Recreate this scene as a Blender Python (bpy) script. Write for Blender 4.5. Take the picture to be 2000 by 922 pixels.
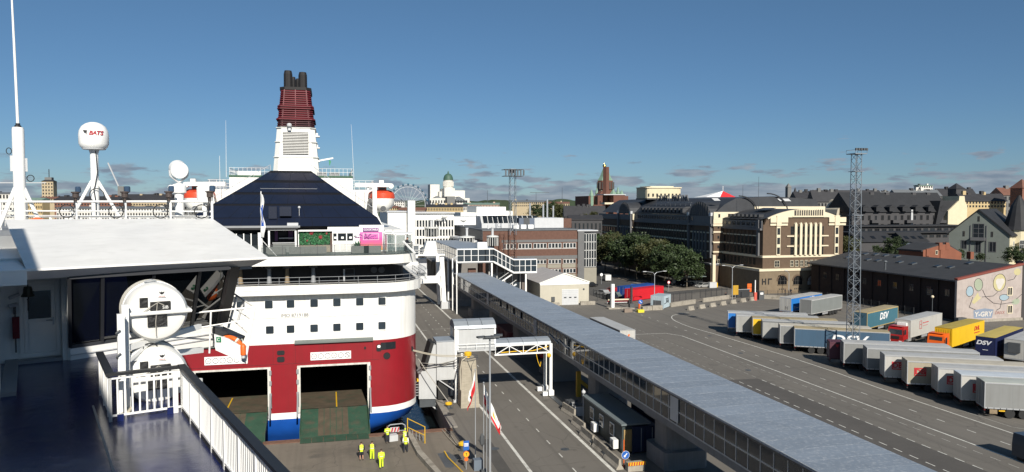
import bpy,bmesh,math,random
from mathutils import Vector,Matrix,noise
random.seed(7)
SC=bpy.context.scene
for o in list(bpy.data.objects):
 bpy.data.objects.remove(o,do_unlink=True)
COL=SC.collection
PI=math.pi
R=math.radians
# ------------------------------------------------------------------ camera
# world axes: x across the quay, y along the quay away from the camera, z up; the quay surface is z = 0
CAM_Z=23.5
FPX=1430.0
PITCH=math.atan(61/FPX)
YAW=math.atan(.25)
cam_data=bpy.data.cameras.new('camera')
cam=bpy.data.objects.new('camera',cam_data)
COL.objects.link(cam)
cam.location=(0,0,CAM_Z)
cam.rotation_euler=(PI/2-PITCH,0,-YAW)
cam_data.sensor_width=36
cam_data.lens=36*FPX/2000
cam_data.clip_start=.1
cam_data.clip_end=30000
SC.camera=cam
# ------------------------------------------------------------------ light, sky, exposure
SUN_EL=32
s_dir=Vector((.05,-1,0)).normalized()*math.cos(R(SUN_EL))+Vector((0,0,math.sin(R(SUN_EL))))
sun_data=bpy.data.lights.new('sun','SUN')
sun_data.energy=5.0
sun_data.angle=R(.5)
sun_data.color=(1,.94,.84)
sun=bpy.data.objects.new('sun',sun_data)
COL.objects.link(sun)
sun.rotation_euler=s_dir.to_track_quat('Z','Y').to_euler()
world=bpy.data.worlds.new('World')
SC.world=world
world.use_nodes=True
def build_sky():
 nt=world.node_tree
 N,L=nt.nodes,nt.links
 N.clear()
 out=N.new('ShaderNodeOutputWorld')
 bg=N.new('ShaderNodeBackground')
 bg.inputs['Strength'].default_value=.070
 sky=N.new('ShaderNodeTexSky')
 sky.sky_type='NISHITA'
 sky.sun_disc=False
 sky.sun_elevation=R(SUN_EL)
 sky.sun_rotation=math.atan2(s_dir.x,s_dir.y)
 sky.air_density=.8
 sky.dust_density=.15
 sky.ozone_density=4.0
 # low bank of small grey clouds all the way round the horizon
 tc=N.new('ShaderNodeTexCoord')
 sep=N.new('ShaderNodeSeparateXYZ')
 L.new(tc.outputs['Generated'],sep.inputs[0])
 def math_node(op,a,b=None):
  m=N.new('ShaderNodeMath')
  m.operation=op
  for i,x in enumerate((a,b)):
   if x is None:
    continue
   if isinstance(x,(int,float)):
    m.inputs[i].default_value=x
   else:
    L.new(x,m.inputs[i])
  return m.outputs[0]
 az=math_node('ARCTAN2',sep.outputs[0],sep.outputs[1])
 el=math_node('ARCSINE',sep.outputs[2])
 comb=N.new('ShaderNodeCombineXYZ')
 L.new(math_node('MULTIPLY',az,14.0),comb.inputs[0])
 L.new(math_node('MULTIPLY',el,62.0),comb.inputs[1])
 nz=N.new('ShaderNodeTexNoise')
 nz.inputs['Scale'].default_value=1.25
 nz.inputs['Detail'].default_value=6
 nz.inputs['Roughness'].default_value=.55
 L.new(comb.outputs[0],nz.inputs['Vector'])
 # cover falls with height above the horizon
 cov=N.new('ShaderNodeMapRange')
 cov.inputs['From Min'].default_value=0
 cov.inputs['From Max'].default_value=.10
 cov.inputs['To Min'].default_value=.185
 cov.inputs['To Max'].default_value=-.26
 L.new(el,cov.inputs['Value'])
 dens=math_node('ADD',nz.outputs['Fac'],cov.outputs[0])
 mask=N.new('ShaderNodeMapRange')
 mask.interpolation_type='SMOOTHSTEP'
 mask.inputs['From Min'].default_value=.50
 mask.inputs['From Max'].default_value=.62
 mask.inputs['To Max'].default_value=.88
 L.new(dens,mask.inputs['Value'])
 nz2=N.new('ShaderNodeTexNoise')
 nz2.inputs['Scale'].default_value=2.1
 nz2.inputs['Detail'].default_value=4
 L.new(comb.outputs[0],nz2.inputs['Vector'])
 ramp=N.new('ShaderNodeValToRGB')
 ramp.color_ramp.elements[0].position=.35
 ramp.color_ramp.elements[0].color=(2.3,2.9,3.8,1)
 ramp.color_ramp.elements[1].position=.68
 ramp.color_ramp.elements[1].color=(4.0,4.5,5.2,1)
 L.new(nz2.outputs['Fac'],ramp.inputs[0])
 hsv=N.new('ShaderNodeHueSaturation')
 hsv.inputs['Saturation'].default_value=1.02
 hsv.inputs['Value'].default_value=1.0
 L.new(sky.outputs[0],hsv.inputs['Color'])
 # clear autumn air: the band over the horizon is only a little paler than the zenith
 dim=N.new('ShaderNodeMapRange')
 dim.inputs['From Min'].default_value=0
 dim.inputs['From Max'].default_value=.55
 dim.inputs['To Min'].default_value=0
 dim.inputs['To Max'].default_value=1.0
 L.new(el,dim.inputs['Value'])
 dmul=N.new('ShaderNodeMixRGB')
 dmul.blend_type='MULTIPLY'
 dmul.inputs[0].default_value=1
 L.new(hsv.outputs[0],dmul.inputs[1])
 tint=N.new('ShaderNodeMixRGB')
 tint.inputs[1].default_value=(.50,.61,.72,1)
 tint.inputs[2].default_value=(.94,1.07,.95,1)
 L.new(dim.outputs[0],tint.inputs[0])
 L.new(tint.outputs[0],dmul.inputs[2])
 mix=N.new('ShaderNodeMixRGB')
 L.new(mask.outputs[0],mix.inputs[0])
 L.new(dmul.outputs[0],mix.inputs[1])
 L.new(ramp.outputs[0],mix.inputs[2])
 L.new(mix.outputs[0],bg.inputs['Color'])
 L.new(bg.outputs[0],out.inputs[0])
build_sky()
SC.view_settings.view_transform='Standard'
SC.view_settings.look='None'
SC.view_settings.exposure=.27
SC.view_settings.gamma=1
SC.cycles.max_bounces=6
SC.cycles.glossy_bounces=3
SC.cycles.transmission_bounces=4
SC.cycles.transparent_max_bounces=8
SC.cycles.use_denoising=True
# ------------------------------------------------------------------ survey helpers: a sight line from the quay survey to a plane of the place
_L=math.hypot(.25,1)
_c,_s=1/_L,.25/_L
def ray(u,v):
 y=461-v
 X,Y,Z=u-1000,FPX*math.cos(PITCH)+y*math.sin(PITCH),y*math.cos(PITCH)-FPX*math.sin(PITCH)
 return(_c*X+_s*Y,-_s*X+_c*Y,Z)
def zp(u,v,z=0):
 d=ray(u,v)
 t=(z-CAM_Z)/d[2]
 return(d[0]*t,d[1]*t,z)
def rp(u,v,r):
 d=ray(u,v)
 t=r/d[1]
 return(d[0]*t,r,CAM_Z+d[2]*t)
def npl(u,v,n):
 d=ray(u,v)
 t=n/d[0]
 return(n,d[1]*t,CAM_Z+d[2]*t)
def dp(u,v,D):
 d=ray(u,v)
 t=D/FPX
 return(d[0]*t,d[1]*t,CAM_Z+d[2]*t)
 # ------------------------------------------------------------------ materials
MATS={}
def mat(name,col,rough=.6,metal=0.0,var=.10,scale=.6,bump=0.0,bscale=20,spec=.5,dirt=None,emit=None,alpha=None,trans=0,streak=0,stretch=None,coat=0,island=0):
 """Principled material; var = soft colour variation, dirt = (colour, amount, scale), streak = vertical weather streaks,
    stretch = xyz scale of the variation."""
 if name in MATS:
  return MATS[name]
 m=bpy.data.materials.new(name)
 m.use_nodes=True
 nt=m.node_tree
 N,L=nt.nodes,nt.links
 b=N['Principled BSDF']
 b.inputs['Roughness'].default_value=rough
 b.inputs['Metallic'].default_value=metal
 b.inputs['Specular IOR Level'].default_value=spec
 if coat:
  b.inputs['Coat Weight'].default_value=coat
 geo=N.new('ShaderNodeNewGeometry')
 vec=geo.outputs['Position']
 if stretch:
  mp=N.new('ShaderNodeMapping')
  mp.inputs['Scale'].default_value=stretch
  L.new(vec,mp.inputs['Vector'])
  vec=mp.outputs[0]
 cur=None
 c4=(*col,1)
 if var>0:
  nz=N.new('ShaderNodeTexNoise')
  nz.inputs['Scale'].default_value=scale
  nz.inputs['Detail'].default_value=5
  nz.inputs['Roughness'].default_value=.6
  L.new(vec,nz.inputs['Vector'])
  mr=N.new('ShaderNodeMapRange')
  mr.inputs['From Min'].default_value=.25
  mr.inputs['From Max'].default_value=.75
  mr.inputs['To Min'].default_value=1-var
  mr.inputs['To Max'].default_value=1+var
  L.new(nz.outputs['Fac'],mr.inputs['Value'])
  mul=N.new('ShaderNodeMixRGB')
  mul.blend_type='MULTIPLY'
  mul.inputs[0].default_value=1
  mul.inputs[1].default_value=c4
  L.new(mr.outputs[0],mul.inputs[2])
  cur=mul.outputs[0]
 if island:
  isl=N.new('ShaderNodeObjectInfo')
  mr=N.new('ShaderNodeMapRange')
  mr.inputs['To Min'].default_value=1-island
  mr.inputs['To Max'].default_value=1+island
  L.new(isl.outputs['Random'],mr.inputs['Value'])
  mul=N.new('ShaderNodeMixRGB')
  mul.blend_type='MULTIPLY'
  mul.inputs[0].default_value=1
  mul.inputs[1].default_value=c4
  if cur is not None:
   L.new(cur,mul.inputs[1])
  L.new(mr.outputs[0],mul.inputs[2])
  cur=mul.outputs[0]
 if streak:
  mp=N.new('ShaderNodeMapping')
  mp.inputs['Scale'].default_value=(2.2,2.2,.12)
  L.new(geo.outputs['Position'],mp.inputs['Vector'])
  nz=N.new('ShaderNodeTexNoise')
  nz.inputs['Scale'].default_value=1.6
  nz.inputs['Detail'].default_value=4
  L.new(mp.outputs[0],nz.inputs['Vector'])
  mr=N.new('ShaderNodeMapRange')
  mr.inputs['From Min'].default_value=.45
  mr.inputs['From Max'].default_value=.8
  mr.inputs['To Min'].default_value=0
  mr.inputs['To Max'].default_value=streak
  L.new(nz.outputs['Fac'],mr.inputs['Value'])
  mx=N.new('ShaderNodeMixRGB')
  mx.inputs[1].default_value=c4
  if cur is not None:
   L.new(cur,mx.inputs[1])
  mx.inputs[2].default_value=(col[0]*.35+.03,col[1]*.32+.02,col[2]*.3+.012,1)
  L.new(mr.outputs[0],mx.inputs[0])
  cur=mx.outputs[0]
 if dirt:
  dc,amt,dsc=dirt
  nz=N.new('ShaderNodeTexNoise')
  nz.inputs['Scale'].default_value=dsc
  nz.inputs['Detail'].default_value=8
  nz.inputs['Roughness'].default_value=.65
  L.new(vec,nz.inputs['Vector'])
  mr=N.new('ShaderNodeMapRange')
  mr.interpolation_type='SMOOTHSTEP'
  mr.inputs['From Min'].default_value=.48
  mr.inputs['From Max'].default_value=.68
  mr.inputs['To Max'].default_value=amt
  L.new(nz.outputs['Fac'],mr.inputs['Value'])
  mx=N.new('ShaderNodeMixRGB')
  mx.inputs[1].default_value=c4
  if cur is not None:
   L.new(cur,mx.inputs[1])
  mx.inputs[2].default_value=(*dc,1)
  L.new(mr.outputs[0],mx.inputs[0])
  cur=mx.outputs[0]
 if cur is not None:
  L.new(cur,b.inputs['Base Color'])
 else:
  b.inputs['Base Color'].default_value=c4
 if bump:
  nz=N.new('ShaderNodeTexNoise')
  nz.inputs['Scale'].default_value=bscale
  nz.inputs['Detail'].default_value=4
  L.new(vec,nz.inputs['Vector'])
  bp=N.new('ShaderNodeBump')
  bp.inputs['Strength'].default_value=bump
  bp.inputs['Distance'].default_value=.05
  L.new(nz.outputs['Fac'],bp.inputs['Height'])
  L.new(bp.outputs[0],b.inputs['Normal'])
 if trans:
  b.inputs['Transmission Weight'].default_value=trans
  b.inputs['IOR'].default_value=1.1
 if alpha is not None:
  b.inputs['Alpha'].default_value=alpha
 if emit:
  b.inputs['Emission Color'].default_value=(*emit[0],1)
  b.inputs['Emission Strength'].default_value=emit[1]
 MATS[name]=m
 return m
WHITE=mat('white_paint',(.78,.78,.76),.45,var=.05,scale=.5,streak=.10)
SHIPWHITE=mat('ship_white',(.80,.79,.76),.4,var=.05,scale=.35,streak=.13)
CLEANWHITE=mat('clean_white',(.82,.82,.80),.4,var=.03)
ROOFWHITE=mat('roof_white',(.84,.83,.80),.5,var=.07,scale=.9,dirt=((.70,.69,.65),.4,1.4))
CREAM=mat('cream',(.66,.60,.47),.6,var=.07)
LGREY=mat('light_grey_panel',(.50,.51,.52),.5,var=.06,scale=.8,streak=.12)
MGREY=mat('mid_grey',(.25,.26,.27),.6,var=.1)
DGREY=mat('dark_grey',(.07,.075,.08),.6,var=.15)
BLACK=mat('black',(.012,.012,.014),.55,var=.2)
STEEL=mat('galvanised_steel',(.42,.44,.46),.45,metal=.4,var=.1)
DSTEEL=mat('dark_steel',(.09,.10,.11),.5,metal=.3,var=.2)
RUBBER=mat('rubber',(.02,.02,.02),.8,var=.2)
GLASS=mat('window_glass',(.018,.022,.026),.08,var=.3,scale=.3,spec=.7)
GLASSB=mat('blue_window_glass',(.03,.04,.05),.06,var=.3,scale=.3,spec=.9)
GLASSG=mat('greenish_glass',(.14,.20,.20),.08,var=.2,spec=.7,alpha=.45)
CLEAR=mat('clear_glass',(.10,.13,.13),.05,var=0,spec=.6,alpha=.30)
CONC=mat('concrete',(.33,.30,.25),.85,var=.15,scale=1.2,bump=.3,bscale=9,dirt=((.16,.14,.11),.6,.9),streak=.3)
CONCD=mat('bridge_concrete',(.20,.20,.20),.85,var=.15,scale=.8,bump=.2,bscale=8,streak=.3)
YELLOW=mat('yellow_paint',(.70,.42,.02),.5,var=.1)
ORANGE=mat('orange_plastic',(.75,.14,.02),.45,var=.08)
REDP=mat('red_paint',(.42,.02,.03),.45,var=.08,streak=.1)
BLUEP=mat('blue_paint',(.02,.11,.42),.45,var=.08)
GREENP=mat('green_paint',(.03,.22,.10),.5,var=.1)
HIVIS=mat('hi_vis_yellow',(.62,.80,.03),.7,var=.08,scale=6)
REFLECT=mat('reflective_tape',(.78,.80,.70),.5,var=.05)
SKIN=mat('skin',(.50,.28,.19),.6,var=.05)
NAVYCLOTH=mat('dark_cloth',(.02,.022,.03),.85,var=.15,scale=8)
HAIR=mat('hair',(.05,.03,.02),.8,var=.2,scale=20)
TIMBER=mat('weathered_timber',(.24,.18,.11),.8,var=.25,scale=3)
BRICKRED=mat('red_brick',(.125,.064,.046),.85,var=.18,scale=1.6,bump=.3,bscale=14,streak=.12)
SLATE=mat('roof_felt',(.034,.036,.040),.8,var=.2,scale=.5,streak=.2)
# ------------------------------------------------------------------ mesh building
class MB:
 def __init__(s):
  s.v,s.f,s.m=[],[],[]
 def quad(s,*p,m=0):
  i=len(s.v)
  s.v+=[tuple(q)for q in p]
  s.f.append(tuple(range(i,i+len(p))))
  s.m.append(m)
  return s
 def raw(s,vs,fs,m=0):
  i=len(s.v)
  s.v+=[tuple(q)for q in vs]
  for f in fs:
   s.f.append(tuple(i+k for k in f))
   s.m.append(m)
  return s
 def box(s,x0,x1,y0,y1,z0,z1,m=0):
  vs=[(x0,y0,z0),(x1,y0,z0),(x1,y1,z0),(x0,y1,z0),(x0,y0,z1),(x1,y0,z1),(x1,y1,z1),(x0,y1,z1)]
  return s.raw(vs,[(0,3,2,1),(4,5,6,7),(0,1,5,4),(1,2,6,5),(2,3,7,6),(3,0,4,7)],m)
 def obox(s,c,dx,dy,dz,rz=0,m=0):
  ca,sa=math.cos(rz),math.sin(rz)
  vs=[]
  for z in(-dz/2,dz/2):
   for x,y in((-dx/2,-dy/2),(dx/2,-dy/2),(dx/2,dy/2),(-dx/2,dy/2)):
    vs.append((c[0]+x*ca-y*sa,c[1]+x*sa+y*ca,c[2]+z))
  return s.raw(vs,[(0,3,2,1),(4,5,6,7),(0,1,5,4),(1,2,6,5),(2,3,7,6),(3,0,4,7)],m)
 def prism(s,pts,a,b,axis='z',m=0):
  """polygon pts (2d) extruded from a to b along an axis: z -> (x,y), y -> (x,z), x -> (y,z)"""
  n=len(pts)
  def mk(p,h):
   return(p[0],p[1],h)if axis=='z' else((p[0],h,p[1])if axis=='y' else(h,p[0],p[1]))
  vs=[mk(p,a)for p in pts]+[mk(p,b)for p in pts]
  fs=[tuple(range(n-1,-1,-1)),tuple(range(n,2*n))]
  fs+=[(i,(i+1)%n,n+(i+1)%n,n+i)for i in range(n)]
  return s.raw(vs,fs,m)
 def tube(s,p0,p1,r,n=6,r1=None,m=0,caps=True):
  p0,p1=Vector(p0),Vector(p1)
  d=p1-p0
  if d.length<1e-6:
   return s
  d.normalize()
  a=d.orthogonal().normalized()
  b=d.cross(a)
  r1=r if r1 is None else r1
  vs=[]
  for p,rr in((p0,r),(p1,r1)):
   for k in range(n):
    t=2*PI*k/n
    vs.append(p+a*(rr*math.cos(t))+b*(rr*math.sin(t)))
  fs=[(k,(k+1)%n,n+(k+1)%n,n+k)for k in range(n)]
  if caps:
   fs+=[tuple(range(n-1,-1,-1)),tuple(range(n,2*n))]
  return s.raw(vs,fs,m)
 def path(s,pts,r,n=6,m=0):
  for a,b in zip(pts[:-1],pts[1:]):
   s.tube(a,b,r,n,m=m)
  return s
 def beam(s,p0,p1,w,h,m=0):
  p0,p1=Vector(p0),Vector(p1)
  d=(p1-p0)
  if d.length<1e-6:
   return s
  d.normalize()
  up=Vector((0,0,1))if abs(d.z)<.95 else Vector((1,0,0))
  a=d.cross(up).normalized()*(w/2)
  b=a.cross(d).normalized()*(h/2)
  vs=[p+x+y for p in(p0,p1)for x,y in((-a,-b),(a,-b),(a,b),(-a,b))]
  return s.raw(vs,[(0,3,2,1),(4,5,6,7),(0,1,5,4),(1,2,6,5),(2,3,7,6),(3,0,4,7)],m)
 def lathe(s,prof,n=16,c=(0,0,0),m=0,ax='z'):
  """prof: (radius, height) pairs"""
  vs=[]
  for r,h in prof:
   for k in range(n):
    t=2*PI*k/n
    x,y=r*math.cos(t),r*math.sin(t)
    if ax=='z':
     vs.append((c[0]+x,c[1]+y,c[2]+h))
    elif ax=='y':
     vs.append((c[0]+x,c[1]+h,c[2]+y))
    else:
     vs.append((c[0]+h,c[1]+x,c[2]+y))
  fs=[]
  for j in range(len(prof)-1):
   for k in range(n):
    fs.append((j*n+k,j*n+(k+1)%n,(j+1)*n+(k+1)%n,(j+1)*n+k))
  fs.append(tuple(range(n-1,-1,-1)))
  q=(len(prof)-1)*n
  fs.append(tuple(range(q,q+n)))
  return s.raw(vs,fs,m)
 def ball(s,c,rx,ry=None,rz=None,nu=12,nv=8,m=0):
  ry=ry or rx
  rz=rz or rx
  vs,fs=[],[]
  for j in range(nv+1):
   p=PI*j/nv
   for k in range(nu):
    t=2*PI*k/nu
    vs.append((c[0]+rx*math.sin(p)*math.cos(t),c[1]+ry*math.sin(p)*math.sin(t),c[2]-rz*math.cos(p)))
  for j in range(nv):
   for k in range(nu):
    fs.append((j*nu+k,j*nu+(k+1)%nu,(j+1)*nu+(k+1)%nu,(j+1)*nu+k))
  return s.raw(vs,fs,m)
 def loft(s,rings,closed=True,caps=True,m=0):
  n=len(rings[0])
  vs=[p for r in rings for p in r]
  fs=[]
  for j in range(len(rings)-1):
   for k in range(n if closed else n-1):
    fs.append((j*n+k,j*n+(k+1)%n,(j+1)*n+(k+1)%n,(j+1)*n+k))
  if caps and closed:
   fs+=[tuple(range(n-1,-1,-1)),tuple(range((len(rings)-1)*n,len(rings)*n))]
  return s.raw(vs,fs,m)
 def mesh(s,name,mats,off=(0,0,0),smooth=False):
  me=bpy.data.meshes.new(name)
  if off!=(0,0,0):
   vv=[(v[0]-off[0],v[1]-off[1],v[2]-off[2])for v in s.v]
  else:
   vv=s.v
  me.from_pydata(vv,[],s.f)
  mats=mats if isinstance(mats,(list,tuple))else[mats]
  for mm in mats:
   me.materials.append(mm)
  if len(mats)>1:
   me.polygons.foreach_set('material_index',s.m)
  bm=bmesh.new()
  bm.from_mesh(me)
  if smooth:
   bmesh.ops.remove_doubles(bm,verts=bm.verts,dist=1e-4)
  bmesh.ops.recalc_face_normals(bm,faces=bm.faces)
  bm.to_mesh(me)
  bm.free()
  if smooth:
   me.polygons.foreach_set('use_smooth',[True]*len(me.polygons))
   if smooth!='all':
    me.set_sharp_from_angle(angle=R(40))
  me.update()
  return me
 def build(s,name,mats,parent=None,smooth=False):
  off=FR.get(parent.name,(0,0,0))if parent else(0,0,0)
  me=s.mesh(name,mats,off,smooth)
  return inst(name,me,parent)
FR={}
def inst(name,me,parent=None,loc=(0,0,0),rz=0,world=False):
 o=bpy.data.objects.new(name,me)
 COL.objects.link(o)
 if parent:
  o.parent=parent
  off=FR.get(parent.name)
  if off:
   FR[o.name]=off
   if world:
    loc=(loc[0]-off[0],loc[1]-off[1],loc[2]-off[2])
 o.location=loc
 o.rotation_euler=(0,0,rz)
 return o
def tag(o,label,cat,group=None,kind=None):
 o['label']=label
 if cat:
  o['category']=cat
 if group:
  o['group']=group
 if kind:
  o['kind']=kind
 return o
def thing(name,label,cat,loc=(0,0,0),rz=0,group=None,world=False):
 o=bpy.data.objects.new(name,None)
 COL.objects.link(o)
 o.empty_display_size=.2
 o.location=loc
 o.rotation_euler=(0,0,rz)
 tag(o,label,cat,group)
 if world:
  FR[o.name]=tuple(loc)
 return o
def struct(o,label=None):
 o['kind']='structure'
 if label:
  o['label']=label
 return o
KIDS={}
def copy_tree(o,parent=None,loc=None,rz=None,label=None,group=None):
 c=o.copy()
 COL.objects.link(c)
 if parent:
  c.parent=parent
 for ch in list(o.children):
  copy_tree(ch,c)
 if loc is not None:
  c.location=loc
 if rz is not None:
  c.rotation_euler=(0,0,rz)
 if label:
  c['label']=label
 if group:
  c['group']=group
 return c
TEXTS={}
def text_mesh(txt,size,ext=.004,shear=0,bold=0,sx=1):
 key=(txt,size,ext,shear,bold,sx)
 if key in TEXTS:
  return TEXTS[key]
 cu=bpy.data.curves.new('lettering','FONT')
 cu.body=txt
 cu.size=size
 cu.extrude=ext
 cu.offset=bold
 cu.shear=shear
 cu.align_x='CENTER'
 cu.align_y='CENTER'
 cu.resolution_u=3
 ob=bpy.data.objects.new('lettering',cu)
 COL.objects.link(ob)
 dg=bpy.context.evaluated_depsgraph_get()
 me=bpy.data.meshes.new_from_object(ob.evaluated_get(dg))
 bpy.data.objects.remove(ob,do_unlink=True)
 for v in me.vertices:
  x,y,z=v.co
  v.co=(x*sx,-z,y)
 me.update()
 TEXTS[key]=me
 return me
def letter(txt,size,parent,loc,rz,m,name='lettering',world=False,ext=.006,shear=0,bold=0,sx=1):
 me=text_mesh(txt,size,ext,shear,bold,sx).copy()
 me.materials.clear()
 me.materials.append(m)
 return inst(name,me,parent,loc,rz,world)
 # ================================================================== GROUND, WATER, QUAY
ASPH=mat('asphalt',(.152,.139,.121),.9,var=.16,scale=.12,bump=.35,bscale=6,dirt=((.112,.103,.091),.6,.06))
ASPH_NEW=mat('asphalt_new',(.085,.078,.071),.9,var=.18,scale=.25,bump=.35,bscale=6)
APRON=mat('apron_concrete',(.175,.15,.118),.9,var=.14,scale=.2,bump=.3,bscale=5,dirt=((.075,.066,.053),.6,.11))
MARK=mat('road_marking',(.62,.61,.56),.8,var=.18,scale=1.5,dirt=((.20,.19,.17),.55,1.1))
MARKW=mat('worn_road_marking',(.34,.33,.30),.85,var=.3,scale=2,dirt=((.12,.11,.10),.8,1.6))
CITYG=mat('city_ground',(.065,.063,.055),.95,var=.3,scale=.01)
WATER=mat('harbour_water',(.006,.010,.012),.08,var=.3,scale=.05,bump=.5,bscale=1.2,spec=.5)
RUST=mat('rusty_steel',(.16,.085,.055),.85,var=.3,scale=1.5)
PATCH=mat('asphalt_repair',(.075,.07,.064),.9,var=.2)
KERB=mat('kerb_stone',(.25,.23,.20),.85,var=.2,scale=2)
def cracks(m,sc,amt):
 nt=m.node_tree;N,L=nt.nodes,nt.links
 b=N['Principled BSDF'];src=b.inputs['Base Color'].links[0].from_socket
 geo=N.new('ShaderNodeNewGeometry')
 wv=N.new('ShaderNodeTexNoise');wv.inputs['Scale'].default_value=.6;L.new(geo.outputs['Position'],wv.inputs['Vector'])
 ad=N.new('ShaderNodeVectorMath');ad.operation='ADD';L.new(geo.outputs['Position'],ad.inputs[0]);L.new(wv.outputs['Color'],ad.inputs[1])
 vo=N.new('ShaderNodeTexVoronoi');vo.feature='DISTANCE_TO_EDGE';vo.inputs['Scale'].default_value=sc;L.new(ad.outputs[0],vo.inputs['Vector'])
 mr=N.new('ShaderNodeMapRange');mr.inputs['From Max'].default_value=.008;mr.inputs['To Min'].default_value=amt;mr.inputs['To Max'].default_value=0;L.new(vo.outputs['Distance'],mr.inputs['Value'])
 # long faint tyre bands down the lanes
 mp=N.new('ShaderNodeMapping');mp.inputs['Scale'].default_value=(1.3,.012,1);L.new(geo.outputs['Position'],mp.inputs['Vector'])
 nz=N.new('ShaderNodeTexNoise');nz.inputs['Scale'].default_value=1;nz.inputs['Detail'].default_value=3;L.new(mp.outputs[0],nz.inputs['Vector'])
 m2=N.new('ShaderNodeMapRange');m2.inputs['From Min'].default_value=.5;m2.inputs['From Max'].default_value=.75;m2.inputs['To Max'].default_value=.45;L.new(nz.outputs['Fac'],m2.inputs['Value'])
 n3=N.new('ShaderNodeTexNoise');n3.inputs['Scale'].default_value=.45;n3.inputs['Detail'].default_value=6;L.new(geo.outputs['Position'],n3.inputs['Vector'])
 m3=N.new('ShaderNodeMapRange');m3.inputs['From Min'].default_value=.63;m3.inputs['From Max'].default_value=.72;m3.inputs['To Max'].default_value=.55;L.new(n3.outputs['Fac'],m3.inputs['Value'])
 m4=N.new('ShaderNodeMath');m4.operation='MAXIMUM';L.new(m3.outputs[0],m4.inputs[0]);L.new(m2.outputs[0],m4.inputs[1])
 mx=N.new('ShaderNodeMath');mx.operation='MAXIMUM';L.new(mr.outputs[0],mx.inputs[0]);L.new(m4.outputs[0],mx.inputs[1])
 mix=N.new('ShaderNodeMixRGB');L.new(mx.outputs[0],mix.inputs[0]);L.new(src,mix.inputs[1]);mix.inputs[2].default_value=(.072,.066,.059,1);L.new(mix.outputs[0],b.inputs['Base Color'])
cracks(ASPH,.11,.55);cracks(APRON,.16,.6);cracks(ASPH_NEW,.05,.3)
g=MB()
g.quad((12.3,-80,0),(900,-80,0),(900,330,0),(12.3,330,0))
g.quad((12.3,75.4,0),(12.3,330,0),(12.3,330,-4),(12.3,75.4,-4),m=2)
g.quad((-3000,330,-.01),(9000,330,-.01),(9000,14000,-.01),(-9000,14000,-.01),m=1)
g.quad((900,-80,0),(9000,-2000,0),(9000,330,0),(900,330,0),m=1)
g.quad((-3000,330,-.01),(12.3,330,-.01),(12.3,330,-4),(-3000,330,-4),m=2)
struct(g.build('ground',[ASPH,CITYG,CONC]))
g=MB()
g.quad((-90,30,0),(12.3,30,0),(12.3,75.4,0),(-90,75.4,0))
g.quad((-90,75.4,0),(12.3,75.4,0),(12.3,75.4,-4),(-90,75.4,-4),m=1)
g.quad((-90,30,0),(12.3,30,0),(12.3,30,-4),(-90,30,-4),m=1)
struct(g.build('quay_apron',[APRON,CONC]))
struct(MB().quad((-6000,-900,-2.5),(900,-900,-2.5),(900,340,-2.5),(-6000,340,-2.5)).build('water',WATER))
struct(MB().quad((49.6,-40,.004),(56.0,-40,.004),(56.1,87.2,.004),(49.6,87.6,.004)).build('asphalt_patch',ASPH_NEW))
# painted lane markings
def strip(mb,pts,w,z=.008):
 for(a,b)in zip(pts[:-1],pts[1:]):
  d=Vector((b[0]-a[0],b[1]-a[1]))
  if d.length<1e-4:
   continue
  d.normalize()
  n=Vector((-d.y,d.x))*(w/2)
  e=d*.01
  mb.quad((a[0]-e.x+n.x,a[1]-e.y+n.y,z),(b[0]+e.x+n.x,b[1]+e.y+n.y,z),(b[0]+e.x-n.x,b[1]+e.y-n.y,z),(a[0]-e.x-n.x,a[1]-e.y-n.y,z))
def marking(mb,m=None,nm='road_marking'):
 return struct(mb.build(nm,m or MARK))
mb=MB();strip(mb,[(17.05,-20),(17.0,75),(16.35,125),(16.3,325)],.30);marking(mb)
mb=MB();strip(mb,[(24.15,-20),(24.2,325)],.34);marking(mb)
dash=MB();dash.quad((-.06,-.55,0),(.06,-.55,0),(.06,.55,0),(-.06,.55,0))
dash_me=dash.mesh('lane_dash',MARK)
dashw_me=dash.mesh('worn_lane_dash',MARKW)
for k in range(44):
 struct(inst('lane_dash',dash_me,None,(20.88+random.uniform(-.02,.02),45+k*3.93,.008)))
pa=[(75.77,144.5),(73.6,143.9),(72.0,142.9),(70.6,141.7),(69.4,139.9),(68.4,137.4),(67.8,134.9),(67.3,130.8),(67.2,126.8),(67.9,119.5),(68.4,108.6),(68.8,99.1),(68.8,88),(68.3,79.7),(68.1,73.3),(68.05,62.5),(68,58),(68,0)]
mb=MB();strip(mb,pa,.17);marking(mb)
mb=MB();strip(mb,[(34.5,122.7),(54.1,122.6),(59.6,122.3),(61.2,119.2),(61.25,95),(61.15,64),(61.1,0)],.19);marking(mb)
mb=MB();strip(mb,[(69.95,70),(69.9,61.4),(70.6,60.5),(74,59)],.12);marking(mb,MARKW)
for k in range(26):
 struct(inst('lane_dash',dash_me,None,(64.5,49.5+k*3.93,.008)))
for k in range(28):
 struct(inst('worn_lane_dash',dashw_me,None,(59.6,52.1+k*1.87,.008)))
 struct(inst('worn_lane_dash',dashw_me,None,(52.7,88+k*1.93,.008)))
for k in range(22):
 struct(inst('lane_dash',dash_me,None,(56.15,44.8+k*1.95,.012)))
 struct(inst('lane_dash',dash_me,None,(52.68,44.5+k*1.96,.012)))
 struct(inst('worn_lane_dash',dashw_me,None,(56.25,88.4+k*1.9,.008)))
mb=MB()
for a,b in(((84,156),(110,142)),((80,151),(104,138)),((93,118),(112,127.5)),((93,113),(112,122)),((88,108.5),(94,111))):
 strip(mb,[a,b],.12)
marking(mb,MARKW)
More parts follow.
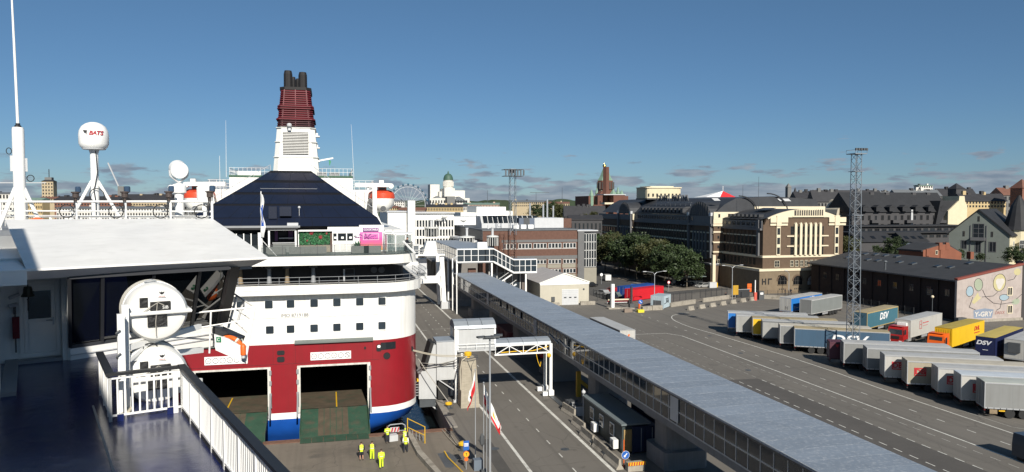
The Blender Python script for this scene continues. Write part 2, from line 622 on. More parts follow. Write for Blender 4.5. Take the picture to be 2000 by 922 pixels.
# worn direction marks down the quay road
mb=MB()
for k in range(9):
 mb.quad((18.7,106+k*5.1,.008),(18.95,106+k*5.1,.008),(18.95,107+k*5.1,.008),(18.7,107+k*5.1,.008))
strip(mb,[(14.6,136),(17.6,136)],.3)
strip(mb,[(19.2,137),(22.2,137)],.3)
marking(mb,MARKW)
# manhole covers and repairs
for i,(x,y)in enumerate(((18.6,87),(21.8,66.2),(15.3,68),(20.1,96),(66.1,118),(57.6,92),(63.1,103))):
 mb=MB();mb.lathe([(.42,0),(.42,.012),(.34,.014),(.33,.008),(.05,.008)],18,(x,y,0))
 o=mb.build('manhole_cover',DSTEEL);struct(o)
for x0,x1,y0,y1 in((14.2,15.4,60,71),(27.4,33,96,108),(41,47,92,93.2),(38.5,45,80.8,81.6)):
 struct(MB().quad((x0,y0,.004),(x1,y0,.004),(x1,y1,.004),(x0,y1,.004)).build('asphalt_repair',PATCH))
 # quay coping: rusty strip along the ramp edge and stone kerb along the ship berth
mb=MB();mb.box(-60,12.3,74.5,75.45,0,.06);struct(mb.build('quay_kerb',RUST))
for k in range(56):
 y0=75.5+k*4.4
 mb=MB();mb.box(12.15,12.95,y0,y0+4.34,-.4,.16)
 struct(mb.build('coping_stone',KERB))
 # raised concrete kerb that splits the apron from the road, pit cover with a yellow cable
mb=MB();mb.prism([(7.4,74.2),(7.9,74.2),(8.25,68),(9.5,60),(10.5,50),(9.9,50),(9.0,60),(7.75,67.5)],0,.45)
tag(mb.build('apron_wall',CONC),'low concrete wall curving across the apron beside the workers','wall')
mb=MB();mb.prism([(9.71,67.9),(10.75,68.1),(11.4,66.2),(10.5,63.9),(9.9,64.1)],0,.02)
tag(mb.build('pit_cover',DSTEEL),'dark steel pit cover set in the apron with a yellow cable over it','pit cover')
mb=MB();mb.path([(10.4,68,.15),(10.5,66.5,.06),(10.9,64.2,.05),(11.2,62.2,.05),(11.7,58,.05)],.06,6)
tag(mb.build('yellow_cable',YELLOW),'yellow cable lying over the dark pit cover','cable')
mb=MB();mb.path([(11.5,75.0,.12),(11.8,72.6,.12),(11.9,70.4,.1),(12.2,68.6,.12)],.05,6)
mb.path([(11.2,74.9,.1),(11.4,72.4,.08),(11.7,70,.1),(12.1,68.6,.14)],.05,6)
tag(mb.build('mooring_line',mat('rope',(.30,.27,.22),.9,var=.2,scale=8)),'pair of pale mooring ropes lying slack along the quay corner','rope')
# bollards: yellow-capped mooring posts
def bollard(x,y,label,s=1.0):
 t=thing('mooring_bollard',label,'bollard',(x,y,0),0,'yellow mooring bollards on the quay')
 mb=MB();mb.lathe([(.45*s,0),(.45*s,.06),(.26*s,.1),(.24*s,.4*s)],14)
 mb.build('post',DSTEEL,t,True)
 mb=MB();mb.lathe([(.25*s,.4*s),(.40*s,.46*s),(.42*s,.62*s),(.22*s,.74*s)],14)
 mb.build('cap',YELLOW,t)
bollard(13.2,83.0,'yellow-capped bollard by the quay edge, under the gangway',1)
bollard(12.25,68.4,'yellow-capped bollard with ropes at the apron corner, above the blue sign',1.1)
bollard(13.3,104,'yellow-capped bollard along the ship berth behind the gangway',1)
# yellow gate at the ramp, with its grey folded barrier
t=thing('safety_gate','yellow tube gate on the apron beside two workers','gate',(7.7,73.3,0),0,world=True)
mb=MB()
for p,q in(((7.5,73.6,0),(7.5,73.6,1.95)),((8.95,71.2,0),(8.95,71.2,1.7)),((7.5,73.6,1.9),(8.95,71.2,1.65)),((7.5,73.6,1.0),(8.95,71.2,.8))):
 mb.tube(p,q,.045,6)
mb.build('frame',YELLOW,t)
for k in range(5):
 f=(k+.5)/5
 mb=MB();mb.tube((7.5+1.45*f,73.6-2.4*f,.1),(7.5+1.45*f,73.6-2.4*f,.95),.03,5);mb.build('bar',STEEL,t)
t=thing('ladder_hoop','grey tube hoop barrier with a red and white plate at the apron edge','barrier',(6.2,73.6,0),0,world=True)
mb=MB();mb.path([(5.5,74.0,0),(5.5,74.0,1.05),(5.8,74.0,1.25),(7.0,74.0,1.3),(7.3,74.0,1.1),(7.3,74.0,0)],.06,6)
mb.tube((5.5,74.0,.6),(7.3,74.0,.6),.04);mb.build('hoop',STEEL,t)
mb=MB();mb.obox((6.25,73.94,.75),.9,.04,.5);mb.build('plate',LGREY,t)
mb=MB()
for k in range(3):
 mb.prism([(5.85+k*.3,.53),(6.0+k*.3,.53),(6.12+k*.3,.97),(5.97+k*.3,.97)],73.905,73.915,'y')
mb.build('stripe',REDP,t)
mb=MB();mb.obox((5.95,72.9,.3),.9,.7,.6,.2)
tag(mb.build('equipment_box',LGREY),'pale grey equipment box standing by the hoop barrier on the apron','box')
# ================================================================== THE SHIP THE PICTURE IS TAKEN FROM (own frame: x abeam, y ahead)
OA=R(19.3)
OB=zp(355,715,20.0)
_oc,_os=math.cos(OA),math.sin(OA)
def own2w(x,y,z):
 return(OB[0]+x*_oc-y*_os,OB[1]+x*_os+y*_oc,z)
def w2own(p):
 dx,dy=p[0]-OB[0],p[1]-OB[1]
 return(dx*_oc+dy*_os,-dx*_os+dy*_oc,p[2])
def thing_own(name,label,cat,base=(0,0,0),group=None):
 o=thing(name,label,cat,own2w(*base),OA,group)
 FR[o.name]=tuple(base)
 return o
DECKP=mat('navy_deck_paint',(.010,.017,.085),.22,var=.3,scale=.8,bump=.25,bscale=1.6,spec=.6,dirt=((.05,.055,.075),.5,.55))
NAVYHULL=mat('dark_hull',(.03,.035,.07),.5)
DOORW=mat('door_white',(.76,.77,.74),.5,var=.05)
BRGLASS=mat('bridge_glass',(.008,.010,.012),.03,var=0,spec=.9)
BRFRAME=mat('bridge_frame',(.035,.037,.042),.5,var=.1)
CANVAS=mat('black_canvas',(.012,.012,.013),.55,var=.4,scale=9,bump=.8,bscale=9)
BRONZE=mat('dark_bronze',(.05,.052,.04),.45,metal=.6,var=.2)
ship=thing_own('passenger_ship','white passenger ship with navy deck and sloping white wheelhouse roof','ship',(0,0,19))
mb=MB();mb.prism([(-9,-30),(.06,-30),(.06,8.6),(-9,8.6)],18.82,19.0);mb.build('deck',DECKP,ship)
mb=MB();mb.box(-12,.02,-40,8.5,-2.6,18.8);mb.build('hull',NAVYHULL,ship)
mb=MB();mb.box(-12,-3.36,-34,4.2,19.0,23.5);mb.build('deckhouse',SHIPWHITE,ship)
mb=MB();mb.box(-16,-6.65,-22,1.5,23.5,31);mb.build('unseen_shade_block',SHIPWHITE,ship)  # unseen taller block, added so its shadow covers the side roof
mb=MB();mb.box(-3.36,.4,-34,-14.4,21.7,21.9);mb.build('upper_deck',DECKP,ship)
mb=MB();mb.box(-12,3.6,15.7,42,21.9,22.35);mb.build('top_deck',MGREY,ship)
mb=MB();mb.box(-12,2.6,9.3,42,18.9,21.9);mb.build('wheelhouse',SHIPWHITE,ship)
mb=MB();mb.box(-1.62,-1.58,-20,1.6,19.0,19.012);mb.build('deck_seam',MGREY,ship)
mb=MB();mb.box(-3.36,-3.05,3.6,8.0,19.0,19.10);mb.build('waterway',MGREY,ship)
# roof with fascia and soffit
RF=[(-2.78,5.3,21.86),(3.53,6.18,21.86),(3.72,15.6,22.93),(-3.5,17.6,22.93)]
mb=MB()
mb.quad(*RF)
lo=[(x,y,z-.06)for x,y,z in RF]
mb.quad(*lo[::-1])
for i in range(4):
 j=(i+1)%4
 mb.quad(RF[i],RF[j],lo[j],lo[i])
mb.build('roof',ROOFWHITE,ship)
mb=MB()
mb.prism([(-9,5.0),(-2.78,5.3),(-3.5,17.6),(-9,17.6)],21.45,21.84);mb.build('side_roof',ROOFWHITE,ship)
mb=MB()
mb.quad((-9,5.0,21.80),(-2.79,5.29,21.80),(3.54,6.17,21.82),(3.15,6.62,21.58),(-2.79,5.75,21.54),(-9,5.5,21.54));mb.build('fascia',WHITE,ship)
mb=MB()
mb.quad((-9,5.5,21.535),(-2.79,5.75,21.535),(3.15,6.62,21.575),(3.0,9.5,21.575),(-9,9.5,21.535));mb.build('soffit',LGREY,ship)
for k in range(5):
 f=.22+k*.17
 mb=MB();mb.obox((-2.78+6.31*f,5.95+.9*f,21.52),.5,.12,.1,R(8));mb.build('soffit_bracket',MGREY,ship)
 # window wall, raked outwards at the top
A0,A1=Vector((-1.8,7.5,19.4)),Vector((2.57,9.16,19.4))
B0,B1=Vector((-1.84,5.9,21.55)),Vector((2.35,6.25,21.58))
def wq(u,v,off=0.0):
 p=A0.lerp(A1,u).lerp(B0.lerp(B1,u),v)
 return p+Vector((.2,-.9,-.35))*off
divs=[0,.19,.50,.80,1.0]
for a,b in zip(divs[:-1],divs[1:]):
 mb=MB();mb.quad(wq(a,.03),wq(b,.03),wq(b,.97),wq(a,.97));mb.build('window_pane',BRGLASS,ship)
for a in divs:
 mb=MB();mb.beam(wq(a,0,.03),wq(a,1,.03),.09,.07);mb.build('mullion',BRFRAME,ship)
for v in(.0,1.0):
 mb=MB();mb.beam(wq(0,v,.02),wq(1,v,.02),.08,.10);mb.build('window_rail',BRFRAME,ship)
mb=MB();mb.prism([(7.5+.02,19.0),(7.5+.02,19.4),(5.9,21.56),(9.3,21.56),(9.3,19.0)],-1.86,-1.8,'x');mb.build('window_end',DOORW,ship)
mb=MB()
e0,e1=wq(1,0,.02),wq(1,1,.02)
mb.quad(e0,e0+Vector((.42,.35,0)),e1+Vector((.42,.35,0)),e1)
mb.quad(e0+Vector((.42,.35,0)),e0+Vector((.4,4,0)),e1+Vector((.4,7,0)),e1+Vector((.42,.35,0)))
mb.build('wing_end_column',BRFRAME,ship)
mb=MB();mb.prism([(-1.8,7.46),(2.75,9.14),(3.0,13),(-1.8,13)],18.72,19.39);mb.build('wing_sill',SHIPWHITE,ship)
for k in range(2):
 mb=MB();mb.beam((-1.78,7.44-.01*k,18.98+k*.17),(2.72,9.1-.01*k,18.98+k*.17),.03,.03);mb.build('sill_moulding',LGREY,ship)
 # door wall
mb=MB();mb.box(-9,-1.86,8.0,8.3,19.0,21.56);mb.build('door_wall',DOORW,ship)
mb=MB();mb.box(-1.98,-1.80,7.6,8.1,19.0,21.56);mb.build('corner_post',DOORW,ship)
dr=MB()
dr.box(-3.0,-2.90,7.94,8.0,19.12,21.3);dr.box(-2.12,-2.02,7.94,8.0,19.12,21.3);dr.box(-2.90,-2.12,7.94,8.0,21.2,21.3);dr.box(-2.9,-2.12,7.94,8,19.12,19.24)
door=MB().box(-2.89,-2.13,7.955,7.995,19.245,21.195).build('door',DOORW,ship)
dr.build('frame',DOORW,door)
mb=MB();mb.box(-2.79,-2.23,7.945,7.954,20.22,21.02);mb.build('pane',BRGLASS,door)
mb=MB();mb.box(-2.78,-2.23,7.93,7.952,19.36,20.12);mb.build('lower_panel',DOORW,door)
mb=MB();mb.box(-2.20,-2.16,7.91,7.955,20.02,20.24);mb.tube((-2.18,7.90,20.16),(-2.36,7.90,20.16),.016);mb.build('handle',STEEL,door)
mb=MB();mb.box(-3.05,-1.99,7.6,8.0,19.0,19.08);mb.build('doorstep',MGREY,ship)
# ship's bell by the door
t=thing_own('ship_bell','dark bronze ship bell with a rope hanging beside the white door','bell',(-2.78,7.3,21.2))
mb=MB();mb.lathe([(.02,.28),(.09,.27),(.11,.2),(.12,.1),(.17,0),(.15,-.01)],16,(-2.78,7.3,20.95));mb.build('bell',BRONZE,t,True)
mb=MB();mb.tube((-2.78,7.3,21.2),(-2.78,7.3,21.55),.015);mb.build('hanger',DSTEEL,t)
mb=MB();mb.ball((-2.78,7.3,20.86),.03);mb.tube((-2.78,7.3,20.86),(-2.78,7.3,20.55),.02);mb.build('bell_rope',RUBBER,t)
mb=MB();mb.box(-3.17,-2.98+-.02,7.72,7.95,19.72,20.32)
mb.box(-3.15,-3.02,7.70,7.72,19.78,20.26)
o=mb.mesh('hose_cover',mat('maroon_canvas',(.14,.012,.02),.8,var=.3,scale=6,bump=.6,bscale=9),(-3.1,7.8,19.7))
tag(inst('hose_cover',o,None,own2w(-3.1,7.8,19.7),OA),'dark red canvas box cover on the wall beside the white door','cover')
t=thing_own('cable_tray','grey wall conduit with two lamps at the end of the white door wall','conduit',(-3.2,7.7,19.9))
mb=MB();mb.tube((-3.22,7.6,20.9),(-2.99,7.7,20.98),.05,8);mb.tube((-3.24,7.6,20.66),(-3.05,7.7,20.70),.06,8);mb.build('lamp',STEEL,t)
mb=MB();mb.box(-3.14,-3.07,7.85,7.95,20.4,20.65);mb.build('box',DGREY,t)
mb=MB();mb.tube((-3.1,7.9,19.3),(-3.1,7.9,20.4),.02);mb.build('pipe',DGREY,t)
# deck railing: flat white bars under a broad black handrail
def deck_rail():
 t=thing_own('deck_railing','white barred ship railing with a broad black handrail beside the navy deck','railing',(0,0,19))
 run=[(-1.38,2.55),(-1.38,0),(0,0),(0,-9)]
 for i,(a,b)in enumerate(zip(run[:-1],run[1:])):
  A,B=Vector((*a,0)),Vector((*b,0))
  d=(B-A).normalized()
  L=(B-A).length
  ext=d*.07
  mb=MB();mb.beam(A-ext+Vector((0,0,20.0-.012*(i==1))),B+ext+Vector((0,0,20.0-.012*(i==1))),.15,.06);mb.build('handrail',mat('black_handrail',(.015,.016,.018),.5,var=.2,scale=5),t)
  for z,w in((19.90,.035),(19.12,.04)):
   mb=MB();mb.beam(A+d*.03+Vector((0,0,z)),B-d*.03+Vector((0,0,z)),.04,w);mb.build('rail',CLEANWHITE,t)
  n=round(L/(.115 if i!=1 else .135))
  wide=9
  for k in range(1,n):
   p=A+d*(L*k/n)
   post=(k%wide==0)
   mb=MB()
   if post:
    mb.obox((p.x,p.y,19.46),.05,.10,.92,math.atan2(d.y,d.x)+PI/2)
    mb.build('post',CLEANWHITE,t)
   else:
    mb.obox((p.x,p.y,19.51),.014,.034,.76,math.atan2(d.y,d.x)+PI/2)
    mb.build('bar',CLEANWHITE,t)
  for p in(A,B):
   mb=MB();mb.obox((p.x,p.y,19.46),.06,.06,.92);mb.build('post',CLEANWHITE,t)
 mb=MB();mb.box(-.02,.06,-9,0,19.0,19.07);mb.build('toe_plate',BLACK,t)
 for k in range(2):
  mb=MB();mb.obox((-1.2+k*.95,-.0,19.07),.12,.1,.14);mb.build('foot',DECKP,t)
 return t
deck_rail()
# ------------------------------------------------------------------ liferafts in their rack
RAFTW=mat('canister_white',(.80,.79,.75),.35,var=.04,scale=1.5,dirt=((.55,.52,.46),.3,2.5))
def raft(c,label):
 t=thing_own('liferaft_canister',label,'liferaft',c,'liferafts in the rack')
 x,y,z=c
 rr=.655
 prof=[(.50,-.74),(rr-.06,-.70),(rr,-.58),(rr,-.05),(rr+.02,-.04),(rr+.02,.04),(rr,.05),(rr,.55),(rr-.05,.66),(.50,.75),(.02,.78)]
 mb=MB();mb.lathe(prof,40,(x,y,z),ax='y');mb.build('shell',RAFTW,t,True)
 f=y-.76
 for cx,cz,w,h in((.05,.13,.42,.27),(-.02,-.16,.40,.27),(-.29,.26,.17,.22)):
  mb=MB();mb.box(x+cx-w/2,x+cx+w/2,f-.035+(.03 if abs(cx)>.2 else 0),f+.04,z+cz-h/2,z+cz+h/2);mb.build('canvas_pad',CANVAS,t)
 st=MB().box(x+.0,x+.17,f-.012,f+.02,z+.36,z+.53).build('sticker',CLEANWHITE,t)
 mb=MB()
 mb.prism([(x+.03,z+.50),(x+.085,z+.46),(x+.14,z+.50),(x+.135,z+.455),(x+.085,z+.42),(x+.035,z+.455)],f-.016,f-.013,'y')
 mb.ball((x+.085,f-.013,z+.478),.016,.006,.016,8,6)
 mb.build('emblem',BLACK,st)
 letter('VIKING',.04,st,(x+.085,f-.017,z+.385),0,REDP,world=True,ext=.002)
 letter('SIB',.10,t,(x+.15,f-.045,z+.13),0,CLEANWHITE,world=True,ext=.002)
 for k,a in enumerate((-.5,-.33,-.17)):
  mb=MB();mb.lathe([(rr+.008,-.012),(rr+.012,0),(rr+.008,.012)],40,(x,y+a+.75,z),ax='y');mb.build('lashing',mat('lashing_strap',(.45,.43,.38),.8),t)
 mb=MB();mb.path([(x-.52,f+.05,z+.02),(x-.30,f-.03,z+.06),(x-.06,f-.06,z+.22),(x-.0,f-.06,z+.25),(x+.12,f-.05,z+.18)],.011,5)
 mb.path([(x-.02,f-.06,z+.24),(x-.06,f-.06,z-.2),(x-.05,f-.03,z-.52)],.010,5)
 mb.build('painter_rope',mat('grey_rope',(.36,.34,.30),.9),t)
 mb=MB();mb.path([(x-.2,y-.1,z+.67),(x-.05,y-.15,z+.72),(x+.06,y-.1,z+.67)],.018,6);mb.build('lifting_eye',STEEL,t)
 return t
raft((-.29,1.95,21.03),'white liferaft drum held highest in the rack above the railing corner')
raft((-.31,1.95,19.58),'white liferaft drum standing lower in the rack, half hidden by railing bars')
t=thing_own('liferaft_rack','white steel rack that carries two liferaft drums behind the railing','rack',(-1.05,.5,19))
for xx,yy in((-1.10,.62),(-.98,1.0)):
 mb=MB();mb.box(xx-.07,xx+.07,yy-.07,yy+.07,19.0,21.15+(.15 if yy>.8 else 0));mb.build('post',CLEANWHITE,t)
mb=MB();mb.box(-1.14,-.9,.5,1.2,19.0,19.03);mb.build('base_plate',CREAM,t)
for z in(21.05,19.55):
 mb=MB();mb.path([(-1.02,.9,z),(-.96,1.12,z),(.38,1.12,z),(.42,2.4,z)],.045,8);mb.build('clamp_bar',CLEANWHITE,t)
for z in(20.36,18.96):
 mb=MB();mb.beam((-1.0,1.0,z-.04),(.9,2.9,z+.02),.1,.12);mb.beam((-1.0,2.6,z),(.5,2.6,z),.1,.1);mb.build('cradle_arm',CLEANWHITE,t)
 mb=MB();mb.beam((-1.0,.95,z-.35),(-.25,1.8,z+.08),.09,.09);mb.build('strut',CLEANWHITE,t)
mb=MB();mb.beam((-1.04,1.0,20.1),(.95,3.0,19.75),.12,.14);mb.build('cradle_arm',CLEANWHITE,t)
mb=MB()
for k in range(3):
 z=19.7+k*.5
 mb.path([(-1.18,.55,z),(-1.2,.5,z+.06),(-1.12,.5,z+.12)],.02,5)
mb.build('hydraulic_hose',DGREY,t)
for k,(cx,cz)in enumerate(((-.75,20.25),(-.72,19.9),(-.45,20.22))):
 mb=MB()
 mb.path([(cx+.16*math.cos(a),1.35+.02*k,cz+.10*math.sin(a))for a in[i*PI/7 for i in range(15)]],.016,5)
 mb.build('hose_coil',BLACK if k else RUBBER,t)
 # ------------------------------------------------------------------ wing platform with rails, bracket plate and lifebuoy
t=thing_own('wing_platform','white railed platform with wedge bracket at the end of the bridge wing','platform',(1.5,7.6,18.8))
P1,P2=w2own(zp(330,668,18.85)),w2own(zp(432,668,18.85))
E1=w2own(dp(497,600,24.2));E2=w2own(dp(479,704,24.0))
mb=MB();mb.prism([(P1[0],P1[1]),(P2[0],P2[1]),(P2[0],P2[1]+1.4),(P1[0],P1[1]+1.4)],18.68,18.82);mb.build('floor',SHIPWHITE,t)
tops=[w2own(dp(u,v,d))for u,v,d in((318,616,23.2),(412,608,23.8),(497,600,24.2))]
mids=[w2own(dp(u,v,d))for u,v,d in((318,652,23.2),(412,636,23.8),(490,624,24.2))]
mb=MB();mb.path(tops,.03,8);mb.path([tops[2],w2own(dp(456,573,25.6)),w2own(dp(441,571,27))],.03,8);mb.build('top_rail',CLEANWHITE,t)
mb=MB();mb.path(mids,.022,8);mb.path([mids[2],w2own(dp(452,598,25.8)),w2own(dp(434,594,27))],.022,8);mb.path([w2own(dp(484,650,24.2)),w2own(dp(444,616,25.8)),w2own(dp(430,615,27))],.022,8);mb.build('mid_rail',CLEANWHITE,t)
mb=MB();mb.tube(tops[1],w2own(dp(409,690,23.8)),.03);mb.build('post',CLEANWHITE,t)
mb=MB();mb.tube(E1,E2,.045,8);mb.build('end_post',CLEANWHITE,t)
for a,b in(((462,579,25.4),(446,640,25.6)),((476,588,24.9),(464,628,25.2))):
 mb=MB();mb.tube(w2own(dp(*a)),w2own(dp(*b)),.04);mb.build('post',CLEANWHITE,t)
pl=[w2own(dp(u,v,23.6))for u,v in((418,653),(421,684),(483,711),(474,678),(446,662))]
mb=MB()
bk=[(p[0]+.03,p[1]+.10,p[2])for p in pl]
mb.quad(*pl[::-1]);mb.quad(*bk)
for i in range(5):
 j=(i+1)%5
 mb.quad(pl[i],pl[j],bk[j],bk[i])
plate=mb.build('bracket_plate',CLEANWHITE,t)
a,b=w2own(dp(422,658,23.55)),w2own(dp(432,668,23.55))
mb=MB();mb.quad(a,(b[0],b[1],a[2]),b,(a[0],a[1],b[2]));sg=mb.build('safety_sign',GREENP,plate)
mb=MB()
cx,cy,cz=(a[0]+b[0])/2,(a[1]+b[1])/2-.012,(a[2]+b[2])/2
mb.path([(cx+.045*math.cos(q),cy,cz+.045*math.sin(q))for q in[i*PI/6 for i in range(13)]],.010,4)
mb.build('pictogram',CLEANWHITE,sg)
mb=MB()
q0=w2own(dp(418,645,25));q1=w2own(dp(470,668,25))
mb.beam((q0[0],q0[1],q0[2]),(q1[0],q1[1],q1[2]),.5,.35);mb.build('fairing',BRFRAME,t)
# lifebuoy, half over the plate
cb=w2own(dp(452,674,24.2))
t=thing_own('lifebuoy','orange lifebuoy ring hung on the white wing bracket','lifebuoy',(cb[0],cb[1],cb[2]))
nrm=Vector((.3,-.62,.75)).normalized()
ax1=nrm.orthogonal().normalized()
ax2=nrm.cross(ax1)
for k in range(4):
 rings=[]
 a0=k*PI/2
 n=9
 for i in range(n+1):
  th=a0+.10+(PI/2-.20)*i/n
  c=Vector(cb)+(ax1*math.cos(th)+ax2*math.sin(th))*.33
  rad=(ax1*math.cos(th)+ax2*math.sin(th))
  rings.append([c+rad*(.085*math.cos(q))+nrm*(.085*math.sin(q))for q in[2*PI*j/10 for j in range(10)]])
 mb=MB();mb.loft(rings);mb.build('ring_segment',ORANGE,t,'all')
 rings=[]
 for i in range(4):
  th=a0-.11+.22*i/3
  rad=(ax1*math.cos(th)+ax2*math.sin(th))
  c=Vector(cb)+rad*.33
  rings.append([c+rad*(.09*math.cos(q))+nrm*(.09*math.sin(q))for q in[2*PI*j/10 for j in range(10)]])
 mb=MB();mb.loft(rings);mb.build('reflective_band',REFLECT,t,'all')
mb=MB();mb.path([Vector(cb)+(ax1*math.cos(q)+ax2*math.sin(q))*(.40 if i%2 else .37)for i,q in enumerate([2*PI*j/16 for j in range(17)])],.012,5);mb.build('grab_line',REFLECT,t)
cl=w2own(dp(475,684,23.2))
t=thing_own('buoy_light','orange lifebuoy light hanging from the wing bracket end','light',cl)
mb=MB();mb.lathe([(.04,-.17),(.085,-.15),(.09,.12),(.06,.18),(.02,.22)],14,cl);mb.build('body',ORANGE,t,True)
mb=MB();mb.lathe([(.05,-.26),(.06,-.24),(.05,-.17)],12,cl);mb.build('lens',LGREY,t)
mb=MB();mb.path([(cl[0],cl[1],cl[2]+.2),(cl[0]-.03,cl[1],cl[2]+.36),(cb[0],cb[1],cb[2])],.012,5);mb.build('lanyard',REFLECT,t)
# ------------------------------------------------------------------ top deck behind the roof
t=thing_own('top_deck_railing','white tube railing along the top deck behind the white roof','railing',(0,17,22.35))
rl=[w2own(dp(u,v,d))for u,v,d in((-60,391,34),(0,392.5,33.4),(149,393.5,32.3),(245,394,31.7),(333,394,31.1),(414,395,30.6))]
zt=23.64
rl=[(p[0],p[1],zt)for p in rl]
for z,r in((zt,.05),(zt-.42,.035),(zt-.62,.02)):
 mb=MB();mb.path([(p[0],p[1],z)for p in rl],r,8);mb.build('rail',CLEANWHITE,t)
for p in rl[1:]:
 mb=MB();mb.tube((p[0],p[1],22.35),(p[0],p[1],zt),.05,8);mb.build('post',CLEANWHITE,t)
for f in range(24):
 k=f/24*(len(rl)-1)
 i=int(k)
 p=Vector(rl[i]).lerp(Vector(rl[i+1]),k-i)
 mb=MB();mb.obox((p.x,p.y+.5,22.72),.10,.06,.42,.0);mb.build('stanchion',SHIPWHITE,t)
mb=MB();mb.path([(p[0],p[1]+.5,22.97)for p in rl],.05,6);mb.build('inner_rail',SHIPWHITE,t)
for i,(u,d)in enumerate(((148,32.2),(244,31.6),(330,31.0),(410,30.5))):
 p=w2own(dp(u,392,d))
 tt=thing_own('deck_floodlight',('dark floodlight on the rail between the mast and the domed antenna','dark floodlight on the rail beside the domed antenna legs','dark floodlight on the rail beside the searchlight','dark floodlight at the rail end next to the navy casing')[i],'floodlight',(p[0],p[1],zt),'floodlights on the top deck rail')
 x,y=p[0],p[1]
 mb=MB();mb.lathe([(.05,0),(.05,.16),(.13,.18),(.13,.36),(.18,.38),(.18,.43),(.06,.44)],12,(x,y,zt));mb.build('body',mat('rusty_lamp',(.06,.045,.04),.7,var=.3,scale=8),tt)
 mb=MB();mb.lathe([(.10,.40),(.12,.42),(.12,.62),(.09,.66)],12,(x+.1,y,zt));mb.build('lens',mat('lamp_blue_glass',(.04,.07,.12),.2),tt)
 mb=MB();mb.path([(x-.08,y,zt+.2),(x-.05,y-.1,zt-.2),(x-.1,y-.1,zt-.45)]+[(x-.35+.28*math.cos(q),y-.1,zt-.42+.28*math.sin(q))for q in[i2*PI/8 for i2 in range(17)]],.022,5)
 mb.build('cable',RUBBER,tt)
 # mast with whip antenna
p=w2own(dp(39,390,33));x,y=p[0],p[1]
t=thing_own('antenna_mast','thick white mast with three braces and a tall whip antenna','mast',(x,y,22.35))
mb=MB();mb.lathe([(.24,0),(.24,4.5),(.22,4.62),(.05,4.63)],20,(x,y,22.35));mb.build('pole',CLEANWHITE,t,True)
mb=MB();mb.lathe([(.14,4.6),(.13,4.7),(.09,4.72),(.09,4.8)],12,(x,y,22.35));mb.build('insulator',BLACK,t)
mb=MB();mb.tube((x,y,27.1),(x-.05,y,30.5),.06,8,.05);mb.tube((x-.05,y,30.5),(x-.12,y,34.5),.05,8,.03);mb.build('whip',CLEANWHITE,t)
for dx,dy in((-.85,-.25),(.85,-.25),(.05,.9)):
 mb=MB();mb.tube((x+dx,y+dy,22.35),(x+dx*.2,y+dy*.2,24.25),.085,8);mb.build('brace',CLEANWHITE,t)
mb=MB();mb.box(x-.33,x-.23,y-.05,y+.1,25.0,25.7);mb.box(x+.22,x+.32,y-.05,y+.1,25.0,25.6);mb.build('junction_box',LGREY,t)
mb=MB();mb.path([(x+.42+.14*math.cos(q),y,24.7+.14*math.sin(q))for q in[i2*PI/8 for i2 in range(17)]],.02,5);mb.path([(x-.36+.1*math.cos(q),y,25.9+.14*math.sin(q))for q in[i2*PI/8 for i2 in range(17)]],.018,5);mb.build('cable_loop',RUBBER,t)
mb=MB();mb.lathe([(.3,0),(.34,.1),(.34,.2),(.05,.3)],16,(x+.62,y-1.4,22.65))
tt=mb.mesh('float_cover',ORANGE,(x+.62,y-1.4,22.65))
tag(inst('float_cover',tt,None,own2w(x+.62,y-1.4,22.65),OA),'orange float stowed at the foot of the big white mast','float')
# satellite dome on a braced pole
p=w2own(dp(183,265,34));x,y=p[0],p[1]
t=thing_own('satellite_dome','white satellite dome lettered BATS on a braced white pole','antenna',(x,y,22.35))
mb=MB();mb.lathe([(.02,-.60),(.50,-.60),(.56,-.54),(.62,-.40),(.63,0),(.60,.2),(.50,.40),(.34,.53),(.16,.60),(.01,.615)],32,(x,y,26.72));dome=mb.build('dome',CLEANWHITE,t,True)
for i,ch in enumerate('BATS'):
 th=(i-1.2)*.235+.02
 o=letter(ch,.27,dome,(x+.645*math.sin(th),y-.645*math.cos(th),26.78),th,REDP,world=True,ext=.01,shear=.25,bold=.006)
mb=MB();mb.prism([(x-.46,26.90),(x-.30,26.90),(x-.33,26.68),(x-.37,26.80),(x-.42,26.80)],y-.56,y-.50,'y');mb.build('emblem',BLACK,dome)
mb=MB();mb.lathe([(.48,-.66),(.50,-.60)],24,(x,y,26.72));mb.lathe([(.18,-.82),(.22,-.66)],14,(x,y,26.72));mb.build('base_ring',LGREY,t)
mb=MB();mb.tube((x,y,22.35),(x,y,25.95),.17,16);mb.build('pole',CLEANWHITE,t)
for dx,dy in((-1.25,-.35),(1.25,-.35),(.05,1.1)):
 mb=MB();mb.tube((x+dx,y+dy,22.35),(x+dx*.1,y+dy*.1,24.6),.075,8);mb.build('brace',CLEANWHITE,t)
mb=MB();mb.path([(x+.05,y-.2,26.0),(x+.1,y-.22,25.0),(x-.02,y-.25,24.35)]+[(x+.05+.30*math.cos(q),y-.3,23.95+.30*math.sin(q))for q in[i2*PI/9+2 for i2 in range(19)]]+[(x,y-.3,23.6),(x,y-.2,22.5)],.02,5);mb.build('cable',RUBBER,t)
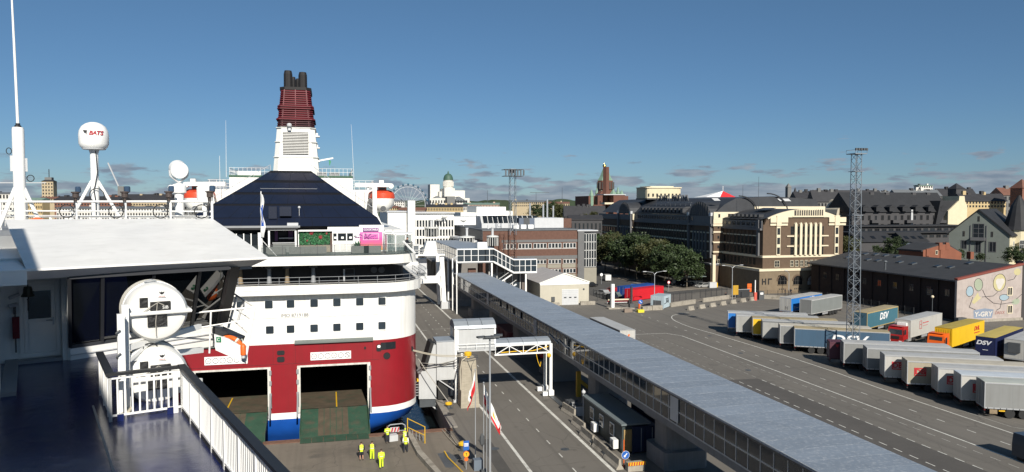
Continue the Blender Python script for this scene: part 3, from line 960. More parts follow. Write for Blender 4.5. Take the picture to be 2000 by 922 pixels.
# searchlight
p=w2own(dp(349,333,32));x,y=p[0],p[1]
t=thing_own('searchlight','white searchlight drum tilted on a white column behind the roof','searchlight',(x,y,22.35))
mb=MB();mb.tube((x,y,22.35),(x,y,24.05),.19,18);mb.build('column',CLEANWHITE,t)
mb=MB();mb.lathe([(.2,0),(.30,.05),(.30,.34),(.26,.40),(.1,.46)],18,(x,y,23.98));mb.build('housing',CLEANWHITE,t)
mb=MB();mb.ball((x-.34,y-.05,24.25),.12);mb.build('motor',CLEANWHITE,t)
mb=MB();mb.path([(x-.36,y,25.0),(x-.34,y,24.75),(x,y,24.47),(x+.34,y,24.75),(x+.36,y,25.0)],.05,8);mb.build('yoke',LGREY,t)
ca=R(14)
bm=MB();bm.lathe([(.28,.36),(.36,.30),(.36,-.25),(.33,-.28),(.33,-.30),(.02,-.32)],28,(0,0,0),ax='y')
bm.v=[(x+v[0],y+v[1]*math.cos(ca)-v[2]*math.sin(ca),25.04+v[1]*math.sin(ca)+v[2]*math.cos(ca))for v in bm.v]
bm.build('drum',CLEANWHITE,t,True)
# white post lamp drum near the lifeboat
p=w2own(dp(400,375,32));x,y=p[0],p[1]
t=thing_own('radar_drum','small white drum on a short post next to the orange lifeboat','drum',(x,y,22.35))
mb=MB();mb.lathe([(.25,23.6-22.35),(.33,1.3),(.34,1.9),(.28,1.96)],18,(x,y,22.35));mb.build('drum',CLEANWHITE,t,True)
mb=MB();mb.tube((x,y,22.35),(x,y,23.7),.08,8);mb.build('post',CLEANWHITE,t)
# ================================================================== THE CRUISE FERRY, stern on to us (x abeam from its centre line, y ahead from the stern)
FX,FY=-4.8,80.0
RED=mat('ferry_red',(.245,.009,.016),.38,var=.10,scale=.4,streak=.22,coat=.2,bump=.06,bscale=.7)
FWHITE=mat('ferry_white',(.80,.79,.75),.42,var=.06,scale=.35,streak=.24,bump=.05,bscale=.6)
FBLUE=mat('ferry_blue',(.010,.085,.40),.4,var=.12,scale=.6)
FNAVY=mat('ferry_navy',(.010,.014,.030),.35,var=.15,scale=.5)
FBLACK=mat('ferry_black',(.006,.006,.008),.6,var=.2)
FGREEN=mat('ramp_green',(.024,.066,.040),.7,var=.25,scale=.7,dirt=((.075,.062,.042),.75,.8))
FBROWN=mat('worn_ramp',(.085,.064,.042),.8,var=.3,scale=.9,dirt=((.03,.06,.035),.6,.5))
DECKG=mat('deck_green_grey',(.10,.12,.11),.6,var=.15)
LOUVRE=mat('funnel_red',(.125,.014,.021),.5,var=.2,scale=.6,streak=.3)
SOOT=mat('soot_black',(.010,.009,.010),.7,var=.2)
def fthing(name,label,cat,base,group=None):
 """a thing in the ferry's frame"""
 o=thing(name,label,cat,(FX+base[0],FY+base[1],base[2]),0,group)
 FR[o.name]=tuple(base)
 return o
fer=fthing('cruise_ferry','red and white cruise ferry with two open stern doors and a red louvred funnel','ferry',(0,0,-2.5))
HW,LEN=14.4,165.0
FLAT=[-9.9,-8.9,-1.3,1.4,8.95,9.9]
def outline(hw,y0,rad=4.5,nseg=7):
 """plan outline of the hull at one level, from the far starboard side round the stern to the far port side"""
 pts=[(hw,LEN),(hw,40)]
 for i in range(nseg+1):
  a=PI/2*i/nseg
  pts.append((hw-rad+rad*math.cos(a),y0+rad-rad*math.sin(a)))
 s=min(1,(hw-rad)/9.9)
 for x in FLAT[::-1]:
  pts.append((x*s,y0))
 for i in range(nseg+1):
  a=PI/2*(1-i/nseg)
  pts.append((-(hw-rad)-rad*math.cos(a),y0+rad-rad*math.sin(a)))
 pts+=[(-hw,40),(-hw,LEN)]
 return pts
LV=[(-2.6,10.5,2.2),(-1.2,12.4,.9),(-.2,13.8,.15),(.86,HW,0),(1.54,HW,0),(1.8,HW,0),(6.45,HW,0),(8.85,HW,0),(13.5,HW,0),(15.2,HW,0)]
OUT=[[(x,y,z)for x,y in outline(hw,y0,4.5+(14.4-hw)*.3)]for z,hw,y0 in LV]
NP=len(OUT[0])
f0=2+8
def hull_part(name,k0,k1,m,holes=False):
 mb=MB()
 for k in range(k0,k1):
  for i in range(NP-1):
   if holes and LV[k][0]>=1.5 and LV[k+1][0]<=6.5:
    xa,xb=OUT[k][i][0],OUT[k][i+1][0]
    mid=(xa+xb)/2
    if abs(OUT[k][i][1])<.01 and abs(OUT[k][i+1][1])<.01 and(1.4<mid<8.95 or-8.9<mid<-1.3):
     continue
   mb.quad(OUT[k][i],OUT[k][i+1],OUT[k+1][i+1],OUT[k+1][i])
 return mb.build(name,m,fer,True)
hull_part('lower_hull',0,3,FBLUE)
hull_part('hull_stripe',3,4,CLEANWHITE)
hull_part('red_hull',4,7,RED,True)
hull_part('white_hull',7,9,FWHITE)
# belting: plate seams on the hull
for z in(11.6,):
 mb=MB();mb.box(-9.9,9.9,-.012,0,z,z+.03);mb.build('plate_seam',MGREY,fer)
for k,x in enumerate((-9.6,-5.2,-1.05,1.2,4.1,9.25)):
 mb=MB();mb.box(x,x+.03,-.012,0,6.7,8.8);mb.build('plate_seam',mat('dark_red_seam',(.12,.006,.01),.6),fer)
mb=MB();mb.box(-9.9,9.9,-.02,0,6.72,6.76);mb.build('plate_seam',MATS['dark_red_seam'],fer)
for x0,x1 in((-11.2,-4.0),(1.15,9.3)):
 mb=MB();mb.prism([(0,8.75),(-.35,8.85),(-.35,9.0),(0,9.2)],x0,x1,'x');mb.build('door_lintel',mat('lintel_grey',(.14,.16,.15),.6),fer)
 # stern windows
WX=[470,525,567.5,613.5,658,702.6,746]
win_f=MB();win_f.box(-.46,.46,-.05,0,-.48,.48);win_fm=win_f.mesh('window',CLEANWHITE)
win_p=MB();win_p.prism([(-.39,-.33),(-.33,-.40),(.33,-.40),(.39,-.33),(.39,.33),(.33,.40),(-.33,.40),(-.39,.33)],-.075,-.051,'y');win_pm=win_p.mesh('pane',GLASSB)
ww=[]
for u in WX:
 x=rp(u,592,80)[0]-FX
 ww.append((x,13.1-.02))
 if u>480:
  ww.append((rp(u+(2 if u<530 else 0),638,80)[0]-FX,10.42))
for x in(-6.3,-8.7,-11.2,-2.9-3.3):
 ww+=[(x-.8,13.1),(x-.8,10.42)]
done=[]
for x,z in ww:
 if any(abs(x-a)<1 and abs(z-b)<.5 for a,b in done)or abs(x)>10.6:
  continue
 done.append((x,z))
 w=inst('window',win_fm,fer,(x,0,z),world=True)
 inst('pane',win_pm,w,(0,0,0))
 # rounded-corner windows and mooring openings low on the red quarter
def fbox(name,u0,v0,u1,v1,m,dy=-.06,r=80.0,parent=None):
 a,b=rp(u0,v0,r),rp(u1,v1,r)
 mb=MB();w,h=b[0]-a[0],a[2]-b[2];c=min(w,h)*.22
 x0,x1,z0,z1=a[0]-FX,b[0]-FX,b[2],a[2]
 mb.prism([(x0+c,z0),(x1-c,z0),(x1,z0+c),(x1,z1-c),(x1-c,z1),(x0+c,z1),(x0,z1-c),(x0,z0+c)],r-FY+dy,r-FY+.02,'y')
 return mb.build(name,m,parent or fer)
for a in((735,673,745,686),(541,685,556,693),(541,697,556,707),(711,677,715,682)):
 fbox('mooring_port',*a,FBLACK)
fbox('port_light',737,674,743,679,CLEANWHITE,-.09)
# control window and fairlead on the rounded quarter
mb=MB()
q=[]
for i in range(4):
 th=PI/2-R(4+i*7)
 q.append((9.8+4.63*math.cos(th),4.6-4.63*math.sin(th)))
for(a,b)in zip(q[:-1],q[1:]):
 mb.quad((a[0],a[1]-.01,7.75),(b[0],b[1]-.01,7.75),(b[0],b[1]-.01,8.55),(a[0],a[1]-.01,8.55))
mb.build('control_window',GLASS,fer)
mb=MB()
for i in range(len(q)):
 pass
mb.lathe([(.36,-.08),(.4,0),(.22,.03),(.18,-.02)],14,(10.75,.1,7.05),ax='y');mb.build('fairlead',FBLACK,fer)
mb=MB();mb.lathe([(.3,-.08),(.35,0),(.2,.03)],14,(13.55,2.15,7.3),ax='y');mb.build('fairlead',FBLACK,fer)
# vehicle deck behind the doors
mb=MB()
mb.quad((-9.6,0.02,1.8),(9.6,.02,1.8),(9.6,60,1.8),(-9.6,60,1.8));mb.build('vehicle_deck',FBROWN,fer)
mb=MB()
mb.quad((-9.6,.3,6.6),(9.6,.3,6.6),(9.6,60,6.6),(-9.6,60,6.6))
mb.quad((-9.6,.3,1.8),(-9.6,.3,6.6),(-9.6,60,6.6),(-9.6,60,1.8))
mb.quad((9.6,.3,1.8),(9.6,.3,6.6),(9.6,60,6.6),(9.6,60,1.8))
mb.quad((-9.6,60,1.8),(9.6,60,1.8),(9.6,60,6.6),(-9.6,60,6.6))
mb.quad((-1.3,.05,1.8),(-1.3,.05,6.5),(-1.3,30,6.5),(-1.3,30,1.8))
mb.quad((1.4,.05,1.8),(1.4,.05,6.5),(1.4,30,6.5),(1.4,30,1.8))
mb.build('garage',FBLACK,fer)  # near-black walls: the garage's inner shade is put into the colour
def stern_door(x0,x1,mid):
 """door surround and lowered ramp"""
 d=MB()
 d.box(x0-.02,x0+.30,-.20,.05,1.5,6.5);d.box(x1-.30,x1+.02,-.20,.05,1.5,6.5);d.box(x0+.3,x1-.3,-.12,.05,6.32,6.5)
 fr=d.build('door_frame',mat('jamb_white',(.62,.60,.55),.6,var=.2,scale=2,streak=.4),fer)
 for xs in(x0+.02,x1-.02):
  mb=MB()
  for zz in(2.2,3.3,4.6,5.7):
   mb.box(xs-.12,xs+.12,-.32,-.2,zz,zz+.45)
  mb.tube((xs,-.3,3.6),(xs,-2.2,1.6),.09,8);mb.tube((xs,-.3,3.5),(xs,-.3,2.4),.12,8)
  mb.build('latch',MGREY,fr)
 r=MB()
 y0,z0,y1,z1=-.05,1.78,-4.6,.16
 for k in range(4):
  ya,yb=y0+(y1-y0)*k/4,y0+(y1-y0)*(k+1)/4
  za,zb=z0+(z1-z0)*k/4,z0+(z1-z0)*(k+1)/4
  r.raw([(x0+.35,ya,za),(x1-.3,ya,za),(x1-.3,yb+.02,zb),(x0+.35,yb+.02,zb),(x0+.35,ya,za-.35),(x1-.3,ya,za-.35),(x1-.3,yb+.02,zb-.3),(x0+.35,yb+.02,zb-.3)],[(0,1,2,3),(7,6,5,4),(0,3,7,4),(1,5,6,2),(3,2,6,7),(0,4,5,1)])
 ramp=r.build('ramp',FGREEN,fer)
 for k in range(5):
  xa=x0+2.1+k*.62
  mb=MB();mb.quad((xa,y0,z0+.01),(xa+.56,y0,z0+.01),(xa+.56,y1+.1,z1+.045),(xa,y1+.1,z1+.045));mb.build('tread_plate',FBROWN,ramp)
 for k in range(6):
  xa=x0+.4+k*(x1-x0-.8)/6
  wdt=(x1-x0-.8)/6-.05
  mb=MB();mb.prism([(-4.55,.16),(-6.1,.09),(-6.1,.06),(-4.55,.06)],xa,xa+wdt,'x');mb.build('ramp_flap',FGREEN,ramp)
 for xs in(x0+.3,x1-.35):
  mb=MB();mb.prism([(-.1,1.7),(-.1,2.4),(-4.6,.75),(-4.6,.05)],xs,xs+.08,'x');mb.build('side_plate',FGREEN,ramp)
 mb=MB();mb.box(mid-.07,mid+.07,.2,6.5,1.81,1.83);mb.build('lane_line',YELLOW,fer)
stern_door(1.4,8.95,5.4)
stern_door(-8.9,-1.3,-5.9)
# sign boards with height limits
def signboard(x,z):
 b=MB().box(x-2.1,x+2.1,-.07,-.012,z-.42,z+.42).build('sign_board',CLEANWHITE,fer)
 for k,tx in enumerate(('4,4m','2,6m','15','22','10','')):
  cx=x-1.72+k*.69
  mb=MB()
  ring=[(cx+.27*math.cos(a),-.08,z+.27*math.sin(a))for a in[i*2*PI/20 for i in range(21)]]
  mb.path(ring,.028,4);mb.build('ring',BLACK,b)
  if tx:
   letter(tx,.17 if len(tx)>2 else .22,b,(cx,-.085,z),0,RED,world=True)
  else:
   mb=MB();mb.beam((cx-.18,-.08,z+.18),(cx+.18,-.08,z-.18),.03,.05);mb.build('slash',BLACK,b)
signboard(4.85,7.42)
signboard(-5.65,7.45)
letter('IMO 8719188',.5,fer,(1.2,-.02,11.85),0,DGREY,world=True)
# ledge and mooring deck gallery
def ring_slab(name,z0,z1,m,hw=HW+.0,y0=-.0,rad=4.6,depth=40,parent=None):
 pts=[(x,y)for x,y in outline(hw,y0,rad)if y<=40.1]
 mb=MB();mb.prism(pts,z0,z1);return mb.build(name,m,parent or fer)
ring_slab('gallery_ledge',14.15,15.15,FWHITE,HW+.55,-1.15,5.2)
mb=MB()
mb.box(-10,10,-1.18,-1.15,14.62,14.66);mb.build('ledge_moulding',LGREY,fer)
mb=MB();mb.prism([(x,y)for x,y in outline(13.2,3.6,3)if y<40.1],15.15,17.2);mb.build('gallery_wall',FBLACK,fer)
ring_slab('gallery_floor',15.14,15.17,FBLACK,HW-.05,-.9,4.6)
for i,u in enumerate((420,470,526,561,612)):
 x=rp(u,545,81.6)[0]-FX
 mb=MB();mb.lathe([(.30,0),(.24,.2),(.19,1.4),(.2,1.55)],12,(x,1.5,15.17));b=mb.build('ventilator',TIMBER if i%2 else MGREY,fer,True)
 mb=MB();mb.lathe([(.2,1.52),(.45,1.55),(.45,1.78),(.3,1.86)],12,(x,1.5,15.17));mb.build('cowl',DGREY,b)
x=rp(672,545,81.6)[0]-FX
mb=MB();mb.tube((x,1.6,15.2),(x,1.6,16.5),.09,8);mb.build('vent_pipe',LGREY,fer)
mb=MB();mb.path([(x+.1,1.9,15.2),(x+.1,1.9,16.5),(x+1.1,1.9,16.5),(x+1.1,1.9,15.2)],.05);mb.path([(x+.1,1.9,15.9),(x+1.1,1.9,15.9)],.04);mb.build('gallery_gate',DSTEEL,fer)
for u in(730,745):
 p=rp(u,523,83.4)
 mb=MB();mb.lathe([(.36,-.1),(.36,.0),(.2,.05)],16,(p[0]-FX,3.3,16.2),ax='y');mb.build('fan',DGREY,fer)
def perimeter(hw,y0,rad,xmin=-13):
 """points along the stern edge from starboard side to port, evenly spaced enough for rails"""
 pts=[(x,y)for x,y in outline(hw,y0,rad)if y<14.1 or y==40]
 pts=[(hw,12.0)]+[p for p in pts if p[1]<12]
 pts.append((-hw,12.0))
 return pts
def resample(pts,step):
 out,acc=[pts[0]],0
 for a,b in zip(pts[:-1],pts[1:]):
  L=math.hypot(b[0]-a[0],b[1]-a[1])
  if L<1e-6:
   continue
  d=step-acc
  while d<=L:
   out.append((a[0]+(b[0]-a[0])*d/L,a[1]+(b[1]-a[1])*d/L))
   d+=step
  acc=(acc+L)%step
 return out
def ferry_rail(name,pts,z0,zs,m,step,r=.03,parent=None,glass=None,world_parent=None):
 rt=bpy.data.objects.new(name,None)
 rows=[]
 mb=MB()
 for z in zs:
  mb.path([(x,y,z)for x,y in pts],r,5)
 rail=mb.build(name,m,fer)
 for x,y in resample(pts,step):
  mb=MB();mb.tube((x,y,z0),(x,y,zs[0]),r,5);mb.build('post',m,rail)
 if glass:
  rs=resample(pts,step)
  for a,b in zip(rs[:-1],rs[1:]):
   d=Vector((b[0]-a[0],b[1]-a[1],0)).normalized()*.05
   mb=MB();mb.quad((a[0]+d.x,a[1]+d.y,z0+.08),(b[0]-d.x,b[1]-d.y,z0+.08),(b[0]-d.x,b[1]-d.y,zs[0]-.08),(a[0]+d.x,a[1]+d.y,zs[0]-.08));mb.build('glass_panel',glass,rail)
 return rail
ferry_rail('gallery_railing',perimeter(HW+.5,-1.05,5.1),15.1,(15.95,15.55),MGREY,2.0,.028)
ferry_rail('side_railing',[(HW+.75,0),(HW+1.0,3.2),(HW+.9,9)],14.9,(16.4,15.9,15.4),CLEANWHITE,1.0,.035)
# lit ledge lower bulge on the starboard side
mb=MB();mb.prism([(13.2,1.2),(15.2,3.4),(15.3,14),(14,14)],14.5,14.95);mb.build('side_ledge',FWHITE,fer)
# aft lounge deck
mb=MB()
pts=[(x,y)for x,y in outline(HW-.0,-.7,4.6)if y<40.1]
mb.prism(pts,17.15,18.10);mb.build('aft_deck',FWHITE,fer)
mb=MB();mb.prism([(x*.99,y+.25)for x,y in pts],18.10,18.12);mb.build('deck_covering',DECKG,fer)
mb=MB();mb.prism([(11.4,17.0),(12.6,16.8),(14.38,16.8),(14.38,17.16),(10.4,17.16)],1.2,4,'y');mb.build('corner_fairing',FWHITE,fer)
ferry_rail('aft_deck_railing',perimeter(HW-.35,-.45,4.4),18.12,(19.25,),DSTEEL,1.75,.025,glass=CLEAR)
# bar front on the lounge deck (y = 6)
BY=6.0
def bx(u,y=None):
 return rp(u,470,FY+BY)[0]-FX
def bar_box(name,u0,u1,z0,z1,m,y0=0.0,y1=.3,parent=None):
 mb=MB();mb.box(bx(u0),bx(u1),BY+y0,BY+y1,z0,z1);return mb.build(name,m,parent or fer)
MAUVE=mat('mauve_panel',(.16,.06,.16),.6,var=.2)
bar_box('bar_back_wall',300,748,18.12,21.0,FBLACK,2.4,2.6)
bar_box('bar_bulkhead',582,750,18.12,20.62,CLEANWHITE,0,2.3)
bar_box('bar_fascia',640,742,20.62,20.95,CLEANWHITE,-.02,2.3)
bar_box('bar_fascia',583,649,20.50,20.66,CLEANWHITE,-.5,0)
bar_box('bar_fascia',524,578,20.64,20.72,CLEANWHITE,-.3,0)
bar_box('bar_end_wall',702,750,20.62,21.15,CLEANWHITE,-.04,2.3)
for u in(524,576):
 bar_box('bar_post',u,u+3.5,18.12,20.6,CLEANWHITE,-.2,.1)
bar_box('bar_post',504,511,18.12,20.4,CLEANWHITE,-.1,.1)
bar_box('bar_ceiling',300,582,20.72,20.9,FBLACK,-.4,2.4)
# windows at the port end
for k in range(10):
 u=360+k*14.4
 bar_box('window_pane',u+2,u+13,18.5,20.2,GLASS,0,.05)
 bar_box('window_post',u,u+2,18.12,20.3,CLEANWHITE,-.05,.1)
bar_box('bar_counter',532,575,18.12,19.15,mat('counter_grey',(.16,.17,.16),.6),.6,1.1)
bar_box('counter_top',531,575,19.15,19.22,LGREY,.5,1.2)
bar_box('bar_shelf',543,572,19.62,19.72,LGREY,1.6,2.2)
bar_box('bar_panel',534,540,19.3,20.5,MAUVE,2.2,2.38)
bar_box('bar_panel',561,571,19.5,20.5,MAUVE,2.2,2.38)
bar_box('bar_screen',545,559,19.9,20.5,FBLACK,2.0,2.3)
# plant wall with flowers
x0,x1=bx(584),bx(645)
pw=MB().box(x0,x1,BY-.08,BY+.1,18.95,20.5).build('plant_wall',mat('plant_backing',(.012,.03,.016),.9),fer)
random.seed(11)
mb=MB()
for k in range(520):
 cx,cz=random.uniform(x0+.05,x1-.05),random.uniform(19.0,20.45)
 a=random.uniform(0,2*PI);L=random.uniform(.09,.2);w=L*.3
 dx,dz=math.cos(a)*L,math.sin(a)*L
 px,pz=-math.sin(a)*w,math.cos(a)*w
 y=BY-.1-random.uniform(0,.12)
 mb.quad((cx-dx,y+.05,cz-dz),(cx+px,y,cz+pz),(cx+dx,y-random.uniform(0,.1),cz+dz),(cx-px,y,cz-pz))
o=mb.build('foliage',mat('plant_green',(.025,.13,.045),.6,var=.5,scale=4),pw)
mb=MB()
for u,v in((608,455),(626,463),(600,470),(638,456)):
 c=rp(u,v,FY+BY-.25)
 s=1 if u in(608,626)else .5
 for k in range(7):
  a=k*2*PI/7
  q0=(c[0]-FX,BY-.26,c[2])
  mb.quad(q0,(q0[0]+.13*s*math.cos(a-.3),BY-.3,q0[2]+.13*s*math.sin(a-.3)),(q0[0]+.30*s*math.cos(a),BY-.28,q0[2]+.30*s*math.sin(a)),(q0[0]+.13*s*math.cos(a+.3),BY-.3,q0[2]+.13*s*math.sin(a+.3)))
mb.build('flower',mat('flower_red',(.42,.03,.06),.6),pw)
bar_box('plinth',584,645,18.12,18.95,mat('plinth_beige',(.26,.22,.16),.7,var=.15,scale=3),-.1,.1)
bar_box('bar_frame',645,649,18.12,20.5,mat('brown_frame',(.09,.05,.035),.6),-.12,.1)
# kiosk windows
for a,b in((651,657.5),(660,676),(678,689.5)):
 f=bar_box('kiosk_window',a-1,b+1,19.33,20.32,CLEANWHITE,-.06,0)
 bar_box('pane',a,b,19.40,20.24,GLASS,-.075,-.058,f)
 m=(a+b)/2+1
 bar_box('notice',m-2.6,m+2.4,19.62,19.86,CLEANWHITE,-.09,-.078,f)
for k in range(3):
 bar_box('kiosk_panel',652+k*13,663+k*13,18.3,19.2,FWHITE,-.05,0)
bar_box('wall_plate',691,696.5,19.8,19.98,MGREY,-.07,-.03)
# sunset poster with a plain sign over it
PP=bpy.data.materials.new('poster_print')
PP.use_nodes=True
def poster_mat(m):
 N,L=m.node_tree.nodes,m.node_tree.links
 b=N['Principled BSDF'];b.inputs['Roughness'].default_value=.5
 tc=N.new('ShaderNodeTexCoord');sep=N.new('ShaderNodeSeparateXYZ');L.new(tc.outputs['Generated'],sep.inputs[0])
 nz=N.new('ShaderNodeTexNoise');nz.inputs['Scale'].default_value=2.6;nz.inputs['Detail'].default_value=3;L.new(tc.outputs['Generated'],nz.inputs['Vector'])
 ad=N.new('ShaderNodeMath');ad.operation='MULTIPLY_ADD';L.new(nz.outputs['Fac'],ad.inputs[0]);ad.inputs[1].default_value=.35;L.new(sep.outputs[2],ad.inputs[2])
 r=N.new('ShaderNodeValToRGB');L.new(ad.outputs[0],r.inputs[0])
 el=r.color_ramp.elements
 el[0].position=.12;el[0].color=(.75,.42,.04,1);el[1].position=1.1;el[1].color=(.62,.16,.42,1)
 for p,c in((.34,(.72,.20,.12,1)),(.55,(.66,.10,.22,1)),(.78,(.55,.08,.34,1))):
  e=el.new(p);e.color=c
 L.new(r.outputs[0],b.inputs['Base Color'])
poster_mat(PP)
po=MB().box(bx(702.5),bx(747),BY-.09,BY-.045,18.28,20.36).build('poster',PP,fer)
mb=MB()
x0,x1=bx(709),bx(740)
for a in((x0,x1,20.15,20.18),(x0,x1,19.45,19.48)):
 mb.box(a[0],a[1],BY-.10,BY-.092,a[2],a[3])
mb.box(x0,x0+.04,BY-.10,BY-.092,19.48,20.15);mb.box(x1-.04,x1,BY-.10,BY-.092,19.48,20.15)
mb.build('border',CLEANWHITE,po)
mb=MB()
for k in range(6):
 a=R(15+k*27)
 cx,cz=bx(712)+.1,19.55
 for s in range(5):
  p=(cx+(.25+.28*s)*math.cos(a),cz+(.2+.17*s)*math.sin(a)-.012*s*s)
  mb.prism([(p[0],p[1]),(p[0]+.14,p[1]-.14),(p[0]+.26,p[1]+.03)],BY-.0955,BY-.0905,'y')
mb.build('frond',mat('print_purple',(.22,.04,.20),.6),po)
sg=MB().box(bx(709),bx(739.5),BY-.14,BY-.045,20.42,20.84).build('bar_sign',mat('sign_purple',(.20,.05,.22),.5),fer)
letter('COCKTAILS',.30,sg,((bx(709)+bx(739.5))/2,BY-.15,20.63),0,CLEANWHITE,world=True,bold=.008)
# glass shelter at the starboard end of the lounge deck
def post_box(name,x0,x1,y0,y1,z0,z1,m,parent=None):
 return MB().box(x0,x1,y0,y1,z0,z1).build(name,m,parent or fer)
gx=bx(770)
for k,(a,b,y)in enumerate(((11.2,12.2,5.2),(12.2,13.4,5.2),(13.4,14.1,5.4))):
 post_box('shelter_glass',a+.08,b-.03,y,y+.03,18.2,20.0,GLASSG)
for x in(11.2,12.2,13.35,14.1):
 post_box('shelter_post',x,x+.1,5.15,5.3,18.12,20.15,CLEANWHITE)
post_box('shelter_roof',11.0,14.35,5.0,7.8,20.15,20.25,CLEANWHITE)
post_box('shelter_rail',11.2,14.1,5.13,5.2,18.95,19.03,CLEANWHITE)
for k in range(4):
 y=1.5+k*1.0
 post_box('windbreak_panel',10.95,10.99,y,y+.95,18.15,20.2,GLASSG)
post_box('windbreak_panel',11.0,11.9,6.5,6.54,18.15,20.3,GLASSG)
for x in(10.95,11.9):
 post_box('windbreak_post',x,x+.1,5.4,5.5,18.12,20.6,CLEANWHITE)
post_box('windbreak_rail',10.95,12.0,5.4,5.5,20.5,20.6,CLEANWHITE)
mb=MB();mb.beam((12.7,1.2,19.5),(13.9,-.1,18.2),.15,.15);mb.build('slanted_prop',CLEANWHITE,fer)
# dark navy sloped casing made of panels
TL=[(-2.4,24,28.0),(-2.4,24,28.0)]
rows=[(7.2,10.9,21.02),(8.6,10.4,22.0),(11.5,8.3,23.6),(14.5,6.4,25.0),(18,4.3,26.6),(21.5,2.55,28.0)]
cas=MB()
for(y0,w0,z0),(y1,w1,z1)in zip(rows[:-1],rows[1:]):
 cas.quad((-w0,y0+.03,z0),(w0,y0+.03,z0),(w1,y1+.03,z1),(-w1,y1+.03,z1))
for s in(-1,1):
 for(y0,w0,z0),(y1,w1,z1)in zip(rows[:-1],rows[1:]):
  cas.quad((s*w0,y0+.03,z0),(s*w1,y1+.03,z1),(s*w1,34,z1),(s*w0,34,z0))
cas.quad((-10.9,7.23,21.02),(10.9,7.23,21.02),(10.9,34,21.02),(-10.9,34,21.02))
cas.quad((-2.55,21.53,28),(2.55,21.53,28),(2.55,34,28),(-2.55,34,28))
casing=cas.build('casing',FBLACK,fer)
for(y0,w0,z0),(y1,w1,z1)in zip(rows[:-1],rows[1:]):
 n=max(4,round((w0+w1)/1.9))
 for k in range(n):
  a,b=-1+2*k/n,-1+2*(k+1)/n
  g=.022
  mb=MB();mb.quad((w0*a+g,y0,z0+g),(w0*b-g,y0,z0+g),(w1*b-g,y1,z1-g),(w1*a+g,y1,z1-g));mb.build('casing_panel',FNAVY,casing)
mb=MB();mb.box(-9.6,1.6,6.4,7.1,20.92,21.14);mb.build('gutter',MGREY,casing)
mb=MB();mb.box(.2,1.4,6.6,7.2,21.14,21.45);mb.build('vent_box',LGREY,casing)
for(xa,xb,yy,zz)in((-5.0,-2.2,9.5,22.45),(-3.4,3.4,15.6,25.5)):
 mb=MB();mb.beam((xa,yy,zz),(xb,yy,zz),.06,.07);mb.build('grab_rail',MGREY,casing)
mb=MB();mb.box(-1.9,-1.0,8.2,8.8,21.9,23.3);mb.box(-.7,.6,8.2,9.4,22.2,23.3);mb.build('hatch',FNAVY,casing)
for s in(-1,1):
 mb=MB();mb.path([(s*(w+.05),y-.1,z+.75)for y,w,z in rows[1:]],.035,5)
 for y,w,z in rows[1:]:
  mb.tube((s*(w+.05),y-.1,z),(s*(w+.05),y-.1,z+.75),.03,5)
 mb.build('stair_rail',LGREY,casing)
for u,v in((585,405),(690,430)):
 p=rp(u,v,90)
 mb=MB();mb.ball((p[0]-FX,9.0,p[2]),.16);mb.tube((p[0]-FX,9.0,p[2]-1),(p[0]-FX,9,p[2]),.03);mb.build('deck_lamp',LGREY,casing)
 # white deckhouse behind, with rails
mb=MB();mb.box(-7.9,8.0,23.0,50,21,27.2);mb.build('deckhouse',FWHITE,fer)
mb=MB();mb.box(-7.95,8.05,22.9,50,27.2,27.42);mb.build('deck_edge',mat('deck_edge_green',(.03,.10,.05),.6),fer)
ferry_rail('sun_deck_railing',[(-7.9,40),(-7.9,23),(-2.9,23)],27.4,(28.4,27.9),CLEANWHITE,.55,.022)
ferry_rail('sun_deck_railing',[(2.9,23),(8.0,23),(8.0,40)],27.4,(28.4,27.9),CLEANWHITE,.55,.022)
mb=MB();mb.box(3.3,4.6,24,25,27.42,28.0);mb.box(4.9,6.3,24,25,27.42,27.95);mb.build('deck_locker',MGREY,fer)
mb=MB();mb.box(-7.2,-4.2,26,27,27.42,28.1);mb.build('deck_locker',FWHITE,fer)
# stepped boat deck to starboard and port
for s in(-1,1):
 mb=MB();mb.box(min(s*8,s*11.0),max(s*8,s*11.0),26,60,20,25.6);mb.build('boat_deck_house',FWHITE,fer)
 mb=MB();mb.box(min(s*9,s*13.9),max(s*9,s*13.9),12,60,18.2,20.4);mb.build('boat_deck',FWHITE,fer)
 ferry_rail('boat_deck_railing',[(s*8.1,26),(s*11,26),(s*11,45)],25.6,(26.9,26.4,26.0),CLEANWHITE,.9,.025)
mb=MB()
for k in range(6):
 mb.box(8.3,9.4,19.2-k*.05,19.5,20.6+k*.7,20.66+k*.7)
mb.path([(8.25,19.2,20.4),(8.25,19.2,25.2)],.06);mb.path([(9.45,19.2,20.4),(9.45,19.2,25.2)],.06)
mb.build('boat_deck_ladder',LGREY,fer)
mb=MB();mb.tube((-9.2,24,25.6),(-9.2,24,30),.035,5,.02);mb.build('whip_antenna',CLEANWHITE,fer)
a=rp(441,290,FY+25);b=rp(441,235,FY+25)
mb=MB();mb.tube((a[0]-FX,25,27.2),(b[0]-FX,25,b[2]),.03,5,.012);mb.build('whip_antenna',CLEANWHITE,fer)
a=rp(692,330,FY+26);b=rp(686,243,FY+26)
mb=MB();mb.tube((a[0]-FX,26,25.6),(b[0]-FX,26,b[2]),.03,5,.012);mb.build('whip_antenna',CLEANWHITE,fer)
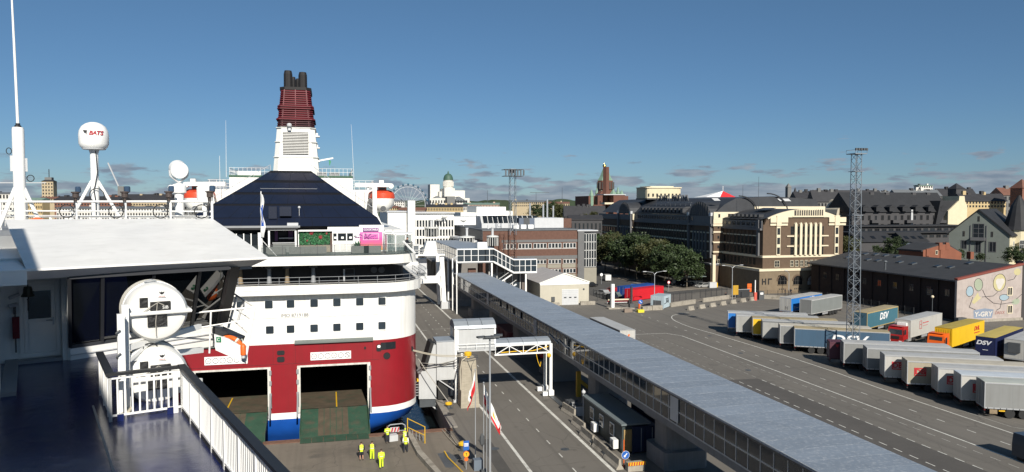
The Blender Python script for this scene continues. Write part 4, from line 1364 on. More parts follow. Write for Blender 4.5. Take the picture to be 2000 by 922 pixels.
# funnel
def fun_ring(y0,w,d,z,c=.7):
 return[(-w+c,y0,z),(w-c,y0,z),(w,y0+c,z),(w,y0+d-c,z),(w-c,y0+d,z),(-w+c,y0+d,z),(-w,y0+d-c,z),(-w,y0+c,z)]
FC=.3
def shift(ring):
 return[(x+FC,y,z)for x,y,z in ring]
rg=[shift(fun_ring(29.6,3.25,9.5,27.4)),shift(fun_ring(30.0,2.95,9,31)),shift(fun_ring(30.4,2.62,8,34.6))]
mb=MB();mb.loft(rg);fun=mb.build('funnel',FWHITE,fer)
for z,w,y in((30.3,3.03,29.93),(32.5,2.84,30.17),(34.55,2.66,30.36)):
 mb=MB();mb.prism([(x,yy)for x,yy,_ in shift(fun_ring(y-.1,w+.12,9,0))],z,z+.10);mb.build('funnel_band',FWHITE,fun)
gl=MB().box(FC-1.8,FC+1.75,29.78,30.3,30.75,33.9).build('intake_grille',FBLACK,fun)
for k in range(14):
 z=30.85+k*.222
 mb=MB();mb.beam((FC-1.78,29.74,z),(FC+1.73,29.74,z),.10,.09);mb.build('slat',FWHITE,gl)
mb=MB();mb.lathe([(.05,0),(.32,.05),(.36,.3),(.25,.5),(.05,.55)],14,(FC-.85,29.6,34.6));mb.lathe([(.3,-.5),(.2,0)],12,(FC-.85,29.8,34.6));mb.build('floodlight',LGREY,fun)
mb=MB();mb.loft([shift(fun_ring(30.7,2.35,7.4,34.6)),shift(fun_ring(31.1,1.85,6.6,40.1))]);core=mb.build('funnel_core',SOOT,fun)
for k in range(17):
 f=(k+.5)/17
 z=34.75+5.3*f
 w=2.62-.55*f
 if k in(3,8,9):
  w+=.22
 ring=shift(fun_ring(30.35+.45*f-(.15 if k in(3,8,9)else 0),w,7.8-1*f,0,.45))
 mb=MB()
 h=.19
 outer=[(x,y)for x,y,_ in ring]
 inner=[(FC+(x-FC)*.9,34.2+(y-34.2)*.9)for x,y in outer]
 n=len(outer)
 for i in range(n):
  j=(i+1)%n
  mb.quad((*inner[i],z+h+.04),(*inner[j],z+h+.04),(*outer[j],z),(*outer[i],z))
  mb.quad((*outer[i],z),(*outer[j],z),(*outer[j],z-h*.55),(*outer[i],z-h*.55))
 mb.build('louvre',LOUVRE if k>2 else mat('sooty_red',(.05,.012,.016),.6,var=.3),core)
mb=MB()
for xx in(-1.9,-.02,1.85):
 mb.beam((FC+xx,30.5,34.7),(FC+xx*.8,30.85,40.1),.10,.12)
mb.build('louvre_post',LOUVRE,core)
mb=MB();mb.prism([(x,y)for x,y,_ in shift(fun_ring(30.9,2.2,7.4,0))],40.08,40.5);mb.build('funnel_cap',SOOT,fun)
for(x,y,h,r)in((-1.05,32.0,2.5,.62),(1.0,32.0,2.35,.62),(.35,33.8,1.7,.45),(-.6,35.5,2.2,.5)):
 mb=MB();mb.lathe([(r,0),(r*.98,h*.8),(r*.8,h),(r*.7,h),(r*.7,h-.4)],12,(FC+x,y,40.45));mb.build('exhaust_pipe',SOOT,fun)
mb=MB();mb.beam((FC+3.0,31,29.9),(FC+5.2,31,30.35),.12,.22);mb.build('flag_arm',FWHITE,fun)
mb=MB();mb.prism([(FC+4.55,30.1),(FC+4.9,29.9),(FC+4.75,29.35),(FC+4.65,29.2)],30.98,31.02,'y');mb.build('pennant',GREENP,fun)
mb=MB()
for z in(33.5,31.8,29.8):
 mb.box(FC+2.7,FC+3.3,32,33.5,z,z+.15);mb.box(FC+2.75,FC+3.05,32.2,33,z+.15,z+.55)
mb.build('funnel_platform',FWHITE,fun)
# lifeboats under their davits
BOATO=mat('lifeboat_orange',(.62,.07,.025),.45,var=.1,scale=2)
def lifeboat(bx_,by_,label):
 t=fthing('lifeboat',label,'lifeboat',(bx_,by_,22.4),'lifeboats under the davits of the ferry')
 L=8.0
 st=[(-.5,.12,.9),(-.46,.55,.5),(-.36,.86,.2),(-.15,1.0,.03),(.15,1.0,.03),(.36,.86,.2),(.47,.5,.5),(.5,.1,.9)]
 W,H=1.75,1.95
 hull,top=[],[]
 for f,w,k in st:
  ring=[]
  for i in range(13):
   a=PI*i/12
   ring.append((bx_+W*w*math.cos(a)*(1 if True else 0),by_+f*L,22.45+H-(H-k*.9)*(math.sin(a)**.8)))
  hull.append(ring)
 mb=MB();mb.loft(hull,closed=False,caps=False)
 mb.quad(*hull[0]);mb.quad(*hull[-1])
 mb.build('hull',FWHITE,t,True)
 for f,w,k in st:
  ring=[]
  hh=1.15 if abs(f)<.4 else .75
  for i in range(11):
   a=PI*i/10
   ring.append((bx_+W*w*1.02*math.copysign(abs(math.cos(a))**.5,math.cos(a)),by_+f*L,22.4+H+hh*(math.sin(a)**.7)))
  top.append(ring)
 mb=MB();mb.loft(top,closed=False,caps=False);mb.quad(*top[0]);mb.quad(*top[-1]);mb.build('canopy',BOATO,t,True)
 mb=MB();mb.box(bx_-.55,bx_+.55,by_-2.6,by_-1.2,22.4+H+1.0,22.4+H+1.6);mb.build('conning_tower',BOATO,t)
 mb=MB();mb.box(bx_-.4,bx_+.4,by_-2.62,by_-2.59,22.4+H+1.2,22.4+H+1.45);mb.build('window',GLASS,t)
 mb=MB();mb.lathe([(.32,-.12),(.36,0),(.3,.1)],12,(bx_,by_-L*.5-.02,22.45+.55),ax='y');mb.build('rudder_nozzle',DGREY,t)
 mb=MB();mb.box(bx_-1.7,bx_+1.7,by_-L*.30,by_-L*.30+.06,22.4+H-.03,22.4+H+.03);mb.build('fender',LGREY,t)
 return t
def davit(s,x,y):
 t=fthing('davit','white davit arm holding the lifeboat beside the %s'%('navy casing and wheel' if s>0 else 'searchlight'),'davit',(x,y,20.4),'davits of the ferry')
 mb=MB();mb.beam((x-s*1.1,y,20.4),(x-s*1.1,y,25.9),.55,.55);mb.build('post',FWHITE,t)
 mb=MB();mb.beam((x-s*3.6,y,26.15),(x+s*.9,y,26.1),.6,.5);mb.tube((x+s*1.05,y-.35,26.0),(x+s*1.05,y+.35,26.0),.35,12);mb.build('arm',FWHITE,t)
 mb=MB();mb.beam((x-s*1.0,y,22.5),(x-s*.2,y,20.6),.25,.3);mb.beam((x-s*2.6,y,20.5),(x-s*1.9,y,25.9),.16,.2);mb.build('brace',FWHITE,t)
 mb=MB();mb.box(x-.5,x+.1,y-.3,y+.3,26.35,26.75);mb.build('winch',FWHITE,t)
cxr=rp(749,395,98)[0]-FX
lifeboat(cxr,22.5,'orange and white lifeboat hung beside the navy casing, before the big wheel')
davit(1,cxr,18.9)
cxl=rp(379,395,98)[0]-FX
lifeboat(cxl,22.5,'orange and white lifeboat seen behind the white searchlight column')
davit(-1,cxl,18.9)
# Finnish ensign on its staff at the stern rail
p=rp(512,480,80.4)
t=fthing('ensign_staff','white flagstaff with a blue and white ensign hanging limp','flag',(p[0]-FX,.1,18.1))
fx=p[0]-FX
mb=MB();mb.tube((fx,.1,18.1),(fx,-.1,24.9),.10,8,.05);mb.build('staff',CLEANWHITE,t)
mb=MB();mb.tube((fx+.05,.1,19.8),(fx+1.4,.8,18.1),.04,6);mb.build('stay',CLEANWHITE,t)
mb=MB()
prof=[]
for i in range(13):
 z=24.6-i*.37
 wv=.10+.10*math.sin(i*.9)+.012*i
 prof.append((z,wv))
rings=[[(fx-.06+.03*math.sin(i),-.15,z),(fx+wv*.5,-.30-.1*math.sin(i*1.3),z),(fx+wv*1.2+.05,-.16,z-.05),(fx+wv*.6,-.02,z)]for i,(z,wv)in enumerate(prof)]
mb.loft(rings);mb.build('flag',CLEANWHITE,t,True)
rings=[[(p_[0]+.03,p_[1]-.015,p_[2])for p_ in(r[0],r[1])]+[(r[1][0]+.11,r[1][1]+.0,r[1][2])]for r in rings[3:10]]
mb=MB();mb.loft(rings);mb.build('flag_cross',mat('flag_blue',(.012,.07,.34),.7),t)
# deck furniture
SOFA=mat('sofa_grey',(.14,.145,.135),.8,var=.15,scale=3)
def sofa(x,y,w,label,rz=0):
 t=fthing('lounge_sofa',label,'sofa',(x,y,18.12),'lounge sofas on the aft deck')
 t.rotation_euler=(0,0,rz)
 FR[t.name]=(0,0,0)
 MB().box(-w/2,w/2,-.4,.4,.05,.42).build('seat',SOFA,t)
 MB().box(-w/2,w/2,-.55,-.4,.05,.85).build('backrest',SOFA,t)
 for s in(-1,1):
  MB().box(s*w/2-(.12 if s>0 else 0),s*w/2+(.12 if s<0 else 0),-.4,.4,.42,.62).build('armrest',SOFA,t)
for u,w,lab in((540,2.0,'grey sofa on the aft deck, under the flagstaff'),(580,1.6,'grey sofa back before the open bar pillar'),(602,1.5,'grey sofa back below the dark end of the plant wall'),(622,1.7,'grey sofa back below the flowers of the plant wall'),(703,1.9,'grey sofa on the aft deck before the sunset poster'),(727,1.9,'grey sofa beside the corner of the sunset poster')):
 sofa(rp(u,490,83)[0]-FX,2.6+(u%3)*.3,w,lab)
t=fthing('potted_plant','small green potted plant between the kiosk windows and sunset poster','plant',(bx(697),5.3,18.12))
mb=MB();mb.lathe([(.2,0),(.28,.5)],10,(bx(697),5.3,18.12));mb.build('pot',DGREY,t)
mb=MB()
for k in range(70):
 a,b,L=random.uniform(0,2*PI),random.uniform(.2,1.3),random.uniform(.5,1.1)
 p0=Vector((bx(697),5.3,18.6));d=Vector((math.cos(a)*math.cos(b),math.sin(a)*math.cos(b),math.sin(b)))*L
 s=Vector((-math.sin(a),math.cos(a),0))*.06
 mb.quad(p0,p0+d*.6+s,p0+d,p0+d*.6-s)
mb.build('foliage',MATS['plant_green'],t)
# ================================================================== QUAY STRUCTURES: gangways, covered walkway, posts, cabins, people
ROOFM=mat('walkway_roof',(.27,.31,.36),.48,metal=.25,var=.10,scale=.5,bump=.15,bscale=1.4,island=.08,dirt=((.54,.56,.58),.5,4.2))
GWALL=mat('gangway_panel',(.46,.47,.47),.5,var=.06,scale=.7,streak=.14)
GROOF=mat('gangway_roof',(.33,.36,.39),.45,metal=.3,var=.1,scale=.8)
WGLASS=mat('walkway_glass',(.026,.038,.050),.05,var=.3,scale=.5,spec=.9)
MULL=mat('walkway_mullion',(.52,.53,.53),.5,metal=.2,var=.1)
def wthing(name,label,cat,base,group=None):
 return thing(name,label,cat,base,0,group,world=True)
 # ------------------------------------------------------------------ covered walkway
WL,WR,WZ0,WZ1=27.65,33.9,5.3,7.9
Y0,Y1=32.0,164.0
wk=wthing('covered_walkway','long glazed elevated walkway with grey metal roof crossing the port on concrete piers','walkway',(30.8,98,0))
n_pan=66
step=(Y1-Y0)/n_pan
mb=MB()
prof=[(-3.42,0),(-3.38,.06),(-1.6,.09),(0,.11),(1.6,.09),(3.38,.06),(3.42,0)]
for(xa,za),(xb,zb)in zip(prof[:-1],prof[1:]):
 mb.quad((xa,.02,za),(xb,.02,zb),(xb,step-.02,zb),(xa,step-.02,za))
mb.quad((-3.42,.02,0),(-3.42,.02,-.08),(-3.42,step-.02,-.08),(-3.42,step-.02,0))
for(xa,za),(xb,zb)in zip(prof[:-1],prof[1:]):
 mb.raw([(xa,-.012,za),(xb,-.012,zb),(xb,-.012,zb+.010),(xa,-.012,za+.010),(xa,.012,za),(xb,.012,zb),(xb,.012,zb+.010),(xa,.012,za+.010)],[(0,1,2,3),(3,2,6,7),(7,6,5,4)])
rp_me=mb.mesh('roof_panel',ROOFM)
for k in range(n_pan):
 o=inst('roof_panel',rp_me,wk,(30.78+random.uniform(-.01,.01),Y0+k*step,7.93+random.uniform(-.003,.003)),world=True)
mb=MB();mb.box(WL+.05,WR-.05,Y0,Y1,WZ0,WZ0+.1);mb.build('floor',CONCD,wk)
mb=MB();mb.box(WL-.05,WL+.25,Y0,Y1,WZ0-.55,WZ0-.002);mb.box(WR-.25,WR+.05,Y0,Y1,WZ0-.55,WZ0-.002);mb.box(WL+1.2,WR-1.2,Y0,Y1,WZ0-.9,WZ0-.3);mb.build('girder',CONCD,wk)
mb=MB();mb.box(WL-.12,WL-.02,Y0,Y1,7.62,7.86);mb.box(WR+.02,WR+.12,Y0,Y1,7.62,7.86);mb.build('gutter',DSTEEL,wk)
mb=MB();mb.path([(WL-.28,Y0,8.02),(WL-.28,Y1,8.02)],.025,5);mb.build('snow_rail',MULL,wk)
MS=1.5
nm=int((Y1-Y0)/MS)
mul_me=MB().box(-.05,.05,-.035,.035,WZ0,7.75).mesh('mullion',MULL)
pl_me=MB().box(-.012,.012,.05,MS-.05,WZ0+.12,6.46).mesh('lower_pane',WGLASS)
pu_me=MB().box(-.012,.012,.05,MS-.05,6.56,7.62).mesh('upper_pane',WGLASS)
for k in range(nm+1):
 y=Y0+k*MS
 for x in(WL,WR):
  inst('mullion',mul_me,wk,(x,y,0),world=True)
 if k<nm:
  skip=100<y<118 and k%3==0
  inst('lower_pane',pl_me,wk,(WL,y,0),world=True)
  if not skip:
   inst('upper_pane',pu_me,wk,(WL,y,0),world=True)
for k in range(0,nm,3):
 MB().box(WR-.012,WR+.012,Y0+k*MS+.05,Y0+(k+3)*MS-.05,WZ0+.12,7.62).build('pane',WGLASS,wk)
for x in(WL,WR):
 for z in(WZ0+.06,6.51,7.68):
  MB().box(x-.04,x+.04,Y0,Y1,z-.05,z+.05).build('transom',MULL,wk)
for y in(54.2,96.4,127.5):
 MB().box(WL-.10,WL-.06,y,y+1.4,WZ0+.3,7.6).build('blind_panel',LGREY,wk)
 # curved exhaust duct lying in the gutter shade, lattice bracing at the tower
for y in(82.5,86.5):
 mb=MB();mb.beam((WL-.1,y,6.2),(WL-.1,y+4,6.75),.08,.12);mb.build('brace',MULL,wk)
 # piers
pier=MB()
pier.prism([(-1.55,-1.2),(-1.2,-1.5),(1.2,-1.5),(1.55,-1.2),(1.55,1.2),(1.2,1.5),(-1.2,1.5),(-1.55,1.2)],1.5,4.4)
pier.prism([(-2.6,-1.3),(2.6,-1.3),(2.6,1.3),(-2.6,1.3)],4.38,4.77)
pm=pier.mesh('pier',CONCD)
foot=MB().prism([(-2.1,-1.8),(-1.8,-2.1),(1.8,-2.1),(2.1,-1.8),(2.1,1.8),(1.8,2.1),(-1.8,2.1),(-2.1,1.8)],0,1.6).mesh('footing',CONCD)
for k in range(8):
 y=42.5+k*18
 p=inst('pier',pm,wk,(30.6,y,0),world=True)
 inst('footing',foot,p,(0,0,0))
 # ------------------------------------------------------------------ boarding gangway tower by the ferry
gt=wthing('boarding_gangway','pale grey boarding gangway tower with ribbed roofs standing over the quay road','gangway',(17,86.5,0))
GY=85.5
MB().box(14.75,19.2,GY,GY+3.2,6.25,8.95).build('cabin',GWALL,gt)
for k in range(3):
 xa,xb=14.3+k*1.7,14.3+(k+1)*1.7-.05
 mb=MB()
 pr=[(GY-.25,8.75),(GY-.1,9.1),(GY+.7,9.55),(GY+1.6,9.7),(GY+2.5,9.55),(GY+3.3,9.1),(GY+3.4,8.75)]
 mb.prism(pr,xa,xb,'x');mb.build('roof_panel',GROOF,gt)
for k in range(3):
 mb=MB();mb.box(14.85+k*1.45,14.85+k*1.45+1.4,GY-.02,GY-.002,6.4,8.7);mb.build('wall_panel',GWALL,gt)
for x in(14.7,19.25):
 MB().box(x-.1,x+.1,GY-.08,GY-.0,6.2,9.0).build('corner_trim',CLEANWHITE,gt)
MB().box(14.6,19.3,GY-.45,GY+3.4,6.05,6.23).build('cabin_floor',GWALL,gt)
mb=MB();mb.path([(14.6,GY-.4,6.95),(19.2,GY-.4,6.95)],.03);mb.path([(14.6,GY-.4,6.6),(19.2,GY-.4,6.6)],.02)
for k in range(5):
 mb.tube((14.6+k*1.15,GY-.4,6.2),(14.6+k*1.15,GY-.4,6.95),.025)
mb.build('walkway_rail',CLEANWHITE,gt)
# telescoping part that slopes to the ship
MB().box(12.2,14.5,GY+.1,GY+2.9,2.7,7.25).build('lift_cabin',GWALL,gt)
MB().box(12.15,14.6,GY+.05,GY+3.0,7.25,7.4).build('lift_roof',GROOF,gt)
for k in range(2):
 mb=MB();mb.box(12.28+k*1.1,13.32+k*1.1,GY+.08,GY+.098,2.85,7.1);mb.build('wall_panel',GWALL,gt)
mb=MB();mb.prism([(10.1,.55),(12.15,.45),(12.15,6.9),(11.75,6.9),(10.75,4.2),(10.1,3.4)],GY+.2,GY+2.8,'y');mb.build('apron_hood',GWALL,gt)
mb=MB();mb.prism([(10.55,4.0),(10.95,4.0),(11.9,7.2),(11.5,7.2)],GY+.0,GY+2.9,'y');mb.build('bellows',RUBBER,gt)
mb=MB();mb.box(10.2,12.1,GY+.4,GY+2.6,-.5,.45);mb.build('undercarriage',DSTEEL,gt)
mb=MB();mb.beam((11,GY+.5,.2),(12.6,GY+.5,-1.2),.15,.15);mb.beam((11,GY+.5,-.2),(13,GY+.5,-.2),.15,.2);mb.build('fender_bracket',LGREY,gt)
mb=MB();mb.box(9.9,10.2,GY+.4,GY+.9,2.6,2.9);mb.build('hook',YELLOW,gt)
mb=MB()
for k in range(6):
 mb.box(9.75,10.1,GY+.6,GY+.64,.9+k*.32,.95+k*.32)
mb.path([(9.75,GY+.62,.6),(9.75,GY+.62,3)],.03);mb.path([(10.1,GY+.62,.6),(10.1,GY+.62,3)],.03);mb.build('ladder',LGREY,gt)
# tower legs with rack
for x,y in((14.45,GY),(15.2,GY+.05),(14.45,GY+2.9),(15.2,GY+2.9)):
 MB().box(x-.14,x+.14,y-.14,y+.14,0.05,9.0 if x<15 else 6.05).build('leg',CLEANWHITE,gt)
mb=MB()
for k in range(12):
 mb.beam((14.5,GY-.02,.6+k*.5),(15.15,GY-.02,.85+k*.5+(.2 if k%2 else 0)),.06,.06)
mb.build('rack',MGREY,gt)
for k,x in enumerate((14.72,14.86,15.0)):
 mb=MB();mb.path([(x,GY-.2,5.8),(x+.08,GY-.25,3.5+k*.5),(x-.05,GY-.2,1.6)],.05,5);mb.build('hydraulic_hose',DGREY,gt)
mb=MB();mb.box(14.15,14.75,GY-.3,GY+.3,0,.25);mb.box(14.9,16.4,GY-.9,GY-.3,0,.12);mb.build('base_plate',LGREY,gt)
mb=MB();mb.beam((12.5,GY+.2,2.7),(14.3,GY+.2,1.4),.12,.12);mb.build('stay',LGREY,gt)
MB().box(12.4,13.6,GY+.5,GY+2,.3,2.6).build('winch_house',RUBBER,gt)
# corridor with truss to the outer leg
for k in range(4):
 xa,xb=19.25+k*1.77,19.25+(k+1)*1.77-.04
 mb=MB();mb.prism([(GY-.1,6.5),(GY-.02,6.8),(GY+.6,7.05),(GY+1.3,7.15),(GY+2.0,7.05),(GY+2.5,6.7),(GY+2.5,6.5)],xa,xb,'x');mb.build('corridor_roof',GROOF,gt)
mb=MB();mb.beam((19.2,GY,6.45),(26.3,GY,6.45),.1,.12);mb.beam((19.2,GY,5.4),(26.4,GY,5.4),.14,.18);mb.beam((19.2,GY+2.4,5.4),(26.4,GY+2.4,5.4),.14,.18);mb.build('chord',CLEANWHITE,gt)
for k in range(4):
 xa=19.3+k*1.75
 mb=MB();mb.beam((xa,GY,5.4),(xa+1.75,GY,6.4),.09,.09)if k%2==0 else mb.beam((xa,GY,6.4),(xa+1.75,GY,5.4),.09,.09)
 mb.box(xa-.04,xa+.04,GY-.04,GY+.04,5.4,6.4);mb.build('truss_brace',CLEANWHITE,gt)
MB().box(19.3,26.2,GY+.2,GY+2.3,5.42,5.5).build('corridor_floor',DGREY,gt)
MB().box(19.3,26.2,GY+2.2,GY+2.26,5.5,6.6).build('corridor_wall',MGREY,gt)
mb=MB();mb.path([(20,GY+.15,5.62),(22,GY+.15,5.7),(24,GY+.15,5.66),(26,GY+.12,6.1)],.06,6);mb.path([(24.4,GY-.1,5.3),(24.6,GY-.1,4.4),(24.9,GY-.1,3.7),(25.0,GY-.1,4.3)],.04,5);mb.build('yellow_hose',YELLOW,gt)
for y in(GY,GY+2.4):
 MB().box(26.1,26.45,y-.17,y+.17,.5,6.5).build('leg',CLEANWHITE,gt)
 mb=MB();mb.box(25.95,26.6,y-.4,y+.4,.1,.75);mb.build('wheel_bogie',CLEANWHITE,gt)
 mb=MB();mb.box(25.2,25.8,y-.4,y+.1,.1,.6);mb.build('wheel_bogie',CLEANWHITE,gt)
mb=MB();mb.box(26.0,26.6,80.6,92,0,.06);mb.build('rail_track',DSTEEL,gt)
mb=MB();mb.ball((26.0,GY-.2,5.05),.28);mb.build('beacon',YELLOW,gt)
# concrete mooring pillar with yellow bollard
t=wthing('mooring_pillar','tapered weathered concrete pillar topped by a yellow mooring bollard and tube ring','pillar',(15.6,83.5,0))
mb=MB();mb.loft([[(14.55,82.5,0),(16.75,82.5,0),(16.75,84.8,0),(14.55,84.8,0)],[(14.7,82.7,5.7),(16.35,82.7,5.7),(16.35,84.5,5.7),(14.7,84.5,5.7)]]);mb.build('pillar',mat('board_marked_concrete',(.36,.32,.25),.9,var=.18,scale=2.5,stretch=(.6,.6,3),bump=.5,bscale=10,streak=.25),t)
mb=MB();mb.lathe([(.25,0),(.25,.25),(.42,.3),(.45,.62),(.3,.75)],14,(15.5,83.2,5.7));mb.build('bollard',YELLOW,t)
mb=MB();mb.path([(15.5+1.25*math.cos(a),83.5+1.1*math.sin(a),5.85)for a in[i*PI/10 for i in range(21)]],.04,5);mb.path([(15.5+1.25*math.cos(a),83.5+1.1*math.sin(a),5.6)for a in[i*PI/10 for i in range(21)]],.03,5);mb.build('ring_rail',DSTEEL,t)
mb=MB();mb.path([(15.3,82.6,6.0),(14.65,82.35,5.6),(14.45,82.4,4.4),(14.5,82.35,2.2)],.08,6);mb.build('rope',mat('pale_rope',(.42,.38,.30),.9),t)
mb=MB();mb.path([(16.2,82.6,5.6),(15.8,82.55,4.9),(15.9,82.55,3.2)],.025,5);mb.path([(15.3,82.6,5.6),(15.85,82.55,4.2)],.025,5);mb.build('chain',DSTEEL,t)
ml=MB()
a=(8.6,82.2,7.3)
for dz,end in((0,(15.2,83.2,6.1)),(-.1,(15.3,83.0,5.95))):
 pts=[tuple(a[i]+(end[i]-a[i])*f-(0 if i<2 else .35*math.sin(PI*f)-dz*(1-f))for i in range(3))for f in[k/8 for k in range(9)]]
 ml.path(pts,.05,5)
tag(ml.build('hawser',MATS['pale_rope']),'two slack hawsers from the red stern to the concrete pillar','rope')
ml=MB()
for z0,z1 in((4.9,4.7),(4.6,5.0),(4.3,4.75)):
 ml.path([(10.4,GY-.1,z0),(12.4,GY-.15,(z0+z1)/2-.1),(14.3,GY-.1,z1)],.035,5)
ml.path([(9.2,84,6.8),(10.8,83.6,4.2),(13.2,83,.7)],.05,5)
tag(ml.build('hawser',MATS['grey_rope']),'dark hawsers stretched across the grey hood of the boarding gangway','rope')
# ------------------------------------------------------------------ far boarding gangway (white portal)
fg=wthing('white_portal_gangway','white portal gangway with rounded legs reaching the ferry side far down the quay','gangway',(22,165,0))
for x in(25.2,):
 mb=MB();mb.beam((x,164,.2),(x-.6,164,12),.9,.9);mb.build('leg',CLEANWHITE,fg)
mb=MB();mb.beam((x-.2,170,.2),(x-.6,170,12),1.0,1.0);mb.build('leg',CLEANWHITE,fg)
mb=MB();mb.box(10.5,24.2,163.5,164.5,5.9,7.5);mb.build('crossbeam',CLEANWHITE,fg)
MB().prism([(23.2,7.5),(24.4,7.5),(24.3,9)],163.6,164.4,'y').build('gusset',CLEANWHITE,fg);MB().prism([(23.6,5.9),(24.9,5.9),(25.0,4.2)],163.6,164.4,'y').build('gusset',CLEANWHITE,fg)
MB().box(9.5,25.2,163,166,12.1,12.4).build('platform',CLEANWHITE,fg)
mb=MB();mb.prism([(20.3,12.4),(23.6,12.4),(23.2,15.3),(21.2,15.3)],163.2,166,'y');mb.build('cabin',FWHITE,fg)
MB().box(15.4,19.5,163.4,166.5,12.4,14.4).build('glazed_cabin',WGLASS,fg)
for k in range(4):
 MB().box(15.3+k*1.35,15.5+k*1.35,163.3,163.5,12.4,14.5).build('post',CLEANWHITE,fg)
MB().box(15.2,19.7,163.3,166.6,14.4,14.6).build('roof',FWHITE,fg)
mb=MB();mb.path([(10,163.1,13.4),(25,163.1,13.4)],.05);mb.path([(10,163.1,12.9),(25,163.1,12.9)],.04);mb.build('rail',CLEANWHITE,fg)
MB().box(16,21.5,166,169,8.1,11.2).build('lower_cabin',LGREY,fg)
MB().box(24.4,26.4,163.2,165.4,0,1.6).build('drive_box',LGREY,fg)
# ------------------------------------------------------------------ upper glazed corridor with enclosed stair
uc=wthing('glazed_stair_corridor','white framed glass corridor with an enclosed stair sloping down to a landing','corridor',(36,168,0))
UZ0,UZ1=10.4,13.3
def glazed(x0,x1,z0,z1,y,nx,nz,parent,t=.14,slope=0.0):
 """front glazing in the plane y with frame bars and panes; slope raises or lowers the far end"""
 def zz(x,z):
  return z+slope*(x-x0)/(x1-x0)
 for i in range(nx+1):
  x=x0+(x1-x0)*i/nx
  w=t if i in(0,nx)else t*.55
  mb=MB();mb.beam((x,y,zz(x,z0)),(x,y,zz(x,z1)),w,.14);mb.build('frame_post',CLEANWHITE,parent)
 for j in range(nz+1):
  z=z0+(z1-z0)*j/nz
  w=t*1.5 if j in(0,nz)else t*.55
  mb=MB();mb.beam((x0,y-.005,zz(x0,z)),(x1,y-.005,zz(x1,z)),.14,w);mb.build('frame_rail',CLEANWHITE,parent)
 for i in range(nx):
  for j in range(nz):
   xa,xb=x0+(x1-x0)*i/nx+.06,x0+(x1-x0)*(i+1)/nx-.06
   za,zb=z0+(z1-z0)*j/nz+.06,z0+(z1-z0)*(j+1)/nz-.06
   mb=MB();mb.quad((xa,y+.03,zz(xa,za)),(xb,y+.03,zz(xb,za)),(xb,y+.03,zz(xb,zb)),(xa,y+.03,zz(xa,zb)));mb.build('pane',WGLASS,parent)
glazed(28.3,34.9,UZ0,UZ1,165,4,2,uc)
glazed(34.9,36.9,UZ0,UZ1,165,2,2,uc)
glazed(36.9,41.7,UZ0,UZ1,165,5,2,uc,slope=-2.6)
glazed(41.7,47.2,UZ0-2.6,UZ1-2.6,165,4,2,uc)
MB().box(28.2,37,165.05,205,UZ1+.02,UZ1+.2).build('roof',GROOF,uc)
MB().box(28.2,37,165.05,205,UZ0-.3,UZ0).build('floor',MGREY,uc)
mb=MB();mb.prism([(36.9,UZ1),(41.7,UZ1-2.6),(47.3,UZ1-2.6),(47.3,UZ1-2.45),(41.7,UZ1-2.45),(36.9,UZ1+.15)],165.05,168,'y');mb.build('stair_roof',GROOF,uc)
mb=MB();mb.prism([(36.9,UZ0-.3),(41.7,UZ0-2.9),(47.3,UZ0-2.9),(47.3,UZ0-2.6),(41.7,UZ0-2.6),(36.9,UZ0)],165.0,168,'y');mb.build('stair_floor',CLEANWHITE,uc)
for k in range(12):
 y=165+k*3.3
 mb=MB();mb.box(28.2,28.3,y,y+.14,UZ0,UZ1);mb.build('frame_post',CLEANWHITE,uc)
 mb=MB();mb.box(28.24,28.28,y+.2,y+3.2,UZ0+.1,UZ1-.1);mb.build('pane',WGLASS,uc)
mb=MB();mb.box(28.18,28.3,165,205,UZ0-.1,UZ0+.1);mb.box(28.18,28.3,165,205,11.8,11.9);mb.build('frame_rail',CLEANWHITE,uc)
for x,y,z in((28.3,165.4,UZ0),(36.5,165.4,UZ0),(44.7,165.5,7.6),(28.3,171,UZ0),(28.3,178,UZ0)):
 MB().box(x-.18,x+.18,y-.18,y+.18,0,z-.05).build('column',CLEANWHITE,uc)
for y in(155,160.5):
 mb=MB();mb.beam((26.5,y,0),(26.5,y,11.5),.2,.2);mb.beam((26.5,y,11.5),(28.3,165.2,11.6),.2,.2);mb.build('column',CLEANWHITE,uc)
MB().box(33.3,35.6,166,168,UZ1+.2,UZ1+1.5).build('plant_box',CLEANWHITE,uc)
# open stair and dark glazing under the landing
for k in range(2):
 z0=1.5+k*3
 mb=MB();mb.beam((37.2,165.8,z0),(42.5,165.8,z0+3.4),.12,.3);mb.beam((37.2,165.7,z0+1),(42.5,165.7,z0+4.4),.06,.08);mb.build('stair_stringer',CLEANWHITE,uc)
for i in range(5):
 mb=MB();mb.box(36.6+i*1.9,36.72+i*1.9,168.9,169,0,10);mb.build('frame_post',CLEANWHITE,uc)
 if i<4:
  for j in range(3):
   MB().box(36.8+i*1.9,38.4+i*1.9,168.95,169.0,.2+j*2.5,2.5+j*2.5).build('pane',WGLASS,uc)
MB().box(36.4,46,169.1,172,0,10.0).build('stair_core',mat('stair_core',(.12,.10,.09),.7),uc)
MB().box(31.5,33.3,168,169,4,8.6).build('brick_pier',BRICKRED,uc)
